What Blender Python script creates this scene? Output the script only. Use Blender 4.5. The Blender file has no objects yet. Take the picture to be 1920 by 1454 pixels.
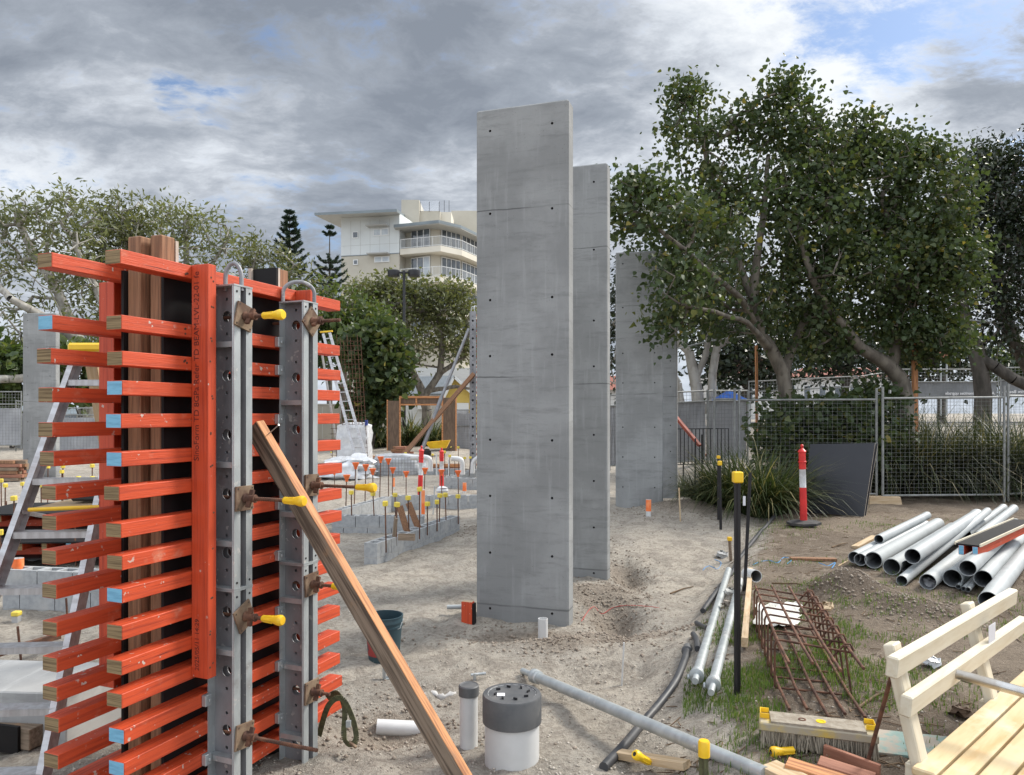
import bpy, bmesh, math, random
import numpy as np
from mathutils import Vector, Matrix
random.seed(7)
PI = math.pi
S = bpy.context.scene
COL = S.collection

# ------------------------------------------------------------------ camera
CAMZ, FPX, CX, HY = 2.0, 1400.0, 960.0, 775.0      # eye height, focal length in photo pixels, centre column, horizon row
cam = bpy.data.cameras.new("camera"); camo = bpy.data.objects.new("camera", cam); COL.objects.link(camo)
camo.location = (0, 0, CAMZ); camo.rotation_euler = (PI / 2, 0, 0)
cam.sensor_width = 36; cam.lens = 36 * FPX / 1920; cam.shift_y = (HY - 727) / 1920
cam.clip_start = 0.05; cam.clip_end = 3000
S.camera = camo

def nd(nt, typ, inp=None, **at):
    n = nt.nodes.new(typ)
    for k, v in at.items(): setattr(n, k, v)
    for k, v in (inp or {}).items():
        s = n.inputs[k]
        if isinstance(v, bpy.types.NodeSocket): nt.links.new(v, s)
        else: s.default_value = v
    return n
def mth(nt, op, a, b=0.0, c=0.0, clamp=False):
    n = nt.nodes.new('ShaderNodeMath'); n.operation = op; n.use_clamp = clamp
    for i, v in enumerate((a, b, c)):
        if isinstance(v, bpy.types.NodeSocket): nt.links.new(v, n.inputs[i])
        else: n.inputs[i].default_value = v
    return n.outputs[0]
def vmt(nt, op, a, b=None):
    n = nt.nodes.new('ShaderNodeVectorMath'); n.operation = op
    for i, v in enumerate((a, b)):
        if v is None: continue
        if isinstance(v, bpy.types.NodeSocket): nt.links.new(v, n.inputs[i])
        else: n.inputs[i].default_value = v
    return n
def mixc(nt, f, a, b, blend='MIX'):
    n = nt.nodes.new('ShaderNodeMix'); n.data_type = 'RGBA'; n.blend_type = blend; n.clamp_factor = True
    for i, v in ((0, f), (6, a), (7, b)):
        if isinstance(v, bpy.types.NodeSocket): nt.links.new(v, n.inputs[i])
        elif i == 0: n.inputs[0].default_value = v
        else: n.inputs[i].default_value = tuple(v) + (1,) if len(v) == 3 else v
    return n.outputs[2]
def mapr(nt, v, a, b, c=0.0, d=1.0, smooth=True):
    n = nt.nodes.new('ShaderNodeMapRange'); n.interpolation_type = 'SMOOTHSTEP' if smooth else 'LINEAR'
    nt.links.new(v, n.inputs[0])
    for i, x in enumerate((a, b, c, d)): n.inputs[i + 1].default_value = x
    return n.outputs[0]
def noise(nt, vec, scale, detail=5, rough=.55, dist=0.0):
    n = nd(nt, 'ShaderNodeTexNoise', {'Vector': vec, 'Scale': scale, 'Detail': detail, 'Roughness': rough, 'Distortion': dist})
    return n.outputs[0]

# ------------------------------------------------------------------ sky with broken cloud, sun
SUN_EL, SUN_AZ = math.radians(42), math.radians(62)    # azimuth from +Y towards +X
w = bpy.data.worlds.new("World"); S.world = w; w.use_nodes = True
nt = w.node_tree; nt.nodes.clear()
out = nd(nt, 'ShaderNodeOutputWorld'); bg = nd(nt, 'ShaderNodeBackground', {'Strength': 0.1})
sky = nd(nt, 'ShaderNodeTexSky', sky_type='NISHITA', sun_disc=False, sun_elevation=SUN_EL, sun_rotation=SUN_AZ, air_density=1.0, dust_density=1.2, ozone_density=1.6)
tc = nd(nt, 'ShaderNodeTexCoord')
dirn = vmt(nt, 'NORMALIZE', tc.outputs['Generated']).outputs[0]
sx = nd(nt, 'ShaderNodeSeparateXYZ', {0: dirn})
zz = mth(nt, 'ADD', mth(nt, 'MAXIMUM', sx.outputs[2], 0.0), 0.30)
pl = nd(nt, 'ShaderNodeCombineXYZ', {0: mth(nt, 'DIVIDE', sx.outputs[0], zz), 1: mth(nt, 'DIVIDE', sx.outputs[1], zz), 2: 0.0}).outputs[0]
wn = nd(nt, 'ShaderNodeTexNoise', {'Vector': pl, 'Scale': 1.6, 'Detail': 4, 'Roughness': .55}).outputs['Color']
wv_ = vmt(nt, 'SCALE', vmt(nt, 'SUBTRACT', wn, (.5, .5, .5)).outputs[0]); wv_.inputs['Scale'].default_value = .22
plw = vmt(nt, 'ADD', pl, wv_.outputs[0]).outputs[0]
rot = nd(nt, 'ShaderNodeMapping', {'Vector': plw, 'Rotation': (0, 0, math.radians(-32)), 'Scale': (1.0, 1.45, 1), 'Location': (3.1, 1.7, 0)}).outputs[0]
big = noise(nt, rot, 0.9, 3, .5)
med = noise(nt, rot, 2.2, 8, .62)
fin = noise(nt, rot, 8.5, 9, .68)
wd_ = vmt(nt, 'SCALE', vmt(nt, 'SUBTRACT', nd(nt, 'ShaderNodeTexNoise', {'Vector': rot, 'Scale': 3.2, 'Detail': 7, 'Roughness': .62}).outputs['Color'], (.5, .5, .5)).outputs[0]); wd_.inputs['Scale'].default_value = .17
dirw = vmt(nt, 'NORMALIZE', vmt(nt, 'ADD', dirn, wd_.outputs[0]).outputs[0]).outputs[0]
def cone(px, py, a0, a1, warp=True):          # 1 inside an angular radius round the direction of a photo pixel, fading to 0
    v = Vector(((px - CX) / FPX, 1, (HY - py) / FPX)).normalized()
    d = vmt(nt, 'DOT_PRODUCT', dirw if warp else dirn, tuple(v)).outputs['Value']
    return mapr(nt, d, math.cos(math.radians(a1)), math.cos(math.radians(a0)))
dens = mth(nt, 'ADD', mth(nt, 'MULTIPLY', med, .95), mth(nt, 'ADD', mth(nt, 'MULTIPLY', fin, .95), -.165))
for px, py, a0, a1, k in ((1590, 75, 0, 6.0, .15), (1760, 70, 0, 7, .13), (1890, 20, 0, 6, .13), (1530, 45, 0, 3.5, .10), (370, 196, 0, 2.2, .17), (445, 205, 0, 2.0, .15), (325, 188, 0, 1.6, .10), (1195, 143, 0, 1.2, .22), (1915, 330, 0, 2.5, .2), (470, 450, 0, 6, .10), (590, 400, 0, 5, .08)):
    dens = mth(nt, 'SUBTRACT', dens, mth(nt, 'MULTIPLY', cone(px, py, a0, a1), k))
cov = mapr(nt, dens, .40, .72)
# cloud tone: grey bases, white sunlit edges and thin parts
tone = mth(nt, 'ADD', mth(nt, 'MULTIPLY', med, 1.4), mth(nt, 'ADD', mth(nt, 'MULTIPLY', fin, .55), mth(nt, 'ADD', mth(nt, 'MULTIPLY', big, .20), -.485)))
for px, py, a0, a1, k in ((300, 40, 0, 16, .24), (640, 0, 0, 15, .27), (930, -10, 0, 13, .27), (1150, 30, 0, 9, .05), (1850, 190, 0, 8, .17), (1170, 300, 0, 6, .07), (820, 290, 0, 8, .08), (560, 440, 0, 9, .12), (680, 400, 0, 7, .08), (80, 230, 0, 10, .12), (1650, 60, 4, 30, -.05), (1450, 130, 0, 12, -.15), (1690, 180, 0, 9, -.14), (760, 420, 0, 10, .06), (300, 165, 0, 6, -.14), (420, 235, 0, 7, -.18), (540, 260, 0, 7, -.14), (700, 200, 0, 8, -.12), (180, 130, 0, 5, -.12), (1010, 190, 0, 8, -.10), (60, 330, 0, 8, -.14), (200, 370, 0, 7, -.12), (860, 350, 0, 6, -.16), (450, 330, 0, 6, -.08), (1620, 230, 0, 7, -.12)):
    tone = mth(nt, 'ADD', tone, mth(nt, 'MULTIPLY', cone(px, py, a0, a1), k))
ramp = nd(nt, 'ShaderNodeValToRGB', {0: tone})
e = ramp.color_ramp.elements
e[0].position = .30; e[0].color = (8.0, 8.3, 8.6, 1)
e[1].position = 1.0; e[1].color = (2.2, 2.5, 3.0, 1)
el = e.new(.47); el.color = (6.2, 6.6, 7.15, 1)
el = e.new(.60); el.color = (4.5, 4.85, 5.4, 1)
el = e.new(.74); el.color = (3.2, 3.55, 4.1, 1)
# cloud overhead and behind the camera, out of view, brightened as added fill light
back = mapr(nt, mth(nt, 'SUBTRACT', mth(nt, 'MULTIPLY', sx.outputs[2], 1.0), mth(nt, 'MULTIPLY', sx.outputs[1], .8)), -.1, .75, .86, 2.0)
cl = vmt(nt, 'SCALE', ramp.outputs[0]); nt.links.new(back, cl.inputs['Scale'])
blue = vmt(nt, 'MULTIPLY', sky.outputs[0], (.80, .92, 1.06)).outputs[0]
blue = mixc(nt, .12, blue, (4.2, 4.8, 5.6))
colr = mixc(nt, cov, blue, cl.outputs[0])
low = mapr(nt, sx.outputs[2], 0.0, .16, .55, 0.0)
colr = mixc(nt, low, colr, (5.2, 5.8, 6.6))
nt.links.new(colr, bg.inputs[0]); nt.links.new(bg.outputs[0], out.inputs[0])

sl = bpy.data.lights.new("sun", 'SUN'); sl.energy = 3.3; sl.angle = math.radians(16); sl.color = (1, .95, .87)
so = bpy.data.objects.new("sun", sl); COL.objects.link(so)
so.rotation_euler = Vector((math.cos(SUN_EL) * math.sin(SUN_AZ), math.cos(SUN_EL) * math.cos(SUN_AZ), math.sin(SUN_EL))).to_track_quat('Z', 'Y').to_euler()
so.location = (30, 5, 40)
S.view_settings.view_transform = 'Standard'; S.view_settings.look = 'None'; S.view_settings.exposure = 0.50; S.view_settings.gamma = 1.0
S.render.engine = 'CYCLES'
S.cycles.use_denoising = True; S.cycles.max_bounces = 7; S.cycles.diffuse_bounces = 3; S.cycles.transparent_max_bounces = 8

# ------------------------------------------------------------------ materials
def mat(name, col, col2=None, sc=6.0, st=(1, 1, 1), lo=.35, hi=.65, rough=.7, metal=0.0, bump=0.0, bsc=None, dirt=None, dsc=2.0, dlo=.5, dhi=.75, detail=6, spec=.5, crack=None, splat=None):
    m = bpy.data.materials.new(name); m.use_nodes = True
    nt = m.node_tree; b = nt.nodes['Principled BSDF']
    tc = nd(nt, 'ShaderNodeTexCoord'); oi = nd(nt, 'ShaderNodeObjectInfo')
    off = vmt(nt, 'SCALE', (13.7, 7.3, 5.1)); nt.links.new(oi.outputs['Random'], off.inputs['Scale'])
    v0 = vmt(nt, 'ADD', tc.outputs['Object'], off.outputs[0]).outputs[0]
    v = vmt(nt, 'MULTIPLY', v0, st).outputs[0]
    n1 = noise(nt, v, sc, detail)
    c = mixc(nt, mapr(nt, n1, lo, hi), col, col2 or col)
    if dirt is not None:
        n2 = noise(nt, v0, dsc, 6, .65)
        c = mixc(nt, mapr(nt, n2, dlo, dhi), c, dirt)
    if crack: c = mixc(nt, mth(nt, 'MULTIPLY', mapr(nt, noise(nt, vmt(nt, 'MULTIPLY', v0, crack[1]).outputs[0], crack[2], 5, .6), crack[3], crack[3] + .07), .85), c, crack[0])
    if splat: c = mixc(nt, mth(nt, 'MULTIPLY', mapr(nt, noise(nt, v0, splat[1], 3, .5), splat[2], splat[2] + .03), mapr(nt, noise(nt, v0, splat[1] * .12, 2), .45, .6)), c, splat[0])
    nt.links.new(c, b.inputs['Base Color'])
    rr = mth(nt, 'ADD', mth(nt, 'MULTIPLY', n1, .25), rough - .12, clamp=True); nt.links.new(rr, b.inputs['Roughness'])
    b.inputs['Metallic'].default_value = metal
    b.inputs['Specular IOR Level'].default_value = spec
    if bump:
        nb = noise(nt, v, bsc or sc * 4, 4)
        bn = nd(nt, 'ShaderNodeBump', {'Strength': bump, 'Distance': .01, 'Height': nb}); nt.links.new(bn.outputs[0], b.inputs['Normal'])
    return m
MT = {}
def LX(s): return (s[0], s[1], s[2])
MT['lvl'] = mat('red_lvl_paint', (.56, .070, .019), (.34, .038, .012), 2.2, (1.2, 30, 30), .42, .75, .55, bump=.25, bsc=9, dirt=(.58, .24, .15), dsc=7, dlo=.58, dhi=.86, crack=((.09, .015, .01), (.8, 34, 34), 3.2, .63), splat=((.50, .42, .36), 34, .66))
MT['lvlv'] = mat('red_lvl_paint_upright', (.54, .066, .018), (.36, .038, .012), 2.2, (30, 30, 1.2), .42, .75, .55, bump=.18, bsc=9, dirt=(.33, .04, .02), dsc=2.5, dlo=.6, dhi=.85, crack=((.16, .02, .012), (34, 34, .8), 2.6, .66), splat=((.50, .42, .36), 34, .68))
MT['endgrain'] = mat('lvl_end_grain', (.27, .19, .095), (.13, .085, .04), 3, (1, 1.2, 60), .4, .65, .8, bump=.3, bsc=6)
MT['endblue'] = mat('pale_blue_end_paint', (.18, .42, .58), (.13, .32, .46), 6, (1, 2, 12), .4, .7, .6, bump=.15)
MT['ply'] = mat('black_formply', (.006, .0055, .006), (.011, .009, .009), 4, rough=.6, dirt=(.03, .026, .026), dsc=5, dlo=.62, dhi=.95, spec=.25)
MT['plyedge'] = mat('pale_ply_edge', (.52, .47, .40), (.34, .28, .22), 3, (1, 60, 1), rough=.8)
MT['stud'] = mat('brown_hardwood_stud', (.30, .155, .08), (.17, .085, .045), 3, (25, 25, 1.2), .35, .68, .75, bump=.25)
MT['pine'] = mat('orange_pine', (.55, .25, .10), (.27, .11, .048), 2.5, (1.5, 22, 22), .38, .7, .7, bump=.25, dirt=(.20, .13, .085), dsc=6, dlo=.60, dhi=.80)
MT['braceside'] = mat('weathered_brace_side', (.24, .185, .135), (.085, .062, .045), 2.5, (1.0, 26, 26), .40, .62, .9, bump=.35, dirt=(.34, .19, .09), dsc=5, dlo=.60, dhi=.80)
MT['pineold'] = mat('weathered_pine', (.27, .20, .14), (.15, .11, .075), 2.5, (1.5, 22, 22), .35, .68, .85, bump=.3, dirt=(.42, .24, .12), dsc=4, dlo=.55, dhi=.8)
MT['pinelight'] = mat('pale_pine', (.55, .42, .27), (.42, .29, .16), 2.5, (1.5, 18, 18), .35, .7, .75, bump=.2)
MT['redwood'] = mat('reddish_hardwood', (.36, .16, .10), (.22, .09, .055), 2.5, (1.5, 20, 20), .35, .7, .75, bump=.25)
MT['plyraw'] = mat('brown_plywood_sheet', (.16, .105, .068), (.11, .072, .048), 5, (3, 3, .6), rough=.8)
MT['galv'] = mat('galvanised_steel', (.50, .53, .53), (.36, .385, .39), 9, (1, 1, .5), .3, .7, .45, .5, dirt=(.28, .26, .25), dsc=4, dlo=.55, dhi=.75, splat=((.56, .55, .53), 26, .62))
MT['fencesteel'] = mat('weathered_fence_steel', (.29, .295, .285), (.21, .215, .205), 7, rough=.55, metal=.3)
MT['steel'] = mat('dull_grey_steel', (.30, .30, .31), (.20, .20, .21), 7, (1, 1, .5), .3, .7, .55, .4, dirt=(.20, .17, .16), dsc=4, dlo=.55, dhi=.8, splat=((.46, .45, .43), 26, .62))
MT['alu'] = mat('ladder_aluminium', (.52, .52, .53), (.40, .39, .39), 5, (6, 6, 1), rough=.42, metal=.6, dirt=(.36, .30, .29), dsc=3)
MT['rust'] = mat('rusty_steel', (.165, .075, .042), (.075, .036, .024), 14, rough=.85, metal=.1, bump=.3)
MT['rustplate'] = mat('rusty_plate', (.24, .17, .11), (.12, .07, .045), 10, rough=.8, metal=.2, bump=.25)
MT['redsteel'] = mat('red_oxide_steel', (.33, .065, .035), (.22, .05, .03), 6, rough=.7)
MT['yellow'] = mat('yellow_plastic', (.85, .55, .02), (.75, .44, .015), 5, rough=.4)
MT['yellow2'] = mat('pale_yellow_plastic', (.78, .60, .07), (.62, .48, .07), 8, rough=.5)
MT['yellowdusty'] = mat('dusty_faded_yellow_plastic', (.40, .33, .17), (.50, .36, .08), 6, rough=.85, dirt=(.34, .30, .23), dsc=8, dlo=.4, dhi=.6)
MT['orangecap'] = mat('orange_plastic', (.80, .17, .04), (.66, .12, .03), 6, rough=.5)
MT['orangepaint'] = mat('orange_marking_paint', (.85, .16, .03), (.9, .30, .12), 8, rough=.6)
MT['redplastic'] = mat('red_plastic', (.70, .035, .03), (.55, .025, .025), 5, rough=.4)
MT['reflect'] = mat('white_reflective_band', (.62, .62, .62), (.5, .5, .5), 20, rough=.3)
MT['rubber'] = mat('black_rubber', (.03, .03, .032), (.06, .055, .05), 6, rough=.75, dirt=(.16, .14, .12), dsc=4, dlo=.55, dhi=.9)
MT['pvc'] = mat('white_pvc', (.62, .62, .61), (.56, .56, .55), 4, rough=.35, dirt=(.42, .36, .30), dsc=4, dlo=.60, dhi=.92)
MT['pvcgrey'] = mat('pale_grey_pvc', (.40, .42, .42), (.34, .36, .36), 3, rough=.5, dirt=(.36, .34, .31), dsc=3, dlo=.62, dhi=.95)
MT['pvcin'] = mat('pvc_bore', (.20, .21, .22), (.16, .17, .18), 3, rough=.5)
MT['pvcdark'] = mat('dark_grey_pvc', (.075, .078, .082), (.11, .11, .11), 8, rough=.55, dirt=(.26, .23, .20), dsc=7, dlo=.58, dhi=.85)
MT['poly'] = mat('black_poly_pipe', (.035, .037, .042), (.055, .056, .06), 8, rough=.5, dirt=(.20, .17, .14), dsc=5, dlo=.55, dhi=.9)
MT['blackpost'] = mat('black_bitumen_paint', (.007, .007, .009), (.013, .012, .014), 6, rough=.42)
MT['bucket'] = mat('dark_teal_plastic', (.018, .045, .058), (.03, .06, .07), 7, rough=.5, dirt=(.15, .16, .15), dsc=6, dlo=.6, dhi=.9)
MT['cream'] = mat('cream_painted_timber', (.66, .60, .47), (.58, .50, .36), 2, (2, 14, 14), .35, .75, .55, bump=.08, dirt=(.50, .33, .15), dsc=2.2, dlo=.56, dhi=.9)
MT['creamseat'] = mat('cream_varnished_timber', (.66, .52, .31), (.55, .36, .16), 1.6, (1.5, 12, 12), .35, .75, .4, dirt=(.70, .62, .46), dsc=3, dlo=.5, dhi=.75)
MT['stainless'] = mat('stainless_tube', (.55, .54, .52), (.40, .36, .31), 10, rough=.28, metal=.9, dirt=(.28, .16, .08), dsc=7, dlo=.6, dhi=.85)
MT['sheet'] = mat('dark_slate_formply_face', (.020, .021, .027), (.026, .027, .033), 3, rough=.5)
MT['dryboard'] = mat('pale_green_board', (.25, .36, .32), (.20, .28, .25), 7, rough=.8, dirt=(.36, .31, .25), dsc=9, dlo=.45, dhi=.6)
MT['bristle'] = mat('dusty_bristles', (.27, .235, .18), (.17, .145, .11), 30, (1, 1, .12), rough=.95)
MT['broom'] = mat('dusty_mortar_crust', (.34, .30, .24), (.24, .20, .15), 20, rough=.95, bump=.5)
MT['plastic'] = mat('milky_shrink_wrap', (.68, .69, .70), (.52, .53, .55), 5, rough=.22, bump=.7, bsc=7)
MT['fabric'] = mat('white_geotextile', (.66, .65, .60), (.52, .50, .45), 6, rough=.9, bump=.2)
MT['strap'] = mat('olive_webbing', (.10, .10, .045), (.06, .06, .03), 40, rough=.9)
MT['block'] = mat('grey_concrete_block', (.36, .37, .375), (.29, .30, .305), 18, rough=.9, bump=.25, bsc=120, dirt=(.44, .43, .41), dsc=3, dlo=.5, dhi=.8)
MT['mortar'] = mat('pale_mortar', (.48, .47, .45), (.38, .37, .35), 10, rough=.95)
MT['whiteframe'] = mat('white_window_frame', (.70, .71, .70), rough=.5)
MT['glass'] = mat('dark_window_glass', (.035, .045, .055), (.10, .12, .14), 1.5, (1, 1, .5), rough=.08, spec=.9)
MT['curtain'] = mat('pale_blind', (.50, .55, .58), (.42, .46, .50), 2, rough=.7)
MT['render'] = mat('warm_grey_render', (.50, .47, .395), (.46, .43, .36), .4, rough=.9, dirt=(.42, .395, .33), dsc=.25)
MT['cladding'] = mat('white_grey_cladding', (.62, .65, .645), (.58, .605, .60), .3, rough=.7)
MT['roofgrey'] = mat('blue_grey_roof_metal', (.20, .235, .25), (.17, .20, .215), .5, rough=.5, metal=.2)
MT['soffit'] = mat('pale_soffit', (.42, .42, .40), (.38, .38, .36), .4, rough=.8)
MT['slabcream'] = mat('cream_balcony_edge', (.66, .62, .53), (.60, .56, .47), .5, rough=.85)
MT['shade'] = mat('grey_shade_cloth', (.33, .335, .35), (.45, .455, .47), 1.6, (1, 1, .6), .4, .7, .8)
MT['banner'] = mat('grey_fence_banner', (.21, .22, .23), (.26, .27, .28), 1.2, rough=.7)
MT['whitetext'] = mat('white_print', (.80, .80, .80), rough=.7)
MT['blackink'] = mat('faded_black_ink', (.16, .022, .014), (.10, .018, .012), 25, rough=.8)
MT['tarp'] = mat('blue_tarpaulin', (.02, .16, .60), (.015, .05, .22), 2, rough=.5)
MT['yellowwall'] = mat('yellow_weatherboard', (.66, .48, .13), (.60, .43, .11), 1, rough=.8)
MT['corr'] = mat('grey_roof_sheet', (.17, .19, .21), (.13, .15, .165), 1, (12, 1, 1), rough=.5, metal=.2)
MT['whitewall'] = mat('white_boards', (.58, .58, .56), (.52, .52, .50), 1, (1, 1, 14), rough=.8)
MT['beigewall'] = mat('beige_wall_panel', (.42, .37, .29), (.38, .33, .26), 1, rough=.85)
MT['roofred'] = mat('red_brown_tile_roof', (.28, .09, .06), (.20, .07, .05), 2, (1, 6, 6), rough=.8)
MT['paper'] = mat('white_paper', (.68, .68, .70), (.58, .58, .62), 5, rough=.8)
MT['blackmetal'] = mat('black_metal', (.012, .012, .014), (.02, .02, .022), 5, rough=.4)
MT['stone'] = mat('gravel_stone', (.50, .45, .385), (.30, .26, .215), 3, rough=.95)
MT['stick'] = mat('dry_stick', (.17, .11, .06), (.10, .065, .04), 10, rough=.9)
MT['barkpale'] = mat('pale_grey_bark', (.38, .36, .32), (.24, .22, .19), 4, (1, 1, .5), rough=.9, bump=.4)
MT['barkdark'] = mat('dark_grey_brown_bark', (.115, .10, .085), (.055, .048, .04), 5, (1, 1, .4), rough=.95, bump=.5)
MT['barkmid'] = mat('grey_brown_bark', (.20, .175, .14), (.10, .085, .07), 5, (1, 1, .4), rough=.95, bump=.5)

def concrete_mat(name, tint, lines):
    m = bpy.data.materials.new(name); m.use_nodes = True
    nt = m.node_tree; b = nt.nodes['Principled BSDF']
    tc = nd(nt, 'ShaderNodeTexCoord'); oi = nd(nt, 'ShaderNodeObjectInfo')
    off = vmt(nt, 'SCALE', (13.7, 7.3, 0)); nt.links.new(oi.outputs['Random'], off.inputs['Scale'])
    o = tc.outputs['Object']
    v = vmt(nt, 'ADD', o, off.outputs[0]).outputs[0]
    n1 = noise(nt, v, 1.3, 6, .6, .3)
    n2 = noise(nt, vmt(nt, 'MULTIPLY', v, (1.0, 1, 6.5)).outputs[0], 2.1, 9, .74, .25)
    n3 = noise(nt, v, 38, 4, .7)
    n4 = noise(nt, vmt(nt, 'MULTIPLY', v, (9, 1, .7)).outputs[0], 2.0, 5, .6)
    a = tuple(t * 1.08 for t in tint); d = tuple(t * .62 for t in tint)
    c = mixc(nt, mapr(nt, n1, .36, .62), a, tuple(t * .82 for t in tint))
    c = mixc(nt, mth(nt, 'MULTIPLY', mapr(nt, n2, .48, .68), .62), c, d)
    c = mixc(nt, mth(nt, 'MULTIPLY', mapr(nt, n4, .52, .72), .45), c, tuple(t * 1.28 for t in tint))
    c = mixc(nt, mth(nt, 'MULTIPLY', mapr(nt, n3, .58, .72), .35), c, d)
    z = nd(nt, 'ShaderNodeSeparateXYZ', {0: o}).outputs[2]
    wob = mth(nt, 'MULTIPLY', mth(nt, 'SUBTRACT', noise(nt, v, 2.5, 5), .5), .035)
    zw = mth(nt, 'ADD', z, wob); cut = mapr(nt, noise(nt, v, 1.6, 3), .36, .58)
    for lz, wd in lines:
        dd = mth(nt, 'ABSOLUTE', mth(nt, 'SUBTRACT', zw, lz))
        c = mixc(nt, mth(nt, 'MULTIPLY', mapr(nt, dd, 0, wd, .95, 0), cut), c, tuple(t * .28 for t in tint))
    vo = nd(nt, 'ShaderNodeTexVoronoi', {'Vector': v, 'Scale': 26.0}).outputs['Distance']; pn = noise(nt, v, 9, 2)
    c = mixc(nt, mth(nt, 'MULTIPLY', mapr(nt, vo, .05, .11, .8, 0), mapr(nt, pn, .52, .6)), c, tuple(t * .3 for t in tint))
    lowm = mapr(nt, zw, .10, .16, .55, 0)
    c = mixc(nt, lowm, c, tuple(t * .80 for t in tint))
    nt.links.new(c, b.inputs['Base Color']); b.inputs['Roughness'].default_value = .82
    bn = nd(nt, 'ShaderNodeBump', {'Strength': .25, 'Distance': .004, 'Height': mth(nt, 'ADD', n3, n2)}); nt.links.new(bn.outputs[0], b.inputs['Normal'])
    return m
CT = (.268, .273, .270)
MT['concrete'] = concrete_mat('grey_formed_concrete', CT, ((3.98, .010), (2.35, .012), (.13, .014)))
MT['concretesm'] = concrete_mat('pale_footing_concrete', (.40, .40, .39), ())
MT['hole'] = mat('dark_tie_hole', (.02, .02, .02), rough=.9)

def leaf_mat(name, c1, c2, c3, tl=.35, rough=.42, spec=.45):
    m = bpy.data.materials.new(name); m.use_nodes = True
    nt = m.node_tree; b = nt.nodes['Principled BSDF']; o = nt.nodes['Material Output']
    at = nd(nt, 'ShaderNodeAttribute', attribute_name='rnd').outputs['Fac']
    r = nd(nt, 'ShaderNodeValToRGB', {0: at}); e = r.color_ramp.elements
    e[0].position = 0; e[0].color = c1 + (1,); e[1].position = 1; e[1].color = c3 + (1,)
    x = e.new(.6); x.color = c2 + (1,); x = e.new(.93); x.color = tuple((p * .7 + q * .3) for p, q in zip(c2, c3)) + (1,)
    nt.links.new(r.outputs[0], b.inputs['Base Color']); b.inputs['Roughness'].default_value = rough; b.inputs['Specular IOR Level'].default_value = spec
    t = nd(nt, 'ShaderNodeBsdfTranslucent'); tcol = vmt(nt, 'MULTIPLY', r.outputs[0], (1.5, 1.5, .7)).outputs[0]; nt.links.new(tcol, t.inputs[0])
    mx = nd(nt, 'ShaderNodeMixShader', {0: tl}); nt.links.new(b.outputs[0], mx.inputs[1]); nt.links.new(t.outputs[0], mx.inputs[2]); nt.links.new(mx.outputs[0], o.inputs[0])
    return m
LF = {}
LF['hibiscus'] = leaf_mat('broad_green_leaf', (.032, .052, .021), (.062, .090, .036), (.24, .20, .05), .3, .5, .35)
LF['dark'] = leaf_mat('dark_glossy_leaf', (.010, .018, .010), (.022, .034, .016), (.06, .07, .025), .2, .35)
LF['olive'] = leaf_mat('olive_green_leaf', (.075, .090, .042), (.130, .142, .066), (.24, .22, .11))
LF['fig'] = leaf_mat('grey_green_leaf', (.090, .108, .056), (.155, .17, .085), (.25, .25, .14))
LF['mid'] = leaf_mat('mid_green_leaf', (.040, .068, .024), (.08, .115, .035), (.24, .22, .06))
LF['pine'] = leaf_mat('dark_pine_needle', (.018, .036, .024), (.030, .055, .034), (.05, .075, .04), .1, .6)
LF['strap'] = leaf_mat('strappy_leaf', (.030, .050, .018), (.070, .090, .032), (.30, .26, .13), .25)
LF['strapshade'] = leaf_mat('shaded_strappy_leaf', (.022, .036, .014), (.055, .068, .026), (.26, .22, .12), .2)  # strappy leaf again, with tree shade put into its darker colour
LF['grass'] = leaf_mat('short_grass', (.06, .115, .02), (.11, .18, .035), (.24, .22, .09), .3, .6)

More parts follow.
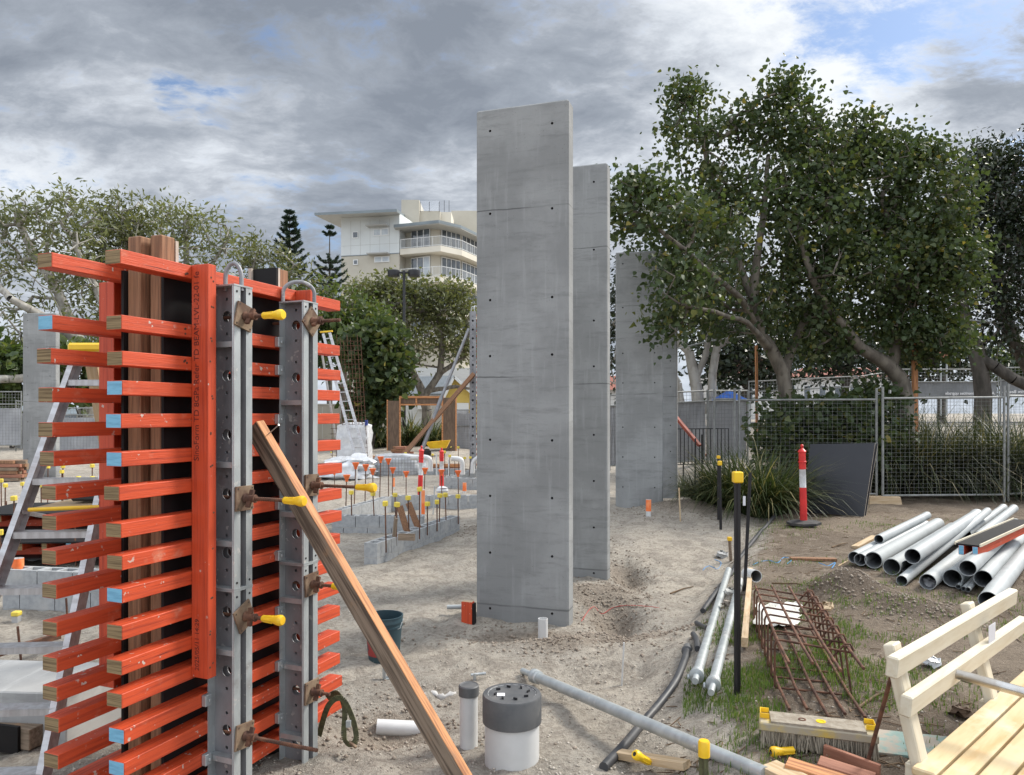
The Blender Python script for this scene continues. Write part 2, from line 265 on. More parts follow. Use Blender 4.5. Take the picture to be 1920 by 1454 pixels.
# ------------------------------------------------------------------ mesh builder
class M:
    def __init__(s): s.v = []; s.f = []; s.m = []
    def add(s, vs, fs, mi=0):
        b = len(s.v); s.v.extend(tuple(v) for v in vs)
        for f in fs: s.f.append(tuple(b + i for i in f)); s.m.append(mi)
        return s
    def box(s, a, b, mi=0, ends=None):
        (x0, y0, z0), (x1, y1, z1) = a, b
        vs = [(x0, y0, z0), (x1, y0, z0), (x1, y1, z0), (x0, y1, z0), (x0, y0, z1), (x1, y0, z1), (x1, y1, z1), (x0, y1, z1)]
        s.add(vs, [(0, 3, 2, 1), (4, 5, 6, 7), (0, 1, 5, 4), (2, 3, 7, 6)], mi)
        s.add([vs[i] for i in (0, 4, 7, 3, 1, 2, 6, 5)], [(0, 1, 2, 3), (4, 5, 6, 7)], mi if ends is None else ends)
        return s
    def bar(s, p0, p1, w, h, up=(0, 0, 1), mi=0, ends=None):
        p0, p1 = Vector(p0), Vector(p1); x = (p1 - p0).normalized(); y = Vector(up).cross(x)
        if y.length < 1e-5: y = Vector((0, 1, 0)).cross(x)
        y.normalize(); z = x.cross(y); L = (p1 - p0).length
        t = M().box((0, -w / 2, -h / 2), (L, w / 2, h / 2), mi, ends)
        R = Matrix((x, y, z)).transposed()
        t.v = [tuple(p0 + R @ Vector(v)) for v in t.v]
        return s.join(t)
    def join(s, t):
        b = len(s.v); s.v.extend(t.v); s.f.extend(tuple(b + i for i in f) for f in t.f); s.m.extend(t.m); return s
    def tube(s, pts, r, seg=8, cap=True, mi=0):
        pts = [Vector(p) for p in pts]; n = len(pts); rs = r if hasattr(r, '__len__') else [r] * n
        t = (pts[1] - pts[0]).normalized(); ref = Vector((0, 0, 1)) if abs(t.z) < .9 else Vector((1, 0, 0))
        a = t.cross(ref).normalized(); vs = []
        for i, p in enumerate(pts):
            t = ((pts[min(i + 1, n - 1)] - pts[max(i - 1, 0)])).normalized()
            a = (a - t * a.dot(t)).normalized(); b = t.cross(a)
            for k in range(seg):
                an = 2 * PI * k / seg; vs.append(p + (a * math.cos(an) + b * math.sin(an)) * rs[i])
        fs = [(i * seg + k, i * seg + (k + 1) % seg, (i + 1) * seg + (k + 1) % seg, (i + 1) * seg + k) for i in range(n - 1) for k in range(seg)]
        if cap: fs += [tuple(reversed(range(seg))), tuple((n - 1) * seg + k for k in range(seg))]
        return s.add(vs, fs, mi)
    def lathe(s, p, prof, seg=20, axis=(0, 0, 1), mi=None, cap=(True, True)):
        """prof: list of (radius, height, material index)"""
        ax = Vector(axis).normalized(); q = Vector((0, 0, 1)).rotation_difference(ax); p = Vector(p)
        rings = [[p + q @ Vector((r * math.cos(2 * PI * k / seg), r * math.sin(2 * PI * k / seg), z)) for k in range(seg)] for r, z, _ in prof]
        for i in range(len(prof) - 1):
            s.add(rings[i] + rings[i + 1], [(k, (k + 1) % seg, seg + (k + 1) % seg, seg + k) for k in range(seg)], prof[i][2])
        if cap[0]: s.add(rings[0], [tuple(reversed(range(seg)))], prof[0][2])
        if cap[1]: s.add(rings[-1], [tuple(range(seg))], prof[-1][2])
        return s
    def quad(s, a, b, c, d, mi=0): return s.add([a, b, c, d], [(0, 1, 2, 3)], mi)
    def prism(s, poly, d, mi=0, cap=None):
        d = Vector(d); n = len(poly); vs = [Vector(p) for p in poly] + [Vector(p) + d for p in poly]
        s.add(vs, [(i, (i + 1) % n, n + (i + 1) % n, n + i) for i in range(n)], mi)
        s.add(vs[:n], [tuple(reversed(range(n)))], mi if cap is None else cap); s.add(vs[n:], [tuple(range(n))], mi if cap is None else cap)
        return s
    def xf(s, mtx): s.v = [tuple(mtx @ Vector(v)) for v in s.v]; return s
    def jit(s, a, sc=1.0):
        rr = random.Random(3); s.v = [(x + rr.uniform(-a, a), y + rr.uniform(-a, a), z + rr.uniform(-a, a)) for x, y, z in s.v]; return s
    def obj(s, name, mats, parent=None, loc=None, mtx=None, bevel=0, smooth=None, fixn=True):
        me = bpy.data.meshes.new(name)
        L = Vector(loc) if loc is not None else Vector()
        me.from_pydata([tuple(Vector(v) - L) for v in s.v], [], s.f)
        for k in (mats if isinstance(mats, (list, tuple)) else [mats]): me.materials.append(MT[k] if isinstance(k, str) else k)
        me.polygons.foreach_set('material_index', s.m)
        if bevel or fixn:
            bm = bmesh.new(); bm.from_mesh(me)
            if fixn or bevel: bmesh.ops.remove_doubles(bm, verts=bm.verts, dist=1e-5)
            if fixn: bmesh.ops.recalc_face_normals(bm, faces=bm.faces)
            if bevel:
                ed = [x for x in bm.edges if len(x.link_faces) == 2 and x.calc_face_angle(0) > .5]
                bmesh.ops.bevel(bm, geom=ed, offset=bevel, segments=1, affect='EDGES', clamp_overlap=True)
            bm.to_mesh(me); bm.free()
        if smooth:
            me.polygons.foreach_set('use_smooth', [True] * len(me.polygons)); me.set_sharp_from_angle(angle=math.radians(smooth))
        o = bpy.data.objects.new(name, me); COL.objects.link(o)
        if parent is not None: o.parent = parent
        if mtx is not None: o.matrix_basis = mtx
        elif loc is not None: o.location = L
        return o

def tag(o, label, cat, group=None, kind=None):
    if label: o['label'] = label
    if cat: o['category'] = cat
    if group: o['group'] = group
    if kind: o['kind'] = kind
    return o
def thing(name, label, cat, loc=(0, 0, 0), rz=0.0, group=None):
    o = bpy.data.objects.new(name, None); COL.objects.link(o); o.empty_display_size = .2
    o.location = loc; o.rotation_euler = (0, 0, rz)
    return tag(o, label, cat, group)
def plank(name, p0, p1, wd, h, m, parent=None, up=(0, 0, 1), ends=None, bevel=.002, roll=0):
    """a bar whose object axis X runs along it, so that the grain does too"""
    p0, p1 = Vector(p0), Vector(p1); x = (p1 - p0).normalized(); y = Vector(up).cross(x)
    if y.length < 1e-5: y = Vector((0, 1, 0)).cross(x)
    y.normalize(); z = x.cross(y)
    R = Matrix((x, y, z)).transposed().to_4x4(); R = Matrix.Translation(p0) @ R @ Matrix.Rotation(roll, 4, 'X')
    b = M().box((0, -wd / 2, -h / 2), ((p1 - p0).length, wd / 2, h / 2), 0, 1 if ends else 0)
    return b.obj(name, [m, ends] if ends else m, parent, mtx=R, bevel=bevel)
def clone(o, parent=None, loc=None, rot=None, scale=None):
    c = o.copy(); COL.objects.link(c)
    if parent is not None: c.parent = parent
    if loc is not None: c.location = loc
    if rot is not None: c.rotation_euler = rot
    if scale is not None: c.scale = scale
    for ch in list(o.children): clone(ch, c)
    return c
def lettering(name, body, size, m, parent, mtx, thick=.0008, bold=False, align='LEFT'):
    cu = bpy.data.curves.new(name, 'FONT'); cu.body = body; cu.size = size; cu.extrude = thick; cu.align_x = align
    if bold: cu.offset = size * .012
    t = bpy.data.objects.new(name, cu); COL.objects.link(t)
    bpy.context.view_layer.update()
    me = bpy.data.meshes.new_from_object(t.evaluated_get(bpy.context.evaluated_depsgraph_get()))
    bpy.data.objects.remove(t)
    me.materials.clear(); me.materials.append(MT[m])
    o = bpy.data.objects.new(name, me); COL.objects.link(o); o.parent = parent; o.matrix_basis = mtx
    return o
def plate(w, h, t, holes, seg=14, blind=0.0, cell=1.5):
    """plate in XZ, front at y=0, back at y=t, with round holes (x, z, r), right through or blind to a depth; mi 0 face, 1 hole bottom"""
    b = M(); xs = {0, w}; zs = {0, h}; cells = {}
    for x, z, r in holes:
        c = r * cell
        for q in (x - c, x + c): xs.add(round(q, 5))
        for q in (z - c, z + c): zs.add(round(q, 5))
        cells[(round(x - c, 5), round(z - c, 5))] = (x, z, r, round(x + c, 5), round(z + c, 5))
    xs = sorted(xs); zs = sorted(zs)
    hx = {x for x, z, r in holes}
    for i in range(len(xs) - 1):
        for j in range(len(zs) - 1):
            x0, x1, z0, z1 = xs[i], xs[i + 1], zs[j], zs[j + 1]
            inside = None
            for x, z, r in holes:
                if x - r * cell < (x0 + x1) / 2 < x + r * cell and z - r * cell < (z0 + z1) / 2 < z + r * cell: inside = (x, z, r)
            if inside: continue
            b.quad((x0, 0, z0), (x1, 0, z0), (x1, 0, z1), (x0, 0, z1))
            b.quad((x0, t, z0), (x0, t, z1), (x1, t, z1), (x1, t, z0))
    for x, z, r in holes:
        c = r * cell; n = seg - seg % 4 if seg % 4 else seg; n = max(8, n)
        ring = []; sq = []
        for k in range(n):
            a = 2 * PI * (k + .5) / n; ca, sa = math.cos(a), math.sin(a); q = c / max(abs(ca), abs(sa))
            ring.append((x + r * ca, z + r * sa)); sq.append((x + q * ca, z + q * sa))
        # square outline with its corners
        for yy, fl in (((0, 0), (t, 1)) if not blind else ((0, 0),)):
            for k in range(n):
                k2 = (k + 1) % n
                a, c2, d, e2 = ring[k], ring[k2], sq[k2], sq[k]
                b.quad((a[0], yy, a[1]), (c2[0], yy, c2[1]), (d[0], yy, d[1]), (e2[0], yy, e2[1]))
                if abs(d[0] - e2[0]) > 1e-6 and abs(d[1] - e2[1]) > 1e-6:
                    cx = x + math.copysign(c, (d[0] + e2[0]) / 2 - x); cz = z + math.copysign(c, (d[1] + e2[1]) / 2 - z)
                    b.add([(d[0], yy, d[1]), (e2[0], yy, e2[1]), (cx, yy, cz)], [(0, 1, 2)])
        if blind:
            b.quad((x - c, t, z - c), (x - c, t, z + c), (x + c, t, z + c), (x + c, t, z - c))
        dp = blind or t
        for k in range(n):
            a, c2 = ring[k], ring[(k + 1) % n]
            b.quad((a[0], 0, a[1]), (c2[0], 0, c2[1]), (c2[0], dp, c2[1]), (a[0], dp, a[1]), 1 if blind else 0)
        if blind: b.add([(q[0], dp, q[1]) for q in ring], [tuple(range(n))], 1)
    return b
# ------------------------------------------------------------------ noise, ground height, pixel helpers
def vnoise(x, y, seed=0):
    x = np.asarray(x, float); y = np.asarray(y, float); xi = np.floor(x).astype(np.int64); yi = np.floor(y).astype(np.int64); fx = x - xi; fy = y - yi
    def h(a, b):
        n = (a * 374761393 + b * 668265263 + seed * 1442695) & 0xffffffff
        n = ((n ^ (n >> 13)) * 1274126177) & 0xffffffff; n = n ^ (n >> 16)
        return (n & 0xffff) / 65535.0
    u = fx * fx * (3 - 2 * fx); v = fy * fy * (3 - 2 * fy)
    return (h(xi, yi) * (1 - u) + h(xi + 1, yi) * u) * (1 - v) + (h(xi, yi + 1) * (1 - u) + h(xi + 1, yi + 1) * u) * v
def fbm(x, y, oc=4, seed=0):
    a = 0; k = 1.0; t = 0
    for i in range(oc): a = a + k * vnoise(np.asarray(x) * 2 ** i, np.asarray(y) * 2 ** i, seed + i); t += k; k *= .5
    return a / t - .5
def ss(a, b, x): t = np.clip((np.asarray(x, float) - a) / (b - a), 0, 1); return t * t * (3 - 2 * t)
def edge_x(y): return np.interp(y, [0, 3.0, 5.8, 8.3, 12.3, 16, 40], [-.2, .55, 1.25, 2.2, 3.9, 5.2, 12])
BUMPS = [(1.0, 7.35, .20, .65, -.22), (.95, 6.65, .45, .2, .09), (1.5, 7.6, .25, .5, .06), (.1, 6.75, .5, .22, -.10), (1.42, 9.3, .18, .75, -.20), (1.75, 8.75, .4, .25, .07), (.42, 6.35, .3, .2, .09), (-.75, 4.85, .35, .28, -.16), (-.25, 5.15, .35, .2, -.05),
         (3.12, 7.0, .34, .28, .25), (3.45, 6.4, .35, .3, .13), (3.1, 13.2, .7, .7, .22), (1.0, 6.15, .5, .3, .05), (.95, 8.2, .35, .35, .12), (.3, 4.0, .4, .3, .03), (.75, 5.6, .3, .2, -.05), (.45, 5.7, .25, .25, -.06), (-.05, 12.3, .7, .5, .12), (2.9, 5.0, .3, .3, -.03), (-2.3, 3.2, .5, .4, .04)]
def gz(x, y):
    x = np.asarray(x, float); y = np.asarray(y, float)
    bank = .28 * ss(-.25, .55, x - edge_x(y) + .25 * fbm(x * .9, y * .9, 3, 5))
    rise = .25 * ss(7.5, 13.5, y) * ss(-1.2, 1.2, x) * ss(20, 14, y)
    b = np.maximum(bank, rise)
    b = b + .45 * ss(18, 34, y) + .75 * ss(16, 25, y) * ss(4.5, 9, x)
    near = ss(60, 25, np.abs(y))
    for bx, by, rx, ry, h in BUMPS: b = b + h * np.exp(-(((x - bx) / rx) ** 2 + ((y - by) / ry) ** 2))
    b = b + near * (.10 * fbm(x * .55, y * .55, 3, 1) + .085 * fbm(x * 1.9, y * 1.9, 3, 2) + .036 * fbm(x * 7, y * 7, 3, 3))
    return b
def G(px, py):
    Y = (CAMZ - .1) * FPX / (py - HY)
    for _ in range(25):
        X = (px - CX) / FPX * Y; Y = .5 * Y + .5 * (CAMZ - float(gz(X, Y))) * FPX / (py - HY)
    X = (px - CX) / FPX * Y
    return Vector((X, Y, float(gz(X, Y))))
def P(px, py, Y): return Vector(((px - CX) / FPX * Y, Y, CAMZ - (py - HY) / FPX * Y))
def PZ(px, py, z):
    Y = (CAMZ - z) * FPX / (py - HY); return Vector(((px - CX) / FPX * Y, Y, z))
def on(x, y, dz=0.0): return Vector((x, y, float(gz(x, y)) + dz))
# ------------------------------------------------------------------ ground sheet
def ground_mat():
    m = bpy.data.materials.new('sandy_site_ground'); m.use_nodes = True
    nt = m.node_tree; b = nt.nodes['Principled BSDF']
    o = nd(nt, 'ShaderNodeTexCoord').outputs['Object']
    bank = nd(nt, 'ShaderNodeAttribute', attribute_name='bank').outputs['Fac']
    pit = nd(nt, 'ShaderNodeAttribute', attribute_name='pit').outputs['Fac']
    n1 = noise(nt, o, .75, 7, .66, .5); n2 = noise(nt, o, 3.6, 9, .72, .8); n3 = noise(nt, o, 26, 5, .7); n4 = noise(nt, o, 95, 3, .7)
    sand = mixc(nt, mapr(nt, n1, .36, .64), (.50, .445, .37), (.395, .36, .31))
    sand = mixc(nt, mth(nt, 'MULTIPLY', mapr(nt, n2, .44, .62), .8), sand, (.285, .25, .21))
    dirt = mixc(nt, mapr(nt, n1, .36, .62), (.27, .215, .16), (.175, .135, .10))
    dirt = mixc(nt, mapr(nt, n2, .5, .72), dirt, (.36, .30, .235))
    mk = mth(nt, 'ADD', bank, mth(nt, 'MULTIPLY', mth(nt, 'SUBTRACT', n2, .5), 1.4))
    c = mixc(nt, mapr(nt, mk, .35, .75), sand, dirt)
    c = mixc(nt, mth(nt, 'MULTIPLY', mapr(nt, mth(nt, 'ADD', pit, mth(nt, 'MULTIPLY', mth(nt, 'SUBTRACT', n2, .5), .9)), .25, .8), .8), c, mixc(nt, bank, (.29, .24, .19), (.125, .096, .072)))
    c = mixc(nt, mth(nt, 'MULTIPLY', mapr(nt, n3, .48, .60), .7), c, mixc(nt, .45, c, (.08, .06, .045)))
    c = mixc(nt, mth(nt, 'MULTIPLY', mapr(nt, n4, .58, .70), .6), c, (.58, .52, .44))
    nt.links.new(c, b.inputs['Base Color']); b.inputs['Roughness'].default_value = .95; b.inputs['Specular IOR Level'].default_value = .2
    h = mth(nt, 'ADD', mth(nt, 'MULTIPLY', n3, .6), mth(nt, 'ADD', mth(nt, 'MULTIPLY', n4, .35), mth(nt, 'MULTIPLY', n2, .8)))
    bn = nd(nt, 'ShaderNodeBump', {'Strength': 1.0, 'Distance': .06, 'Height': h}); nt.links.new(bn.outputs[0], b.inputs['Normal'])
    return m
def spread(a, b, n, p=2.2): return a + (b - a) * (np.linspace(0, 1, n) ** p)
xs = np.concatenate([-spread(9.5, 500, 26)[::-1][:-1], np.arange(-9.5, 10.5, .05), spread(10.5, 500, 26)])
ys = np.concatenate([-spread(3, 200, 14)[::-1], np.arange(-2, 2, .4), np.arange(2, 9, .04), np.arange(9, 19, .07), spread(19, 1500, 60, 2.6)])
XX, YY = np.meshgrid(xs, ys); ZZ = gz(XX, YY)
fr = np.random.default_rng(5); mk_ = (YY > 2.5) & (YY < 10.5) & (np.abs(XX) < 6); fx_, fy_ = XX[mk_], YY[mk_]; dz_ = np.zeros_like(fx_)
for k in range(26):                      # trails of boot prints pressed into the sand
    x0, y0, a_ = fr.uniform(-1.6, 2.6), fr.uniform(3.6, 9.5), fr.uniform(0, 2 * PI)
    for q in range(5):
        cx_, cy_ = x0 + math.cos(a_) * q * .62 - math.sin(a_) * (.09 if q % 2 else -.09), y0 + math.sin(a_) * q * .62 + math.cos(a_) * (.09 if q % 2 else -.09)
        u_ = (fx_ - cx_) * math.cos(a_) + (fy_ - cy_) * math.sin(a_); v_ = -(fx_ - cx_) * math.sin(a_) + (fy_ - cy_) * math.cos(a_)
        r2 = (u_ / .14) ** 2 + (v_ / .055) ** 2; dz_ += -.020 * np.exp(-r2 ** 2) + .010 * np.exp(-(np.sqrt(r2) - 1.5) ** 2 * 5)
for k in range(3):                       # shallow wheel ruts beside the walls
    a_ = 1.19 + .05 * k; v_ = -(fx_ + 1.1 + .75 * k) * math.sin(a_) + (fy_ - 6.2) * math.cos(a_); w_ = v_ + .10 * np.sin(fy_ * 1.3 + k); dz_ += -.018 * np.exp(-(w_ / .075) ** 2) + .009 * np.exp(-((np.abs(w_) - .14) / .05) ** 2)
ZZ[mk_] += dz_
nx, ny = len(xs), len(ys)
vv = np.stack([XX, YY, ZZ], -1).reshape(-1, 3)
ii = (np.arange(ny - 1)[:, None] * nx + np.arange(nx - 1)[None]).reshape(-1)
ff = np.stack([ii, ii + 1, ii + nx + 1, ii + nx], -1)
def npmesh(name, v, f, m, attrs=None, smooth=False):
    me = bpy.data.meshes.new(name); k = f.shape[1]
    me.vertices.add(len(v)); me.vertices.foreach_set('co', np.ascontiguousarray(v, np.float32).ravel())
    me.loops.add(f.size); me.loops.foreach_set('vertex_index', np.ascontiguousarray(f, np.int32).ravel())
    me.polygons.add(len(f)); me.polygons.foreach_set('loop_start', np.arange(0, f.size, k, dtype=np.int32))
    me.update(calc_edges=True)
    if smooth: me.polygons.foreach_set('use_smooth', np.ones(len(f), bool))
    for a, val in (attrs or {}).items():
        at = me.attributes.new(a, 'FLOAT', 'POINT'); at.data.foreach_set('value', np.ascontiguousarray(val, np.float32))
    me.materials.append(MT[m] if isinstance(m, str) else m)
    return me
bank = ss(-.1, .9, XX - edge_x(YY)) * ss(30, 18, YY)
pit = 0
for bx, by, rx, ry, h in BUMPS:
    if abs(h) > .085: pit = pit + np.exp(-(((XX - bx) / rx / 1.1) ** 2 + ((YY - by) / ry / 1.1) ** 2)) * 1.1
MT['ground'] = ground_mat()
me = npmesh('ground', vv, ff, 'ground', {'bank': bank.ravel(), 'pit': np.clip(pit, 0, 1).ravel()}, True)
go = bpy.data.objects.new('ground', me); COL.objects.link(go)
tag(go, 'pale sandy construction site ground with gravel, pits and mounds', 'ground', kind='structure')

# ------------------------------------------------------------------ loose gravel, clods, grass and litter nobody could count
rng = np.random.default_rng(11)
def scatter(name, n, xy, smin, smax, m, label, cat, flat=.7, pw=3.0):
    base = np.array([(1, 0, 0), (0, 1, 0), (-1, 0, 0), (0, -1, 0), (0, 0, 1), (0, 0, -1), (.6, .6, .5), (-.6, .55, -.4)], float)
    base = base[:6]; fc = np.array([(0, 1, 4), (1, 2, 4), (2, 3, 4), (3, 0, 4), (1, 0, 5), (2, 1, 5), (3, 2, 5), (0, 3, 5)])
    x, y = xy; s = smin + (smax - smin) * rng.random(n) ** pw
    v = base[None] * (s[:, None, None] * (.65 + .7 * rng.random((n, 6, 1)))) * np.array([1, 1, flat])
    a = rng.random(n) * 2 * PI; ca, sa = np.cos(a), np.sin(a)
    vx = v[..., 0] * ca[:, None] - v[..., 1] * sa[:, None]; vy = v[..., 0] * sa[:, None] + v[..., 1] * ca[:, None]
    z = gz(x, y)
    v = np.stack([vx + x[:, None], vy + y[:, None], v[..., 2] + (z + s * .25)[:, None]], -1)
    f = (fc[None] + (np.arange(n) * 6)[:, None, None]).reshape(-1, 3)
    o = bpy.data.objects.new(name, npmesh(name, v.reshape(-1, 3), f, m)); COL.objects.link(o)
    return tag(o, label, cat, kind='stuff')
def zone(n, y0, y1, s0=-.62, s1=.62, pw=1.6):
    y = y0 + (y1 - y0) * rng.random(n) ** pw; x = y * (s0 + (s1 - s0) * rng.random(n)); return x, y
n = 44000; x, y = zone(n, 3.4, 14)
k = rng.random(n) < np.where(x < edge_x(y), 1.0, .16) * (.25 + 1.6 * np.clip(fbm(x * 1.1, y * 1.1, 3, 8) + .35, 0, 1)); x, y = x[k], y[k]
scatter('gravel', len(x), (x, y), .0022, .012, 'stone', 'loose pale gravel strewn over the sandy ground', 'gravel')
pts = []
for bx, by, rx, ry, h in BUMPS:
    if abs(h) > .085:
        q = int(900 * (rx + ry)); pts.append(np.stack([bx + rx * 1.0 * rng.standard_normal(q), by + ry * 1.0 * rng.standard_normal(q)], -1))
pts = np.concatenate(pts)
MT['clod'] = mat('dark_soil_clod', (.30, .25, .20), (.19, .15, .115), 4, rough=.95)
scatter('soil_clods', len(pts), (pts[:, 0], pts[:, 1]), .003, .020, 'clod', 'dark soil clods round the dug pits and mounds', 'soil', .8, 2.4)

def blades(name, x, y, h, wd, m, label, cat, lean=.5, kind='stuff', z=None, rnd=None):
    n = len(x); a = rng.random(n) * 2 * PI; dx, dy = np.cos(a), np.sin(a); l = lean * rng.random(n) * h
    z = gz(x, y) if z is None else z
    p0 = np.stack([x - dy * wd / 2, y + dx * wd / 2, z], -1); p1 = np.stack([x + dy * wd / 2, y - dx * wd / 2, z], -1)
    m0 = np.stack([x + dx * l * .35, y + dy * l * .35, z + h * .6], -1); t = np.stack([x + dx * l, y + dy * l, z + h * .95], -1)
    sd = np.stack([-dy * wd / 2.6, dx * wd / 2.6, 0 * x], -1)
    v = np.stack([p0, p1, m0 - sd, m0 + sd, t], 1).reshape(-1, 3); b = (np.arange(n) * 5)[:, None]
    f = np.concatenate([b + np.array([0, 1, 2]), b + np.array([0, 2, 3]), b + np.array([3, 2, 4])])
    r = np.repeat(rng.random(n) if rnd is None else rnd, 5)
    o = bpy.data.objects.new(name, npmesh(name, v, f, LF[m], {'rnd': r})); COL.objects.link(o)
    return tag(o, label, cat, kind=kind)
gx = []; gy = []
for px, py, rx, ry, q in ((1400, 1300, .36, .6, 9000), (1490, 1225, .45, .6, 9000), (1560, 1165, .35, .5, 4200), (1590, 1130, .4, .5, 800), (1740, 1090, .6, .4, 1500), (1860, 1160, .6, .6, 2200), (1380, 1240, .25, .5, 1600), (1440, 1000, .4, .5, 900), (1490, 1060, .5, .3, 700), (1640, 985, .6, .5, 700), (1760, 985, 1.2, .5, 900), (1500, 985, .6, .3, 700), (1700, 1420, .3, .2, 700), (1780, 1330, .4, .4, 500), (1290, 1330, .2, .3, 260), (1680, 1290, .3, .3, 250)):
    p = G(px, py); gx.append(p.x + rx * rng.standard_normal(q)); gy.append(p.y + ry * rng.standard_normal(q))
gx = np.concatenate(gx); gy = np.concatenate(gy); k = (gx > edge_x(gy) + .1) & (fbm(gx * 2.2, gy * 2.2, 4, 21) > -.08 + .12 * rng.random(len(gx))); gx, gy = gx[k], gy[k]
blades('grass', gx, gy, .014 + .042 * rng.random(len(gx)) ** 1.3, .005, 'grass', 'patchy short green grass beside the rusty cage and grey pipes', 'grass')
# dry twigs and leaf litter on the right-hand dirt
n = 900; x, y = zone(n, 3.6, 13, .15, .7); k = x > edge_x(y); x, y = x[k], y[k]
lit = M()
for i in range(len(x)):
    a = random.random() * PI; L = random.uniform(.02, .12); d = Vector((math.cos(a), math.sin(a), 0)) * L; p = on(x[i], y[i], .006)
    q = on(x[i] + d.x, y[i] + d.y, .008); lit.bar(p, q, .005, .004)
tag(lit.obj('leaf_litter', 'stick', fixn=False), 'dry twigs and leaf litter on the brown dirt', 'litter', kind='stuff')

# ------------------------------------------------------------------ freestanding concrete walls
WA = math.atan2(-.31, .95)
def concrete_wall(label, cx, cy, wd, rz, top=4.975, cols=(.145, .772), rows=(4.76, 3.95, 3.105, 2.558, 1.74, 1.19, .635, .09), group='freestanding concrete walls'):
    t = .18; c = .016
    b = plate(wd - 2 * c, top + .35 - c, t - c, [(x * wd / .933 - c, z + .35, .0125) for x in cols for z in rows], 12, .07)
    b.v = [(x + c, y, z - .35) for x, y, z in b.v]
    # drop the far face and close the body with chamfered arrises
    x0, x1, z0, z1 = 0, wd, -.35, top
    b.quad((c, 0, z0), (c, 0, z1 - c), (0, c, z1 - c), (0, c, z0)); b.quad((x1 - c, 0, z0), (x1, c, z0), (x1, c, z1 - c), (x1 - c, 0, z1 - c))
    b.quad((c, 0, z1 - c), (x1 - c, 0, z1 - c), (x1 - c, c, z1), (c, c, z1))
    b.add([(0, c, z1 - c), (c, 0, z1 - c), (c, c, z1)], [(0, 1, 2)]); b.add([(x1, c, z1 - c), (x1 - c, c, z1), (x1 - c, 0, z1 - c)], [(0, 1, 2)])
    b.quad((0, c, z0), (0, c, z1 - c), (0, t, z1 - c), (0, t, z0)); b.quad((x1, c, z0), (x1, t, z0), (x1, t, z1 - c), (x1, c, z1 - c))
    b.quad((c, c, z1), (x1 - c, c, z1), (x1 - c, t, z1), (c, t, z1)); b.quad((0, c, z1 - c), (c, c, z1), (c, t, z1), (0, t, z1 - c)); b.quad((x1, c, z1 - c), (x1, t, z1 - c), (x1 - c, t, z1), (x1 - c, c, z1))
    b.quad((0, t + .001, z0), (0, t + .001, z1 - c), (x1, t + .001, z1 - c), (x1, t + .001, z0)); b.quad((c, t, z1), (x1 - c, t, z1), (x1, t, z1 - c), (0, t, z1 - c))
    o = b.obj('concrete_wall', ['concrete', 'hole'], smooth=None)
    o.location = (cx, cy, 0); o.rotation_euler = (0, 0, rz)
    return tag(o, label, 'concrete wall', group)
def wall_at(px, Y, wd, rz, **k):          # by the front right corner
    X = (px - CX) / FPX * Y
    return X - wd * math.cos(rz), Y - wd * math.sin(rz)
concrete_wall('tallest nearest grey concrete wall, with the red timber foot and dug hole at its base', -.352, 7.35, .933, WA)
x, y = wall_at(1138.5, 8.86, .933, WA); concrete_wall('grey concrete wall half hidden behind the nearest concrete wall', x, y, .933, WA)
x, y = wall_at(1243, 13.65, .86, math.radians(-12)); concrete_wall('dark concrete wall under the leafy branches, behind the orange painted pipe', x, y, .86, math.radians(-12))
x, y = wall_at(1266, 15.75, .9, WA); concrete_wall('narrow slice of concrete wall behind the wall with the orange pipe', x, y, .933, WA, cols=(.145, .80))
x, y = wall_at(104.5, 22.2, 1.02, math.radians(-3)); concrete_wall('distant pale concrete wall behind the stepladder', x, y, 1.02, math.radians(-3))
# ------------------------------------------------------------------ red LVL wall formwork (local x along the wall, y away to the left, z up)
FA = math.atan2(.928, .373); F0 = Vector((-1.73, 3.31, 0))
fw = thing('wall_formwork', 'tall orange red timber beam formwork with steel soldiers and tie rods', 'formwork', F0, FA)
def floc(p): return Matrix.Rotation(-FA, 3, 'Z') @ (Vector(p) - F0)
rr = random.Random(4)
zr = lambda py, d: CAMZ - (py - HY) / FPX * d
front = [(225.6, 467.4, 0), (227.8, 590.4, 0), (229, 658, 0), (229, 713.6, 1), (227, 776, 1), (228, 848.3, 1), (223.4, 912, 0), (227, 982, 0), (229, 1043, 0), (229, 1105, 1), (228.8, 1174, 0), (228.4, 1240, 0), (228.4, 1302.5, 0), (232.5, 1371.5, 1), (232.5, 1433.5, 1), (232, 1497, 0), (230, 1560, 0)]
for px, py, blue in front:
    z = zr(py, 3.31); x0 = (px - 228) / 363
    M().box((x0, .0, z - .065), (1.665 + rr.uniform(-.02, .012), .095, z), 0, 1).obj('formwork_beam', ['lvl', 'endblue' if blue else 'endgrain'], fw, bevel=.0025)
back = [(96.3, 473, 0), (97.7, 590, 1), (95, 653, 0), (97.7, 726.5, 0), (97.7, 792.6, 0), (100.4, 847.7, 0), (104, 912, 0), (105, 969, 0), (104.5, 1034.7, 0), (105, 1098.8, 0), (106, 1170.6, 0), (106, 1238, 0), (106, 1293.5, 0), (109.5, 1354, 0), (108.3, 1422.6, 0), (108, 1488, 0), (108, 1550, 0)]
for px, py, blue in back:
    z = zr(py, 3.33); x0 = -.10 + (px - 96) / 399
    M().box((x0, .309, z - .066), (1.62 + rr.uniform(-.02, .02), .404, z), 0, 1).obj('formwork_beam', ['lvl', 'endblue' if blue else 'endgrain'], fw, bevel=.0025)
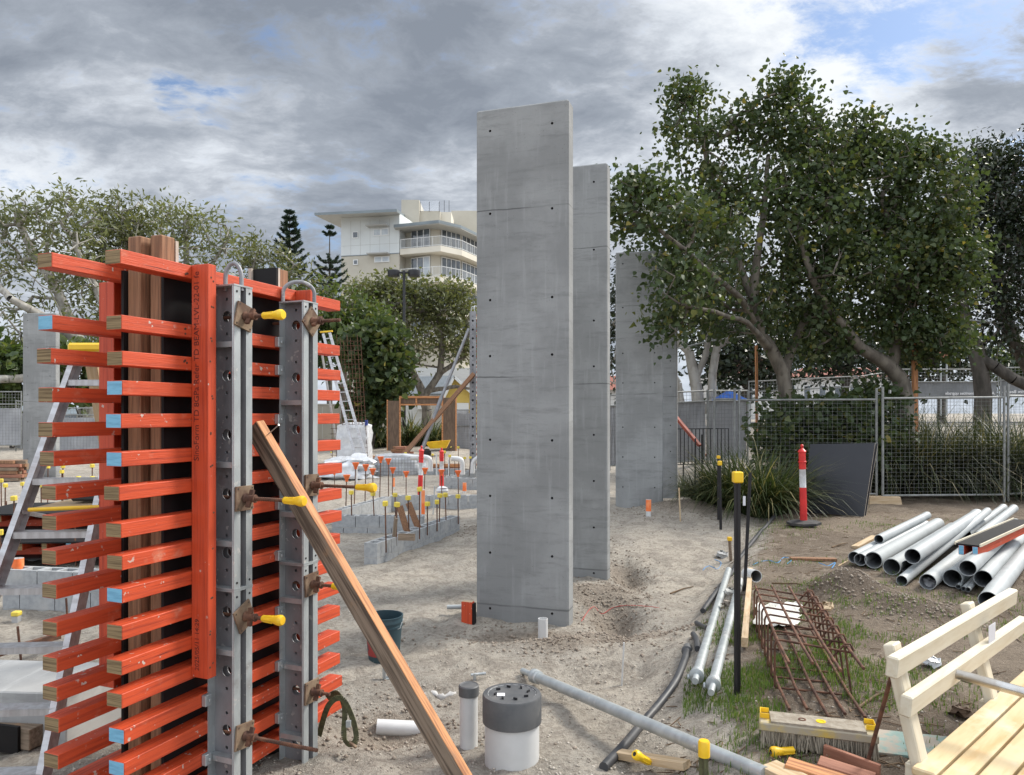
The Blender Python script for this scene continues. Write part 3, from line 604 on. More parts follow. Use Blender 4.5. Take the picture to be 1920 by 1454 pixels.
# ply faces and stop ends
M().box((.32, .0955, -.02), (1.30, .1125, 2.715)).obj('plywood_panel', 'ply', fw, bevel=.001)
M().box((.26, .2915, -.02), (1.30, .3085, 2.70)).obj('plywood_panel', 'ply', fw, bevel=.001)
M().box((.412, .1135, -.02), (.43, .2905, 2.862)).obj('stop_end', 'plyedge', fw)
M().box((.4105, .120, -.02), (.4118, .285, 2.85)).obj('stop_end', 'ply', fw)
b = M().box((1.166, .113, .0), (1.183, .2905, 2.865), 0, 0); b.obj('stop_end', 'ply', fw)
M().box((1.150, .285, 0.0), (1.166, .308, 2.87)).obj('stop_end', 'plyedge', fw)
M().box((1.184, .1125, 0.0), (1.20, .29, 2.865)).obj('stop_end', 'plyedge', fw)
M().box((1.201, .1135, 0.0), (1.275, .2, 2.862)).obj('stud', 'stud', fw, bevel=.003)
M().box((.28, .208, -.02), (.37, .2895, 2.868)).obj('stud', 'stud', fw, bevel=.006)
M().box((.32, .1135, -.02), (.409, .186, 2.875)).obj('stud', 'stud', fw, bevel=.006)
# upright LVL walers
up1 = M().box((.40, -.106, .70), (.455, -.0008, 2.73)).obj('upright_beam', 'lvlv', fw, bevel=.0025)
M().box((1.20, -.106, .55), (1.256, -.0008, 2.725)).obj('upright_beam', 'lvlv', fw, bevel=.0025)
M().box((.30, .4048, .62), (.36, .51, 2.66)).obj('upright_beam', 'lvlv', fw, bevel=.0025)
R = Matrix(((0, 0, -1, 0), (-1, 0, 0, 0), (0, 1, 0, 0), (0, 0, 0, 1)))      # text lying in the local YZ face that looks along -x
Rup = Matrix.Translation((.3995, -.048, 1.765)) @ R @ Matrix.Rotation(PI / 2, 4, 'Z')
lettering('lettering', 'SinoForm TD 8GPa Refer TD BEAM-LVL-22-01 fe', .0455, 'blackink', up1, Rup)
Rup = Matrix.Translation((.3995, -.048, .735)) @ R @ Matrix.Rotation(PI / 2, 4, 'Z')
lettering('lettering', '2025/05/11 14:29', .036, 'blackink', up1, Rup)
# knots, nail heads
nl = M()
for z in (2.66, 2.52, 2.36, 2.25, 2.08, 1.9, 1.74, 1.52, 1.34, 1.1, .92, .76):
    for q in range(rr.choice((1, 2, 2))):
        nl.lathe((.425 + rr.uniform(-.012, .014), -.1062, z + rr.uniform(-.012, .012)), [(.0055, 0, 0), (.0045, .0015, 0)], 8, (0, -1, 0))
nl.obj('nail', 'rust', up1)
nl = M()
for px, py, b_ in front[:3]:
    z = zr(py, 3.31)
    for q in range(3): nl.lathe((.365 + rr.uniform(-.012, .012), -.0002, z - .02 - rr.random() * .03), [(.006, 0, 0), (.005, .0015, 0)], 8, (0, -1, 0))
nl.obj('nail', 'rust', fw)

# steel soldiers: two channels back to back, holed webs, end plates, stiffeners and a lifting loop
def soldier(x0, ztop, zj, loop, stiff, hz):
    sd = bpy.data.objects.new('steel_soldier', None); COL.objects.link(sd); sd.parent = fw; sd.empty_display_size = .1
    W, D, fl, gap = .13, .17, .045, .04
    big = [(D / 2 + .003, z, .029) for z in np.arange(ztop - hz, .05, -.30)]
    sm = [(D / 2 + .003, z + q, .0085) for z in np.arange(ztop - hz, .05, -.30) for q in (.088, -.088) if 0.03 < z + q < ztop - .03]
    web = plate(D, ztop, .004, big + sm, 16)
    for wx in (x0 + fl, x0 + W - fl - .004):
        t = M(); t.v = [(wx + y, -D + x, z) for x, y, z in web.v]; t.f = list(web.f); t.m = list(web.m); t.obj('channel_web', 'steel', sd)
    f = M()
    for xa in (x0, x0 + W - fl):
        for ya in (-D, -.006): f.box((xa, ya, .0), (xa + fl, ya + .006, ztop))
    # rounded lips on the outer edges
    for xa in (x0 + .004, x0 + W - .004):
        f.tube([(xa, -D + .009, .0), (xa, -D + .009, ztop)], .006, 8)
    f.obj('channel_flange', 'galv', sd)
    for z, th in ((ztop, .008), (zj + .0085, .008), (zj - .0005, .008)): M().box((x0 - .002, -D - .002, z - th), (x0 + W + .002, .0, z)).obj('end_plate', 'galv', sd)
    for z in stiff: M().box((x0 + .002, -D + .0065, z - .014), (x0 + fl - .001, -.0065, z + .014)).obj('stiffener', 'galv', sd)
    M().tube(loop, .011, 10).obj('lifting_loop', 'steel', sd, smooth=60)
    bo = M()
    for z in (ztop - .035, zj + .035, zj - .035):
        for xx in (x0 + .02, x0 + W - .02): bo.lathe((xx, -D + .0005, z), [(.007, 0, 0), (.006, .003, 0)], 6, (0, -1, 0))
    bo.obj('bolt', 'blackmetal', sd)
    return sd
def arch(a, b, h, n=14):
    a, b = Vector(a), Vector(b); pts = [a]
    for i in range(n + 1):
        t = PI * i / n; pts.append((a + b) / 2 + (a - b) / 2 * math.cos(t) + Vector((0, 0, h * .45 + h * .55 * math.sin(t))))
    return pts + [b]
s1 = soldier(.506, 2.645, 1.115, arch((.55, -.075, 2.62), (.575, -.155, 2.62), .14), (2.345, 1.74, 1.345, .80, .26), .155)
s2 = soldier(1.054, 2.640, 1.14, arch((1.072, -.012, 2.635), (1.168, -.158, 2.635), .125), (2.06, 1.42, .93, .55, .15), .135)
# tie rods with plate washers, wing nuts and yellow end caps
def tie(x, z, L, capd, rot, tiltz=0.0, long_=False):
    y0 = -.171; t = bpy.data.objects.new('tie_rod', None); COL.objects.link(t); t.parent = fw; t.location = (x, y0, z); t.rotation_euler = (0, 0, tiltz)
    pts = []
    b = M().tube([(0, .30, 0), (0, -L, 0)], .0085, 8)
    n = int((L) / .011)
    for i in range(n): b.lathe((0, -L + .004 + i * .011, 0), [(.0085, 0, 0), (.0105, .002, 0), (.0105, .004, 0), (.0085, .006, 0)], 8, (0, 1, 0), cap=(False, False))
    b.obj('threaded_rod', 'rust', t, smooth=40)
    b = M().box((-.062, -.011, -.062), (.062, -.0005, .062))
    for q in ((-.05, -.05), (.05, -.05), (.05, .05), (-.05, .05)): b.lathe((q[0], -.0115, q[1]), [(.006, 0, 1), (.005, .001, 1)], 8, (0, -1, 0))
    b.xf(Matrix.Rotation(rot, 4, 'Y')); b.obj('plate_washer', ['rustplate', 'blackmetal'], t, bevel=.0015)
    b = M().lathe((0, -.012, 0), [(.026, 0, 0), (.026, .008, 0), (.019, .012, 0), (.018, .055, 0), (.021, .058, 0), (.021, .066, 0)], 14, (0, -1, 0))
    for s_ in (1, -1): b.box((-.008, -.055, s_ * .014 if s_ > 0 else -.046), (.008, -.03, .046 if s_ > 0 else -.014))
    b.xf(Matrix.Rotation(rot * .7 + .4, 4, 'Y')); b.obj('wing_nut', 'rust', t, bevel=.002, smooth=40)
    if capd:
        b = M().lathe((0, -L - .012, 0), [(.0155, 0, 0), (.0175, .004, 0), (.0165, .05, 0), (.018, .062, 0), (.024, .085, 0), (.027, .1, 0), (.027, .112, 0), (.021, .122, 0), (.0, .124, 1)], 18, (0, 1, 0), cap=(True, False))
        for q in range(6):
            a = PI * q / 3; b.bar((math.cos(a) * .015, -L - .002, math.sin(a) * .015), (math.cos(a) * .0185, -L + .052, math.sin(a) * .0185), .005, .004)
        b.xf(Matrix.Translation((0, -L * 1, 0)) @ Matrix.Rotation(PI, 4, 'Z') @ Matrix.Translation((0, L, 0))); b.obj('safety_cap', ['yellow', 'blackmetal'], t, smooth=40)
    return t
tie(.571, 2.487, .135, 1, .25, .02); tie(.571, 1.57, .265, 1, .02); tie(.571, .973, .13, 1, -.42, .03); tie(.571, .37, .45, 0, .12)
tie(1.119, 2.525, .20, 0, .72); tie(1.119, 1.587, .32, 1, .03); tie(1.119, 1.02, .16, 1, -.05); tie(1.119, .404, .13, 0, .03)
# galvanised beam clips against the rear flanges
def clips(x0, rows):
    for i in rows:
        z = zr(front[i][1], 3.31) - .032
        b = M().box((x0 - .042, -.030, z - .028), (x0 - .0005, -.001, z + .028)).box((x0 - .026, -.038, z - .008), (x0 - .012, -.0302, z + .008))
        b.obj('beam_clip', 'galv', fw, bevel=.003)
clips(1.054, (1, 2, 4, 7, 9, 11, 13, 15)); clips(.506, (11, 13, 15))
# raking timber brace nailed to the beams
a = floc((-1.40, 4.06, 1.93)); b2 = floc((-.10, 3.63, -.03)); b2z = a + (b2 - a) * .0
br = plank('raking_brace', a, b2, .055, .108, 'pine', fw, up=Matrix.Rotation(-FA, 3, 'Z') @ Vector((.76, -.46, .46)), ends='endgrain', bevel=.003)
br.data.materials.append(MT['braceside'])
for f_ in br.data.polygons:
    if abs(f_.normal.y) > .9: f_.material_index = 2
M().tube([(.09, .0, .049), (.10, -.01, .16)], .003, 8).lathe((.10, -.01, .16), [(.006, 0, 0), (.006, .003, 0)], 8, (.1, -.1, 1)).obj('nail', 'galv', br)
# ------------------------------------------------------------------ block footing walls
def block_run(b, p0, p1, ztop, courses=2, first=.39, hollow=True, th=.19):
    """hollow blocks 390 x 190 with 10 mm joints round a mortar core, into builder b (0 block, 1 mortar)"""
    p0, p1 = Vector((p0[0], p0[1], 0)), Vector((p1[0], p1[1], 0)); d = (p1 - p0).normalized(); nrm = Vector((-d.y, d.x, 0)); L = (p1 - p0).length
    R = Matrix((d, nrm, Vector((0, 0, 1)))).transposed().to_4x4(); T = Matrix.Translation(p0) @ R
    for c in range(courses):
        z1 = ztop - c * .2; z0 = z1 - .19; x = 0.0 if c % 2 == 0 else -.2
        while x < L - .05:
            a, e = max(x, 0), min(x + .39, L)
            if e - a > .04:
                t = M()
                if c == 0 and hollow:
                    w = .032
                    t.box((a, 0, z0), (e, w, z1)).box((a, th - w, z0), (e, th, z1)).box((a, w + .0005, z0), (a + w, th - w - .0005, z1)).box((e - w, w + .0005, z0), (e, th - w - .0005, z1))
                    if e - a > .3: t.box(((a + e) / 2 - w / 2, w + .0005, z0), ((a + e) / 2 + w / 2, th - w - .0005, z1))
                else: t.box((a, 0, z0), (e, th, z1))
                b.join(t.xf(T))
            x += .40
        t = M().box((.004, .006, z0 - .011), (L - .004, th - .006, z0 - .001 if hollow or c else z0), 1)
        if c == 0 and hollow: t.box((.004, .0325, z0), (L - .004, th - .0325, z0 + .05), 1)
        b.join(t.xf(T))
    return b
def xy(p): return (p.x, p.y)
def footing(label, runs, group='block footing walls'):
    p0 = runs[0][0]; t = thing('block_footing', label, 'block wall', on(p0[0], p0[1]), 0, group)
    for r in runs:
        block_run(M(), *r[:2], r[2], r[3] if len(r) > 3 else 2, hollow=(r[4] if len(r) > 4 else True)).obj('block_run', ['block', 'mortar'], t, bevel=0, fixn=False).location = -Vector(t.location)
    return t
ZT = .30
a0, a1 = PZ(707, 1019.5, ZT), PZ(862, 967.5, ZT)
footing('low footing wall of pale grey blocks carrying leaning offcuts, in front of the boxed footing', [(xy(a0), xy(a1), ZT, 3)])
c0, c1, d1, b1 = PZ(640, 957, ZT), PZ(742, 929.5, ZT), PZ(905, 929.5, ZT), PZ(792, 969, ZT)
u = (c1 - c0).normalized(); bb = PZ(628, 967.5, ZT)
footing('boxed footing of grey blocks ringed by orange capped bars', [(xy(bb + Vector((-.05, 0, 0))), xy(b1), ZT, 3), (xy(c0 + u * .02), xy(c1 - u * .22), ZT, 3), (xy(c1 + Vector((-.1, -.1, 0))), xy(d1), ZT, 3)])
e0, e1, e2 = PZ(838, 895, ZT), PZ(905, 898, ZT), PZ(905, 876, ZT)
footing('far block footing with white pipe bends, left of the tallest wall', [(xy(PZ(833, 896, ZT)), xy(e1), ZT, 2), (xy(PZ(846, 894, ZT)), xy(PZ(897, 880, ZT)), ZT, 2), (xy(PZ(790, 879.5, ZT)), xy(PZ(868, 879.5, ZT)), ZT, 2)])
f0, f1 = PZ(5, 1068, .42), PZ(205, 1076, .42)
footing('block footing seen through the treads of the stepladder', [(xy(f0), xy(f1), .42, 3)])

# ------------------------------------------------------------------ starter bars with caps: cap pixel, foot pixel, foot height
def capped_bar(px, py, qx, qy, z, kind, label, r=.010, cap=True, grp='capped starter bars'):
    q = PZ(qx, qy, z); top = P(px, py, q.y + (px - qx) * .002)
    t = thing('starter_bar', label, 'capped bar', q, 0, grp)
    d = top - q; M().tube([(0, 0, -.12), tuple(d)], r, 6).obj('bar', 'rust', t, smooth=50)
    if kind == 'o': b = M().lathe(d + Vector((0, 0, -.07)), [(.026, 0, 0), (.026, .03, 0), (.034, .045, 0), (.066, .115, 0), (.066, .125, 0)], 14)
    else:
        b = M().box((-.032, -.032, -.03), (.032, .032, .035)); b.xf(Matrix.Translation(d) @ Matrix.Rotation(random.uniform(0, 1.5), 4, 'Z') @ Matrix.Rotation(random.uniform(-.15, .15), 4, 'X'))
    b.obj('safety_cap', 'orangecap' if kind == 'o' else 'yellow2', t, bevel=.006 if kind != 'o' else 0, smooth=40 if kind == 'o' else None)
    return t
zx = lambda x: 600 + x / 5.19
zy = lambda y: 800 + y / 5.19
ORD = ['first', 'second', 'third', 'fourth', 'fifth', 'sixth', 'seventh', 'eighth', 'ninth', 'tenth', 'eleventh', 'twelfth', 'thirteenth', 'fourteenth', 'fifteenth', 'sixteenth', 'seventeenth', 'eighteenth', 'nineteenth', 'twentieth']
og = [(140, 445, 145, 640, 0), (260, 500, 250, 775, ZT), (347, 380, 332, 755, ZT), (445, 397, 437, 730, ZT), (513, 437, 520, 700, ZT), (590, 320, 580, 690, ZT), (665, 338, 668, 672, ZT), (708, 425, 703, 660, ZT), (838, 462, 838, 664, ZT), (1022, 430, 1010, 668, ZT), (1182, 447, 1186, 664, ZT), (1343, 456, 1348, 672, ZT)]
for i, (a, b_, c, d, z) in enumerate(sorted(og)):
    capped_bar(zx(a), zy(b_), zx(c), zy(d), z, 'o', 'orange flared cap bar, %s from the left along the boxed footing' % ORD[i], grp='orange capped starter bars')
yg = [(83, 672, 90, 730, 0, 'behind the formwork beam ends'), (305, 645, 308, 862, ZT, 'on the front run of the boxed footing, left of two'), (515, 658, 530, 868, ZT, 'on the front run of the boxed footing, right of two'), (635, 752, 644, 1138, .28, 'standing in the near end of the low block wall'),
      (730, 668, 737, 870, ZT, 'just behind the leaning brown offcuts'), (749, 762, 741, 1075, ZT, 'between the grey offcut and the first brown offcut'), (857, 697, 868, 1010, ZT, 'between the two brown offcuts'), (970, 612, 968, 1015, ZT, 'beside the right brown offcut, with a pale taller cap'),
      (1045, 756, 1045, 980, ZT, 'on the low block wall, first right of the offcuts'), (1138, 737, 1140, 945, ZT, 'on the low block wall, with the tallest bright cap'), (1167, 674, 1160, 925, ZT, 'on the low block wall, left of a close pair'), (1220, 668, 1228, 910, ZT, 'on the low block wall, right of a close pair'), (1343, 682, 1346, 880, ZT, 'at the far end of the low block wall'),
      (677, 48, 680, 262, .2, 'in front of the timber portal, above the wrapped pallet'), (1095, 275, 1093, 410, .1, 'left of the white pipe riser, far footing'), (1212, 250, 1218, 490, ZT, 'right beside the second striped bollard'), (1263, 288, 1260, 480, ZT, 'next to the green taped riser'), (1312, 300, 1312, 470, ZT, 'right of the green taped riser'), (1345, 205, 1352, 450, ZT, 'tallest one by the bent pipes'), (1408, 308, 1410, 440, ZT, 'between the two bent pipes, left'), (1463, 303, 1452, 440, ZT, 'between the two bent pipes, right'), (1277, 205, 1277, 290, .2, 'behind the second striped bollard'), (833, 262, 815, 500, 0, 'on a galvanised stake before the wrapped pallet'), (110, 255, 112, 300, .2, 'under the far ladder'), (482, 195, 482, 250, .2, 'at the foot of the white wrapped stack')]
for i, (a, b_, c, d, z, w_) in enumerate(yg):
    capped_bar(zx(a), zy(b_), zx(c), zy(d), z, 'y', 'yellow capped bar ' + w_, grp='yellow capped starter bars')
lg = [(2, 902, 3, 942), (10, 911, 9, 945), (43, 908, 42, 940), (26, 935, 30, 1005), (90, 876, 89, 915), (118, 875, 118, 900), (116, 885, 116, 920), (147, 897, 146, 935), (173, 874, 172, 930), (173, 897, 173, 935), (0, 999, 1, 1050), (77, 911, 78, 945)]
for i, (a, b_, c, d) in enumerate(sorted(lg)):
    zf = -.0; capped_bar(a, b_, c, max(d + 45, 965), 0.02, 'y', 'small yellow capped bar left of the formwork, %s from the left' % ORD[i], grp='yellow capped bars left of the formwork')
# bare uprights near the ladder
for i, (x0, y0, x1, y1, w_) in enumerate(((33, 1175, 46, 1282, 'below the lowest ladder treads'), (124, 1122, 130, 1205, 'between the formwork beam ends'), (140, 985, 143, 1062, 'in front of the stacked shutters'), (12, 940, 14, 1010, 'at the left edge, tall and thin'))):
    q = G(x1, max(y1, 1010)); top = P(x0, y0, q.y)
    tag(M().tube([q - Vector((0, 0, .1)), top], .009, 7).obj('reinforcing_bar', 'rust', loc=q, smooth=50), 'bare rusty bar standing ' + w_, 'rebar', 'bare rebars')

# ------------------------------------------------------------------ offcuts leaning in the block cores
def oc(label, p, q, wd, h, m, up=(.3, -1, .1), cat='timber offcut', group=None, nm='timber_offcut', ends=None, bevel=.003):
    o = plank(nm, p, q, wd, h, m, None, up, ends, bevel); return tag(o, label, cat, group)
A = lambda x, y, z: PZ(zx(x), zy(y), z)
g = 'offcuts leaning on the low block wall'
q = PZ(zx(715), zy(1110), ZT - .06); oc('grey weathered offcut leaning nearest in the block wall', q, P(zx(740), zy(885), q.y - .05), .035, .13, 'pineold', group=g)
q = PZ(zx(855), zy(1050), ZT - .06); oc('dark brown offcut leaning in the block wall, left of two', q, P(zx(775), zy(775), q.y + .02), .09, .045, 'stud', group=g)
q = PZ(zx(965), zy(1010), ZT - .06); oc('dark brown offcut leaning in the block wall, right of two', q, P(zx(860), zy(742), q.y + .02), .09, .05, 'stud', group=g)
q = PZ(zx(765), zy(1075), ZT + .03); oc('short brown block of wood lying on the block wall', q, q + Vector((.22, -.03, 0)), .09, .06, 'pineold', group=g)

# ------------------------------------------------------------------ striped bollards
def bollard(px, ytop, ybase, z, label, tilt=0.0, base=True, bag=False):
    Y = (CAMZ - z) * FPX / (ybase - HY); X = (px - CX) / FPX * Y; H = (ybase - ytop) / FPX * Y
    t = thing('bollard', label, 'bollard', (X, Y, z), 0, 'red and white striped bollards'); r = .05
    k = H / 1.15
    M().lathe((0, 0, .03), [(r * 1.06, 0, 0), (r, .5 * k, 0)], 20).obj('lower_post', 'redplastic', t, smooth=40)
    M().lathe((0, 0, .03), [(r * 1.0, .5 * k, 0), (r * .97, .5 * k + .002, 0), (r * .97, .76 * k, 0), (r, .762 * k, 0)], 20).obj('reflective_band', 'reflect', t, smooth=40)
    M().lathe((0, 0, .03), [(r, .762 * k, 0), (r, .855 * k, 0), (r * 1.18, .86 * k, 0), (r * 1.18, .875 * k, 0), (r, .88 * k, 0), (r, 1.0 * k, 0), (r * 1.22, 1.005 * k, 0), (r * 1.22, 1.02 * k, 0), (r * .75, 1.045 * k, 0), (r * .35, 1.06 * k, 0), (r * .33, 1.075 * k, 0), (r * .48, 1.09 * k, 0), (r * .48, 1.105 * k, 0), (r * .2, 1.12 * k, 0)], 20).obj('top', 'redplastic', t, smooth=35)
    if base:
        M().lathe((0, 0, 0), [(.25, 0, 0), (.25, .035, 0), (.10, .06, 0), (.06, .062, 0)], 8).obj('rubber_base', 'rubber', t)
    if bag:
        M().lathe((0, -.05, -.02), [(.12, 0, 0), (.15, .04, 0), (.13, .11, 0), (.06, .15, 0)], 10).jit(.012).obj('sandbag', 'plastic', t, smooth=60)
    t.rotation_euler = (0, tilt, PI / 8)
    return t
bollard(787, 836, 938, .1, 'red and white bollard behind the boxed footing, leaning slightly left', .035)
bollard(828, 840, 922, .15, 'red and white bollard with a bagged base before the yellow wheelbarrow', 0, False, True)
bollard(1507, 833, 983, float(gz(4.47, 11.45)) + .035, 'red and white bollard on a black octagonal base by the dark sheet', -.03)

# ------------------------------------------------------------------ pipe risers and inspection caps
def riser(px, ybase, ytop, dia, label, m='pvc', paint=None, capm=None, grp='pipe risers', lean=(0, 0)):
    q = G(px, ybase); H = (ybase - ytop) / FPX * q.y; r = dia / 2
    t = thing('pipe_riser', label, 'pipe', q, 0, grp)
    prof = [(r, -.2, 0), (r, H, 0), (r * .88, H, 0), (r * .88, H - .15, 1)]
    M().lathe((0, 0, 0), prof, 20, (lean[0], lean[1], 1)).obj('pipe', [m, 'pvcin'], t, smooth=40)
    if paint: M().lathe((0, 0, 0), [(r + .002, H * paint[0], 0), (r + .002, H * paint[1], 0)], 20, (lean[0], lean[1], 1), cap=(False, False)).obj('paint_band', 'orangepaint', t, smooth=40)
    if capm: M().lathe((0, 0, H - .045), [(r * 1.13, 0, 0), (r * 1.13, .055, 0), (r * 1.02, .062, 0), (r * .9, .058, 0), (0.001, .06, 0)], 20).obj('cap', capm, t, smooth=30)
    return t
riser(879, 1402, 1289, .108, 'slim white pipe riser with a grey screw cap', capm='pvcdark')
t = riser(960, 1421, 1300, .31, 'wide white inspection pipe under a slotted grey lid')
t.children[0].name = 'pipe'
H = (1421 - 1300) / FPX * t.location.y
M().lathe((0, 0, 0), [(.168, H - .155, 0), (.168, H - .01, 0), (.163, H, 0), (.14, H + .004, 0), (.135, H - .002, 0), (.001, H - .001, 0)], 40).obj('lid', 'pvcdark', t, smooth=30)
b = M()
for i in range(8):
    a = i * PI / 4 + .2; c_, s_ = math.cos(a) * .095, math.sin(a) * .095
    b.bar((c_ - .012 * math.cos(a + .8), s_ - .012 * math.sin(a + .8), H + .004), (c_ + .012 * math.cos(a + .8), s_ + .012 * math.sin(a + .8), H + .004), .007, .012)
b.obj('lid_slot', 'blackmetal', t)
M().box((-.085, -.05, H + .001), (-.04, -.005, H + .003)).obj('sticker', 'paper', t)
riser(1018, 1196, 1160, .09, 'short white pipe stub at the foot of the tallest wall, chipped at its rim')
riser(33, 1137, 1047, .11, 'white pipe riser with dripping orange paint behind the stepladder', paint=(.55, 1.0))
riser(62, 1052, 1030, .11, 'low orange painted pipe stub beside the stacked shutters', paint=(.4, 1.0))
riser(1216, 968, 937, .085, 'orange painted pipe riser before the dark concrete wall', paint=(.3, 1.0))
riser(871, 925, 905, .09, 'orange topped pipe stub left of the tallest wall', paint=(.2, 1.0))
riser(738, 917, 896, .06, 'thin orange marked riser among the orange caps', paint=(.2, 1.0))
riser(668, 905, 875, .07, 'thin pink marked riser left of the wrapped pallet')
riser(1330, 935, 912, .30, 'short wide white riser with grey collar near the strappy grass', capm=None)
q = G(1330, 935); 
# orange painted tapered stub in the boxed footing
q = PZ(zx(998), zy(880), .1); t = thing('marker_post', 'white marker post sprayed orange inside the boxed footing', 'marker post', q)
M().box((-.045, -.02, -.1), (.045, .02, .50)).obj('post', 'pvc', t, bevel=.004); M().box((-.02, -.0225, .05), (.0455, -.0205, .49)).obj('paint_stripe', 'orangepaint', t)
# bent white pipes at the far footing
def bend(label, pts, r=.055):
    b = M(); P_ = [Vector(p) for p in pts]; out_ = [P_[0]]
    for i in range(1, len(P_) - 1):
        a, c, d = P_[i - 1], P_[i], P_[i + 1]; k = .13; s0 = c + (a - c).normalized() * k; s1 = c + (d - c).normalized() * k
        for j in range(7):
            t_ = j / 6; out_.append((s0 * (1 - t_) ** 2 + c * 2 * t_ * (1 - t_) + s1 * t_ ** 2))
    out_.append(P_[-1]); tag(b.tube(out_, r, 14).obj('bent_pipe', 'pvc', loc=P_[0], smooth=50), label, 'pipe', 'bent white pipes')
Y = 17.6
bend('long white pipe elbowed down behind the striped bollard', (P(770, 858, Y), P(807, 858, Y), P(807, 884, Y)), .06)
bend('white elbow pipe dropping right of the second bollard', (P(846, 860, Y), P(867, 861, Y), P(867, 890, Y)), .06)
bend('white elbow pipe dropping beside the tallest wall', (P(900, 858, Y - .4), P(887, 862, Y - .4), P(886, 888, Y - .4)), .05)
for i, (x0, y0, x1, y1, m, w_) in enumerate(((818, 852, 819, 880, 'pvc', 'white riser between the bent pipes'), (841, 862, 842, 880, 'pvc', 'riser wrapped in green tape'), (815, 912, 812, 965, 'pvcgrey', 'thin pale stake left of the bright yellow cap'), (863, 926, 859, 966, 'pvcgrey', 'thin pale stake at the end of the low block wall'), (757, 862, 757, 900, 'galv', 'short galvanised stake before the wrapped pallet'))):
    q = G(x1, max(y1, 893)); tag(M().tube([q, P(x0, y0, q.y)], .022 if i < 2 else .012, 10).obj('pipe_stake', m, loc=q, smooth=50), w_, 'stake', 'thin stakes and risers')

# ------------------------------------------------------------------ shrink-wrapped pallets and bags
def wrapped(label, a, b, ybase, htop, depth, sag=.0, seed=1):
    p, q = G(a, ybase), G(b, ybase); Lx = (q - p).length; H = (ybase - htop) / FPX * p.y
    t = thing('wrapped_pallet', label, 'wrapped pallet', p, 0, 'shrink wrapped pallets')
    n, mm = 34, 16; v = []; f = []
    for j in range(mm + 1):
        for i in range(n):
            a_ = 2 * PI * i / n; c_, s_ = math.cos(a_), math.sin(a_); k = (abs(c_) ** 5 + abs(s_) ** 5) ** (-.2)
            h = j / mm; rr_ = 1 + (.05 + sag * .3) * (float(vnoise(i * .55, j * .5, seed)) - .5) * 2 - sag * max(0, h - .35) * .55
            if j == mm: rr_ *= .55
            zz_ = H * (h if j < mm else 1.0) * (1 - sag * .5 * float(vnoise(i * .25, 2, seed + 3))) + .03 * (float(vnoise(i * .9, j * .9, seed + 5)) - .5)
            v.append((Lx / 2 + c_ * k * Lx / 2 * rr_, depth / 2 + s_ * k * depth / 2 * rr_, zz_))
    for j in range(mm):
        for i in range(n): f.append((j * n + i, j * n + (i + 1) % n, (j + 1) * n + (i + 1) % n, (j + 1) * n + i))
    f.append(tuple(mm * n + i for i in range(n)))
    M().add(v, f).obj('shrink_wrap', 'plastic', t, smooth=70)
    return t, Lx, H
wrapped('crumpled heap of milky shrink wrapped sheets below the far ladder', 592, 694, 898, 846, 1.2, .9, 3)
t, Lx, H = wrapped('boxy shrink wrapped pallet of wire baskets behind the orange caps', 699, 780, 893, 851, 1.0, .12, 8)
b = M()
for i in range(15): x = Lx * (i + .5) / 15; b.box((x - .006, -.062, .04), (x + .006, -.05, H * .82))
for i in range(7): z = .05 + H * .78 * i / 6; b.box((.02, -.075, z - .006), (Lx - .02, -.0625, z + .006))
b.obj('basket_mesh', 'steel', t, fixn=False)
wrapped('small white wrapped bundle right of the boxy wrapped pallet', 776, 800, 889, 853, .8, .2, 12)
wrapped('white wrapped stack of blocks under the rebar cage', 628, 688, 872, 792, 1.0, .06, 15)
wrapped('white sack of material on the ground behind the left formwork beams', 113, 165, 936, 899, 1.2, .7, 18)

# ------------------------------------------------------------------ far ladder, rebar cage, portal frame, props, wheelbarrow
Y = 25.0
t = thing('extension_ladder', 'aluminium ladder leaning by the rebar cage, seen over the formwork beam ends', 'ladder', on((675 - CX) / FPX * Y, Y)); o_ = Vector(t.location)
l0, l1, r0, r1 = P(606, 626, Y + .9), P(668, 862, Y), P(618, 624, Y + .9), P(687, 862, Y)
for a, b_ in ((l0, l1), (r0, r1)): plank('rail', b_ - o_, a - o_, .06, .09, 'alu', t, up=(1, 0, 0))
for i in range(14):
    k = .02 + i * .072
    plank('rung', l1.lerp(l0, k) - o_, r1.lerp(r0, k) - o_, .05, .035, 'alu', t)
plank('top_cap', l0 + Vector((-.1, 0, .05)) - o_, r0 + Vector((.1, 0, .05)) - o_, .12, .05, 'yellow', t)
plank('brace_leg', P(600, 640, Y + 1.2) - o_, P(636, 862, Y + 2.2) - o_, .06, .05, 'alu', t)
b = M(); Y = 26.0; t = thing('rebar_cage', 'tall rusty wall reinforcement cage standing beside the far ladder', 'rebar cage', on((668 - CX) / FPX * Y, Y)); o_ = Vector(t.location)
for dy in (0, .13):
    b = M()
    for i in range(8): x = 647 + (690 - 647) * i / 7; xt = 631 + (676 - 631) * i / 7; b.tube([P(x, 868, Y + dy) - o_, P(xt, 628 + 6 * (i % 3), Y + dy) - o_], .009, 5)
    for i in range(27):
        k = i / 26; y = 866 - k * 226; xa = 647 - 16 * k; xb = 690 - 14 * k; b.tube([P(xa - 1, y, Y + dy) - o_, P(xb + 1, y, Y + dy) - o_], .007, 5)
    b.obj('bar_mesh', 'rust', t, fixn=False)
b = M()
for i in range(9): x = 623 + 8 * i; b.tube([P(x, 868, Y + .3) - o_, P(x - 1, 785, Y + .3) - o_], .011, 5)
for i in range(8): y = 864 - 10 * i; b.tube([P(620, y, Y + .3) - o_, P(690, y, Y + .3) - o_], .009, 5)
b.obj('bar_mesh', 'rust', t, fixn=False)
M().box(P(684, 798, Y - .05) - o_, P(690, 788, Y + .05) - o_).obj('cap', mat('blue_bottle_cap', (.03, .05, .22)), t)
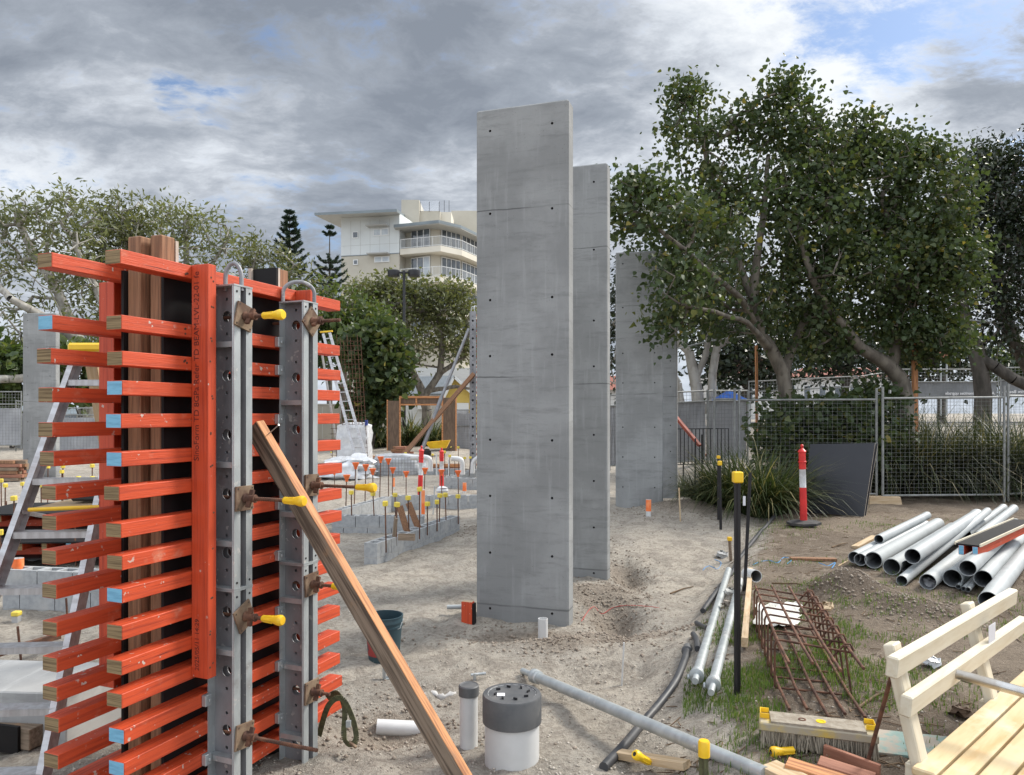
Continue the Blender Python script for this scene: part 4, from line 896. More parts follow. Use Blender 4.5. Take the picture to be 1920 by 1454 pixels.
# timber portal
Y = 31.5; t = thing('timber_portal', 'plywood lined timber portal frame standing before the strappy plants', 'timber frame', on((790 - CX) / FPX * Y, Y)); o_ = Vector(t.location)
def pb(a, b_, c, d, d0, d1, m, nm):
    p, q = P(a, d, Y + d0) - o_, P(b_, c, Y + d1) - o_; M().box((p.x, p.y, p.z), (P(b_, c, Y + d0).x - o_.x, q.y, P(b_, c, Y + d0).z - o_.z)).obj(nm, m, t, bevel=.004)
pb(727, 748, 752, 846, 0, .5, 'plyraw', 'side_panel'); pb(831, 853, 746, 846, 0, .5, 'plyraw', 'side_panel')
pb(748.5, 830.5, 743, 747, 0, .5, 'pine', 'lintel'); pb(748.5, 830.5, 757.5, 760.5, -.0, .5, 'pine', 'lintel'); pb(751, 829, 747.5, 757, .06, .45, 'plyraw', 'lintel_panel')
for a, b_ in ((725, 727), (748.2, 751), (828, 831), (853.5, 856)): pb(a, b_, 746 if a > 740 else 750, 846, -.02, .08, 'pine', 'stud')
pb(779, 782, 747.3, 757.2, -.01, .05, 'pine', 'stud')
# wheelbarrow
Y = 29.0; t = thing('wheelbarrow', 'yellow wheelbarrow parked by the timber portal', 'wheelbarrow', on((820 - CX) / FPX * Y, Y)); o_ = Vector(t.location)
a = [P(797, 830, Y) - o_, P(843, 826, Y) - o_, P(836, 841, Y) - o_, P(806, 842, Y) - o_]
b = M(); outer = a + []; bk = [v + Vector((0, .55, 0)) for v in a]
b.add([a[0], a[1], a[2] + Vector((0, .1, 0)), a[3] + Vector((0, .1, 0)), bk[0], bk[1], bk[2] - Vector((0, .1, 0)), bk[3] - Vector((0, .1, 0))], [(0, 1, 2, 3), (5, 4, 7, 6), (4, 0, 3, 7), (1, 5, 6, 2), (3, 2, 6, 7)])
b.obj('tray', 'yellow', t)
b = M()
for dy in (.1, .45): b.tube([P(796, 847, Y + dy) - o_, P(815, 845, Y + dy) - o_, P(838, 845, Y + dy) - o_, P(850, 838, Y + dy) - o_], .02, 7); b.tube([P(833, 845, Y + dy) - o_, P(834, 858, Y + dy) - o_], .018, 7)
b.obj('frame', 'blackmetal', t, smooth=50)
w_ = P(800, 850, Y + .28) - o_; M().lathe(w_ - Vector((0, .04, 0)), [(.12, 0, 0), (.18, .02, 0), (.18, .06, 0), (.12, .08, 0)], 18, (0, 1, 0)).obj('wheel', 'rubber', t, smooth=40)
# stacks of timber and bricks by the portal
rr = random.Random(9)
def stack(label, px0, px1, ybase, rows, n, m, Yd, hh=.09):
    q = P(px0, ybase, Yd); q.z = float(gz(q.x, q.y)) + .02; Lx = (px1 - px0) / FPX * Yd
    t = thing('timber_stack', label, 'timber stack', q, 0, 'stacked timber')
    for r in range(rows):
        for i in range(n):
            dx = rr.uniform(-.12, .12); y = i * .13
            plank('timber_length', (dx, y, hh / 2 + r * (hh + .012)), (Lx + rr.uniform(-.2, .1), y + rr.uniform(-.02, .02), hh / 2 + r * (hh + .012)), .10, hh, m[(r + i) % len(m)], t)
stack('stack of brown timbers at the left post of the portal', 738, 770, 850, 4, 4, ('stud', 'redwood'), 28.5)
stack('low stack of pale timbers before the portal posts', 693, 745, 852, 1, 3, ('pine', 'pineold'), 28)
stack('stack of weathered timber offcuts at the left photo edge', -30, 38, 915, 6, 4, ('pineold', 'redwood', 'stud'), 21, .085)
stack('long planks lying behind the wheelbarrow', 760, 868, 868, 2, 3, ('redwood', 'pine'), 24)
# far partial formwork with rakers, left of the tallest wall
Y = 24.5; t = thing('wall_formwork', 'distant formwork with a perforated steel soldier beside the tallest wall', 'formwork', on((887 - CX) / FPX * Y, Y)); o_ = Vector(t.location)
H = P(886, 584, Y).z - o_.z; b = plate(.21, H, .12, [(.105, z, .035) for z in np.arange(.25, H - .1, .29)] + [(.105, z + .145, .014) for z in np.arange(.25, H - .3, .29)], 12, .05)
k = P(880.5, 584, Y).x - o_.x; b.v = [(x + k, y, z) for x, y, z in b.v]
b.box((k, .05, 0), (k + .21, .121, H)); b.obj('steel_soldier', ['steel', 'hole'], t)
M().tube(arch((k + .05, .05, H), (k + .16, .05, H), .16), .015, 8).obj('lifting_loop', 'galv', t, smooth=50)
for i in range(30): z = .12 + i * .17; M().box((k + .215, .14, z), (k + 1.3, .24, z + .07)).obj('formwork_beam', 'lvl', t)
M().box((k + .25, .25, 0), (k + 1.3, .27, H - .1)).obj('plywood_panel', 'ply', t)
M().tube([P(879, 617, Y) - o_, P(828, 745, Y - .6) - o_], .05, 10).tube([P(828, 745, Y - .6) - o_, P(792, 842, Y - 1.0) - o_], .065, 10).obj('raking_prop', 'steel', t, smooth=50)
plank('raking_brace', P(888, 702, Y - .1) - o_, P(757, 853, Y - 1.2) - o_, .12, .20, 'stud', t, up=(0, -1, .2))
# pallet fence panel right of the portal
# ------------------------------------------------------------------ near stepladder on the left
t = thing('stepladder', 'aluminium platform stepladder behind the left formwork beams', 'stepladder', (-2.55, 3.9, 0)); o_ = Vector(t.location)
def pt(x, y, z): return Vector((x, y, z)) - o_
LT, LB, RT, RB = pt(-2.56, 4.40, 2.36), pt(-2.86, 3.5, 0), pt(-2.24, 4.42, 2.36), pt(-2.27, 3.55, 0)
for a, b_ in ((LT, LB), (RT, RB)):
    L = (a - b_)
    bm_ = M().bar((0, 0, 0), (L.length, 0, 0), .085, .004).box((0, -.0425, .002), (L.length, -.0385, .03)).box((0, .0385, .002), (L.length, .0425, .03))
    x = L.normalized(); z = Vector((1 if a is LT else -1, 0, 0)); y = z.cross(x).normalized(); z = x.cross(y)
    bm_.obj('stile', 'alu', t, mtx=Matrix.Translation(b_) @ Matrix((x, y, z)).transposed().to_4x4())
for i in range(8):
    k = .11 + i * .117; a, b_ = LB.lerp(LT, k), RB.lerp(RT, k)
    tr = M().box((0, -.045, -.004), ((b_ - a).length, .045, 0)).box((0, -.045, -.034), ((b_ - a).length, -.041, -.0045)).box((0, .041, -.034), ((b_ - a).length, .045, -.0045))
    x = (b_ - a).normalized(); z = Vector((0, 0, 1)); y = z.cross(x).normalized(); z = x.cross(y)
    tr.obj('tread', 'alu', t, mtx=Matrix.Translation(a) @ Matrix((x, y, z)).transposed().to_4x4())
M().box(LT + Vector((-.03, -.06, .0)), RT + Vector((.03, .14, .05))).obj('top_cap', 'yellow', t, bevel=.012)
for a, b_ in ((LT + Vector((.02, .1, 0)), pt(-2.72, 5.55, 0)), (RT + Vector((-.02, .1, 0)), pt(-2.30, 5.6, 0))): plank('rear_leg', a, b_, .035, .07, 'pinelight', t, up=(1, 0, 0))
k = .5
plank('spreader', LB.lerp(LT, .62), pt(-2.63, 4.9, 1.25), .02, .03, 'alu', t, up=(1, 0, 0))
bx = thing('plank', 'pale plywood shelf with a yellow edge lying across the stepladder', 'plank', pt(-2.56, 4.0, 1.47) + o_); 
M().add([(-.02, 0, 0), (.62, .1, .02), (.75, .75, .06), (.1, .75, .045), (-.02, 0, .02), (.62, .1, .04), (.75, .75, .08), (.1, .75, .065)], [(0, 1, 5, 4), (1, 2, 6, 5), (2, 3, 7, 6), (3, 0, 4, 7), (4, 5, 6, 7), (3, 2, 1, 0)]).obj('board', 'pinelight', bx)
M().tube([(-.03, 0, .012), (.62, .09, .03)], .011, 8).obj('edge_guard', 'yellow', bx, smooth=50)
o = thing('tool_case', 'black drill and battery case lying on the plywood shelf', 'tool', Vector((-2.56, 4.0, 1.47)) + Vector((.13, .10, .045)))
M().box((0, 0, 0), (.16, .11, .075)).obj('battery', 'blackmetal', o, bevel=.012); M().box((.165, -.03, -.01), (.33, .13, .095)).obj('case', 'rubber', o, bevel=.012); M().tube([(.19, -.04, .03), (.19, -.05, .07), (.30, -.05, .07), (.30, -.04, .03)], .008, 8).obj('handle', 'blackmetal', o, smooth=50)

# ------------------------------------------------------------------ stacked shutters lying flat on the left, concrete plinth, offcut box, rail
def lying_shutter(label, y0, z, x0, x1, yaw):
    t = thing('lying_shutter', label, 'shutter', (x0, y0, z), yaw, 'formwork panels lying flat'); L = x1 - x0
    n = int(L / .30)
    for i in range(n): M().box((i * .30, 0, .0), (i * .30 + .063, 1.25, .095), 0).obj('formwork_beam', 'lvlv', t, bevel=.002)
    for i in range(0, n): M().box((i * .30 + .001, -.0015, .001), (i * .30 + .062, -.0002, .094)).obj('beam_end', 'endgrain' if i % 4 else 'endblue', t)
    M().box((-.1, -.05, .0955), (L + .1, 1.3, .1125)).obj('plywood_panel', 'ply', t)
    for y in (.25, .95): M().box((-.1, y, -.097), (L + .1, y + .063, -.002)).obj('waler', 'lvl', t, bevel=.002)
    M().box((-.1, -.05, -.115), (L + .1, 1.3, -.098)).obj('plywood_panel', 'ply', t)
for i, (y0, z, lab) in enumerate(((9.6, .22, 'lower'), (10.1, .52, 'upper'))):
    lying_shutter('%s black ply shutter with red beams lying flat behind the stepladder' % lab, y0, z, -7.0 - .3 * i, -4.9 + .05 * i, .10 + .03 * i)
q0 = PZ(-60, 1262, .30); 
b = M().box((-.2, 0, -.4), (1.30, .55, .33)); o = b.obj('concrete_footing', 'concretesm', bevel=.008); o.location = (-3.95, 4.55, 0); o.rotation_euler = (0, 0, -.08); tag(o, 'pale poured concrete footing behind the stepladder feet', 'footing')
o = thing('offcut_crate', 'black ply offcut nailed to pine blocks before the pale footing', 'offcut', on(-3.12, 4.42, .02), -.25)
M().box((0, 0, 0), (.24, .02, .16)).obj('ply_face', 'ply', o); M().box((-.07, -.0, 0), (-.001, .14, .15)).obj('pine_block', 'pinelight', o, bevel=.003); M().box((.0, .021, .02), (.3, .12, .14)).obj('pine_block', 'pineold', o, bevel=.003)
a, b_ = P(-40, 1236, 5.6), P(112, 1192, 6.3)
tag(plank('steel_angle', a, b_, .04, .05, 'rust', None), 'dark rusty steel angle slung on bars behind the stepladder', 'steel angle')
q = G(31, 1166); o = thing('capped_peg', 'stubby grey peg with a worn yellow cap below the orange painted riser', 'peg', q); M().box((-.03, -.03, -.1), (.03, .03, .055)).obj('peg', 'concretesm', o, bevel=.004); M().box((-.036, -.036, .056), (.036, .036, .10)).obj('cap', 'yellow2', o, bevel=.008)
# red timber foot and pipe at the base of the tallest wall
q = G(878, 1168); o = thing('formwork_offcut', 'short red beam offcut standing on end against the tallest wall', 'offcut', q, WA)
M().box((-.06, -.03, -.05), (.05, .035, .20), 0, 0).box((-.06, -.03, .2005), (.05, .035, .205), 1, 1).obj('beam', ['lvlv', 'pinelight'], o, bevel=.003); M().box((.051, -.03, -.05), (.068, .035, .19)).obj('ply_strip', 'ply', o)
q = G(838, 1150); tag(M().lathe((0, 0, 0), [(.022, 0, 0), (.022, .22, 0)], 12, (1, .1, 0)).obj('pipe_offcut', 'pvcgrey', loc=None, smooth=50, mtx=Matrix.Translation(q + Vector((0, 0, .06)))), 'thin grey pipe end poking out beside the red offcut', 'pipe')
# bucket
q = G(720, 1236); o = thing('bucket', 'dark teal plastic bucket with red label scraps behind the brace', 'bucket', q)
b = M().lathe((0, 0, 0), [(.122, 0, 0), (.126, .02, 0), (.146, .27, 0), (.153, .272, 0), (.153, .285, 0), (.147, .287, 0), (.148, .31, 0), (.156, .312, 0), (.156, .325, 0), (.150, .35, 0), (.157, .352, 0), (.157, .362, 0), (.147, .362, 0), (.12, .03, 0), (.001, .03, 0)], 36); b.obj('pail', 'bucket', o, smooth=35)
b = M(); n = 9
for i in range(n):
    a0_, a1_ = -2.9 + i * .16, -2.9 + (i + 1) * .16; z0, z1 = .05, .20 + .03 * math.sin(i * 1.7)
    r = lambda z: .1262 + (.0205) * (z / .25)
    b.quad((math.cos(a0_) * r(z0), math.sin(a0_) * r(z0), z0), (math.cos(a1_) * r(z0), math.sin(a1_) * r(z0), z0), (math.cos(a1_) * r(z1), math.sin(a1_) * r(z1), z1), (math.cos(a0_) * r(z1), math.sin(a0_) * r(z1), z1))
b.obj('label', mat('torn_red_label', (.30, .035, .03), (.02, .05, .06), 9, lo=.45, hi=.55), o, fixn=False)
M().tube([(-.156, 0, .33), (-.14, -.06, .27), (0, -.165, .235), (.14, -.06, .27), (.156, 0, .33)], .004, 6).obj('handle', 'galv', o, smooth=60)
# half pipe, bracket, strap, concrete scrap
q = G(770, 1370); o = tag(M().lathe((0, 0, 0), [(.052, 0, 0), (.052, .40, 0), (.046, .40, 1), (.046, .01, 1)], 18, (1, .12, -.10)).obj('pipe_offcut', ['pvc', 'pvcin'], smooth=40, mtx=Matrix.Translation(G(706, 1368) + Vector((0, 0, .015)))), 'white pipe offcut half sunk in the sand left of the brace', 'pipe')
q = G(722, 1276); o = tag(M().box((0, 0, 0), (.10, .06, .006)).box((0, .0, .0065), (.006, .06, .09)).box((.05, .02, .0065), (.056, .06, .05)).obj('steel_bracket', 'galv', mtx=Matrix.Translation(q) @ Matrix.Rotation(.5, 4, 'Z')), 'small grey steel bracket on the sand below the bucket', 'bracket')
q = G(888, 1276); o = thing('pipe_valve', 'small grey valve fitting poking from the sand behind the slim riser', 'fitting', q)
M().tube([(0, 0, -.05), (.01, 0, .05)], .012, 8).obj('stem', 'galv', o, smooth=50); M().tube([(-.02, 0, .04), (.09, .02, .045)], .011, 8).obj('crossbar', 'galv', o, smooth=50)
b = M(); pts = [P(598, 1380, 4.6), P(615, 1325, 4.45), P(640, 1310, 4.4), P(660, 1345, 4.4), P(668, 1385, 4.35), P(655, 1396, 4.35), P(645, 1380, 4.4), P(646, 1330, 4.45), P(632, 1300, 4.55), P(612, 1310, 4.6)]
o_ = G(640, 1400); vs = []; 
pp = []
for i in range(len(pts) - 1):
    for j in range(10):
        t_ = j / 10; p0_ = pts[max(i - 1, 0)]; p1_ = pts[i]; p2_ = pts[i + 1]; p3_ = pts[min(i + 2, len(pts) - 1)]
        pp.append(.5 * (2 * p1_ + (p2_ - p0_) * t_ + (2 * p0_ - 5 * p1_ + 4 * p2_ - p3_) * t_ ** 2 + (3 * p1_ - p0_ - 3 * p2_ + p3_) * t_ ** 3))
for i in range(len(pp) - 1): b.bar(pp[i], pp[i + 1], .034, .004, up=(.2, 1, .1))
o = thing('harness_strap', 'olive webbing strap with orange tag hanging off the right beam ends', 'strap', o_)
for k_ in range(len(b.v)): b.v[k_] = tuple(Vector(b.v[k_]) - o_)
b.obj('webbing', 'strap', o, fixn=False)
plank('tag_cord', P(656, 1392, 4.34) - o_, P(668, 1402, 4.32) - o_, .02, .012, 'rustplate', o); M().box(P(650, 1362, 4.33) - o_, P(657, 1353, 4.31) - o_).obj('buckle', 'galv', o)
b = M().tube([G(775 + i * 5, 1302 + 3 * math.sin(i * .7)) + Vector((0, 0, -.012)) for i in range(17)], [.022 + .008 * math.sin(i * 1.9) for i in range(17)], 8)
tag(b.jit(.004).obj('concrete_spill', 'mortar', smooth=80), 'rough ridge of spilt concrete on the sand behind the slim riser', 'concrete spill')
# ------------------------------------------------------------------ cream timber bench in the right foreground
bd = Vector((.735, .678, 0)).normalized(); bn_ = Vector((.678, -.735, 0)).normalized()     # along the bench, towards the sitter
B0 = Vector((1.67, 3.23, 0)); gzb = .24
t = thing('park_bench', 'cream painted timber bench with two back rails in the right foreground', 'bench', B0, math.atan2(bd.y, bd.x))
# local: x along the bench, -y towards the sitter, z up
def slat(nm, x0, x1, y, z, th, h, m, tilt=0.0, par=None):
    o = M().box((0, -th / 2, -h / 2), (x1 - x0, th / 2, h / 2)).obj(nm, m, par or t, bevel=.007); o.location = (x0, y, z); o.rotation_euler = (tilt, 0, 0); return o
slat('back_rail', 0, 1.88, .027, .892, .05, .094, 'cream', .10)
slat('back_rail', .045, 1.93, -.012, .722, .05, .094, 'cream', .10)
for i in range(5): slat('seat_slat', .045, 1.95, -.085 - i * .108, .452 - .002 * i, .096, .036, 'creamseat')
def post(x, nm='back_post'):
    a, b_ = Vector((x, .085, .955)), Vector((x, -.095, gzb - .05))
    o = plank(nm, b_, a, .088, .05, 'cream', t, up=(0, 1, 0), bevel=.006); return o
def frame(x):
    post(x)
    plank('seat_bearer', (x, .02, .405), (x, -.55, .395), .05, .075, 'cream', t, bevel=.005)
    plank('front_leg', (x + .001, -.47, .36), (x + .001, -.50, gzb - .06), .05, .085, 'cream', t, up=(0, 1, 0), bevel=.005)
    for z in (.47, .41): M().lathe((x - .046, -.03 + .1 * (z - .47), z - .05), [(.014, 0, 0), (.014, .004, 0), (.008, .006, 0)], 12, (-1, 0, 0)).obj('bolt', 'cream', t, smooth=40)
frame(.155); frame(1.22)
o = M().tube([(.64, -.035, .73), (.645, -.30, .715), (.645, -.52, .705), (.645, -.56, .66), (.645, -.56, .40)], .024, 16).obj('arm_tube', 'stainless', t, smooth=50)
M().box((1.165, -.036, .765), (1.285, -.034, .86)).obj('paper_notice', 'paper', t).rotation_euler = (0.0, 0, 0)
b = Vector((.02, .06, .88)); tb = thing('steel_rod', 'thin rusty rod leaning behind the bench end', 'rod', G(1620, 1440))
q = P(1688, 1207, 3.42) - tb.location; M().tube([(0, 0, -.04), tuple(q)], .010, 10).obj('rod', 'rust', tb, smooth=50)
# ------------------------------------------------------------------ broom head, cap, boards
o = thing('broom_head', 'mortar crusted yellow broom head lying bristles down', 'broom', G(1424, 1398), -.30); g0 = 0
L = .56
M().box((0, 0, .075), (L, .15, .118), 0).obj('body', 'yellowdusty', o, bevel=.006)
b = M(); b.box((.055, .006, .1185), (L - .055, .144, .128)); b.jit(.003).obj('mortar_crust', 'broom', o)
b = M()
for x0 in (.004, L - .05): b.box((x0, .06, .119), (x0 + .046, .065, .145)).box((x0, .14, .119), (x0 + .046, .146, .145)).box((x0 + (.041 if x0 > .1 else 0), .0655, .119), (x0 + (.046 if x0 > .1 else .005), .1395, .145))
b.obj('end_clip', 'yellow', o, bevel=.002)
M().lathe((.30, .075, .1282), [(.024, 0, 0), (.024, .004, 0), (.014, .004, 0), (.012, .001, 0)], 16).obj('socket', 'yellow', o); M().lathe((.21, .075, .1282), [(.020, 0, 0), (.019, .004, 0), (.013, .004, 0), (.011, .0005, 0)], 16).obj('socket', 'rust', o)
b = M(); r_ = random.Random(2)
for i in range(620):
    x = r_.uniform(.01, L - .01); y = r_.choice((r_.uniform(.0, .02), r_.uniform(.0, .15))); dx, dy = r_.gauss(0, .012), -abs(r_.gauss(0.004, .014)) if y < .03 else r_.gauss(0, .008)
    b.bar((x, y + .004, .078), (x + dx, y + dy, -.005 + r_.uniform(0, .015)), .006, .004)
b.obj('bristles', 'bristle', o, fixn=False)['kind'] = 'stuff'
M().box((.012, .016, .01), (L - .012, .136, .074)).obj('bristle_core', 'bristle', o)
def loose_cap(label, p, rot):
    b = M().lathe((0, 0, 0), [(.0155, 0, 0), (.0175, .004, 0), (.0165, .05, 0), (.018, .062, 0), (.024, .085, 0), (.027, .1, 0), (.027, .112, 0), (.021, .122, 0), (.012, .123, 1), (.001, .11, 1)], 18)
    for q in range(6):
        a = PI * q / 3; b.bar((math.cos(a) * .0175, math.sin(a) * .0175, .0), (math.cos(a) * .0185, math.sin(a) * .0185, .064), .005, .004)
    o = b.obj('safety_cap', ['yellow', 'blackmetal'], smooth=40); o.location = p; o.rotation_euler = rot; tag(o, label, 'cap', 'loose yellow caps')
loose_cap('yellow plastic bar cap lying on the dirt before the broom', G(1488, 1418) + Vector((0, 0, .028)), (0, -PI / 2, .15))
loose_cap('yellow plastic bar cap at the bottom edge beside the pale timber', G(1218, 1450) + Vector((0, 0, .06)), (0, -1.0, .5))
def board(label, a, b_, wd, h, m, dz=.0, nm='timber_board', group='loose timber boards', ends=None, roll=0.0, za=None, zb=None):
    p, q = G(*a), G(*b_); p.z += h / 2 + dz if za is None else za; q.z += h / 2 + dz if zb is None else zb
    return tag(plank(nm, p, q, wd, h, m, None, ends=ends, roll=roll), label, 'board', group)
board('pale pine offcut lying across the black hose end', (1160, 1424), (1288, 1446), .07, .04, 'pinelight', .01)
board('pale weathered board below the broom, left of the reddish boards', (1475, 1450), (1600, 1490), .10, .03, 'pine', .03)
board('reddish board, topmost of the pile below the broom', (1535, 1450), (1640, 1484), .10, .022, 'redwood', .045)
board('reddish board standing on edge at the back of the pile', (1545, 1422), (1650, 1462), .022, .07, 'redwood', .0)
board('short split pine piece at the bottom edge by the long prop', (1440, 1450), (1500, 1480), .12, .05, 'pinelight', .0)
p = G(1690, 1405); o = tag(M().box((-.36, -.14, 0), (.36, .14, .012)).obj('fibre_board', 'dryboard', mtx=Matrix.Translation(p + Vector((0.08, 0, .012))) @ Matrix.Rotation(-.28, 4, 'Z') @ Matrix.Rotation(.03, 4, 'X')), 'pale green fibre board lying under the bench, dusted with sand', 'board')
board('cream timber stake lying beside the rusty ligature cage', (1407, 1082), (1396, 1222), .045, .07, 'pinelight', .03, 'timber_stake')
board('dark wet plank lying on the dirt with blue string', (1482, 1050), (1568, 1052), .09, .03, 'stud', .0)
board('small pale splinter of wood before the grey pipe ends', (1572, 1062), (1590, 1052), .015, .008, 'pinelight', .0)
board('flat pine offcut behind the left grey pipe', (1603, 1030), (1640, 1010), .09, .04, 'pinelight', .0)
# ------------------------------------------------------------------ rusty ligature cage on the grass
W0 = Vector((1.64, 4.66, 0)); wv = Vector((.955, -.30, 0)).normalized(); uv = Vector((.225, .974, 0)).normalized()
t = thing('ligature_cage', 'rusty rebar cage with eight stirrups lying on the grass', 'rebar cage', (W0.x, W0.y, .262)); CW, CH = .44, .325
b0 = .03
def cp(u_, w_, z_): return uv * u_ + wv * w_ + Vector((0, 0, z_))
for i in range(8):
    u_ = i * .20; sk = .02 * math.sin(i * 2.1); pts = []
    for c_, (w_, z_) in enumerate(((0, b0), (0, CH), (CW, CH), (CW, b0))):
        if c_ in (0, 3): pts.append(cp(u_ + sk * (c_ == 3), w_, z_))
        else:
            s_ = 1 if c_ == 1 else -1
            pts += [cp(u_, w_, z_ - .04), cp(u_, w_ + .006 * s_, z_ - .018), cp(u_, w_ + .018 * s_, z_ - .005), cp(u_, w_ + .04 * s_, z_)]
    pts.append(cp(u_, CW - .02, b0 - .004)); pts.append(cp(u_, .0, b0 - .004))
    b = M().tube(pts, .0068, 7)
    b.tube([cp(u_ + .012, CW - .10, CH - .075), cp(u_ + .012, CW - .035, CH + .006), cp(u_ + .012, CW - .005, CH + .008), cp(u_ + .012, CW + .008, CH - .02), cp(u_ + .012, CW + .005, CH - .07)], .0068, 7)
    b.obj('stirrup', 'rust', t, smooth=60)
for z_, zo, u0, u1, nn in ((CH - .012, 0, -.34, 1.55, 4), (b0 + .012, 0, -.36, 1.48, 5)):
    for i in range(nn):
        w_ = .02 + (CW - .04) * i / (nn - 1); sl_ = -.01 if z_ < .1 else -.02
        M().tube([cp(u0 + .05 * math.sin(i * 2.3), w_ + .02, z_ + sl_), cp(0, w_, z_), cp(u1 + .04 * math.sin(i), w_, z_)], .0095, 8).obj('long_bar', 'rust', t, smooth=50)
# cloth under it
b = M(); n = 16; gp = []
for j in range(n):
    for i in range(n):
        p = G(1420 + 82 * i / (n - 1) - 6 * j / n + 4 * math.sin(j * 1.3), 1140 + 44 * j / (n - 1) + 3 * math.sin(i * .9)); p.z += .02 + .05 * float(vnoise(i * .5, j * .5, 4)); gp.append(p)
b.add(gp, [(j * n + i, j * n + i + 1, (j + 1) * n + i + 1, (j + 1) * n + i) for j in range(n - 1) for i in range(n - 1)])
tag(b.obj('geotextile', 'fabric', smooth=80), 'crumpled white geotextile under the far end of the rusty cage', 'cloth')
q = G(1413, 1097); o = tag(M().lathe((0, 0, 0), [(.062, 0, 0), (.062, .16, 0), (.062, .22, 0), (.055, .22, 1), (.055, .02, 1)], 18, (.12, -1, .12)).obj('pipe_offcut', ['pvc', 'pvcin'], smooth=40, mtx=Matrix.Translation(q + Vector((0, .22, .06)))), 'short white pipe offcut at the far end of the rusty cage', 'pipe')
# ------------------------------------------------------------------ galvanised props on the ground
def prop(label, a, b_, r, ca, flip=False, pin=True):
    """a: inner-tube end, b_: far end; both photo pixels on the ground"""
    p, q = G(*a), G(*b_); lift = max(float(gz(p.x + (q.x - p.x) * k / 12, p.y + (q.y - p.y) * k / 12)) - (p.z + (q.z - p.z) * k / 12) for k in range(13)); p.z += lift + r * .45; q.z += lift + r * .45; d = (q - p).normalized(); L = (q - p).length
    t = thing('steel_prop', label, 'steel prop', p, 0, 'galvanised props on the ground'); ri = r * .62
    M().tube([(0, 0, 0), tuple(d * (ca + .05))], ri, 16).obj('inner_tube', 'galv', t, smooth=50)
    M().lathe(d * ca, [(r * 1.02, 0, 0), (r * 1.42, .004, 0), (r * 1.42, .03, 0), (r * 1.2, .045, 0), (r * 1.3, .05, 0), (r * 1.3, .075, 0), (r, .08, 0)], 20, d).obj('collar', 'galv', t, smooth=35)
    M().tube([tuple(d * (ca + .07)), tuple(d * L)], r, 18).obj('outer_tube', 'galv', t, smooth=50)
    if pin:
        s_ = d.cross(Vector((0, 0, 1))).normalized(); M().tube([tuple(d * ca * .75 - s_ * .05 - Vector((0, 0, .01))), tuple(d * ca * 1.1 - s_ * .055)], .008, 8).obj('pin', 'galv', t, smooth=50)
prop('long galvanised prop lying across the black hose in the foreground', (980, 1264), (1436, 1462), .036, .17, pin=False)
prop('dull lichen spotted prop lying left of its brighter twin', (1303, 1304), (1366, 1084), .035, .10)
prop('bright galvanised prop lying between its duller twin and the black post', (1333, 1320), (1388, 1102), .034, .13)
# ------------------------------------------------------------------ hose
def hose(label, pts, r, m='poly', fit=None, nm='hose', seg=10):
    P_ = [G(x, y) + Vector((0, 0, r * .8)) for x, y in pts]; pp = []
    for i in range(len(P_) - 1):
        for j in range(6):
            t_ = j / 6; a, b_, c, d = P_[max(i - 1, 0)], P_[i], P_[i + 1], P_[min(i + 2, len(P_) - 1)]
            v = .5 * (2 * b_ + (c - a) * t_ + (2 * a - 5 * b_ + 4 * c - d) * t_ ** 2 + (3 * b_ - a - 3 * c + d) * t_ ** 3); v.z = max(v.z, float(gz(v.x, v.y)) + r * .5); pp.append(v)
    pp.append(P_[-1]); o_ = P_[0]
    t = thing(nm, label, 'hose', o_); M().tube([p - o_ for p in pp], r, seg).obj('pipe', m, t, smooth=60)
    if fit: d = (pp[-1] - pp[-2]).normalized(); M().lathe(pp[-1] - o_ - d * .02, [(r * 1.15, 0, 0), (r * 1.5, .005, 0), (r * 1.5, .04, 0), (r * 1.2, .05, 0), (r * 1.2, .13, 0), (r * .7, .14, 0)], 14, d).obj('coupling', 'pvcdark', t, smooth=35)
hose('thick black poly hose curving under the long galvanised prop', ((1132, 1447), (1168, 1408), (1206, 1362), (1240, 1322), (1268, 1282), (1284, 1242), (1288, 1226)), .028, fit=1)
hose('black poly hose running back past the pickets to the strappy grass', ((1318, 1150), (1345, 1112), (1372, 1078), (1395, 1040), (1418, 1010), (1440, 985), (1458, 962), (1470, 948)), .026)
hose('short kinked length of black hose left of the dull prop', ((1306, 1172), (1316, 1178), (1326, 1182)), .022)
hose('second short black hose stub beside the coupled hose', ((1300, 1194), (1306, 1205), (1308, 1222)), .024)
for lab, pts in (('bright blue string loop trampled into the sand by the capped peg', ((1318, 1070), (1330, 1062), (1345, 1068), (1352, 1056), (1340, 1050))), ('long tangle of bright blue string beside the dark plank', ((1412, 1060), (1440, 1052), (1458, 1056), (1470, 1046), (1484, 1050), (1476, 1058))), ('blue string end right of the dark plank', ((1535, 1056), (1552, 1062), (1566, 1056), (1560, 1066)))):
    hose(lab, pts, .0045, MT.setdefault('bluestring', mat('blue_string', (.08, .30, .60))), nm='string', seg=5)
hose('thin red string trailing out of the pit beside the tallest wall', ((1090, 1166), (1110, 1140), (1128, 1152), (1150, 1140), (1180, 1136), (1215, 1138), (1240, 1142)), .0035, MT.setdefault('redstring', mat('red_string', (.45, .06, .05))), nm='string', seg=5)
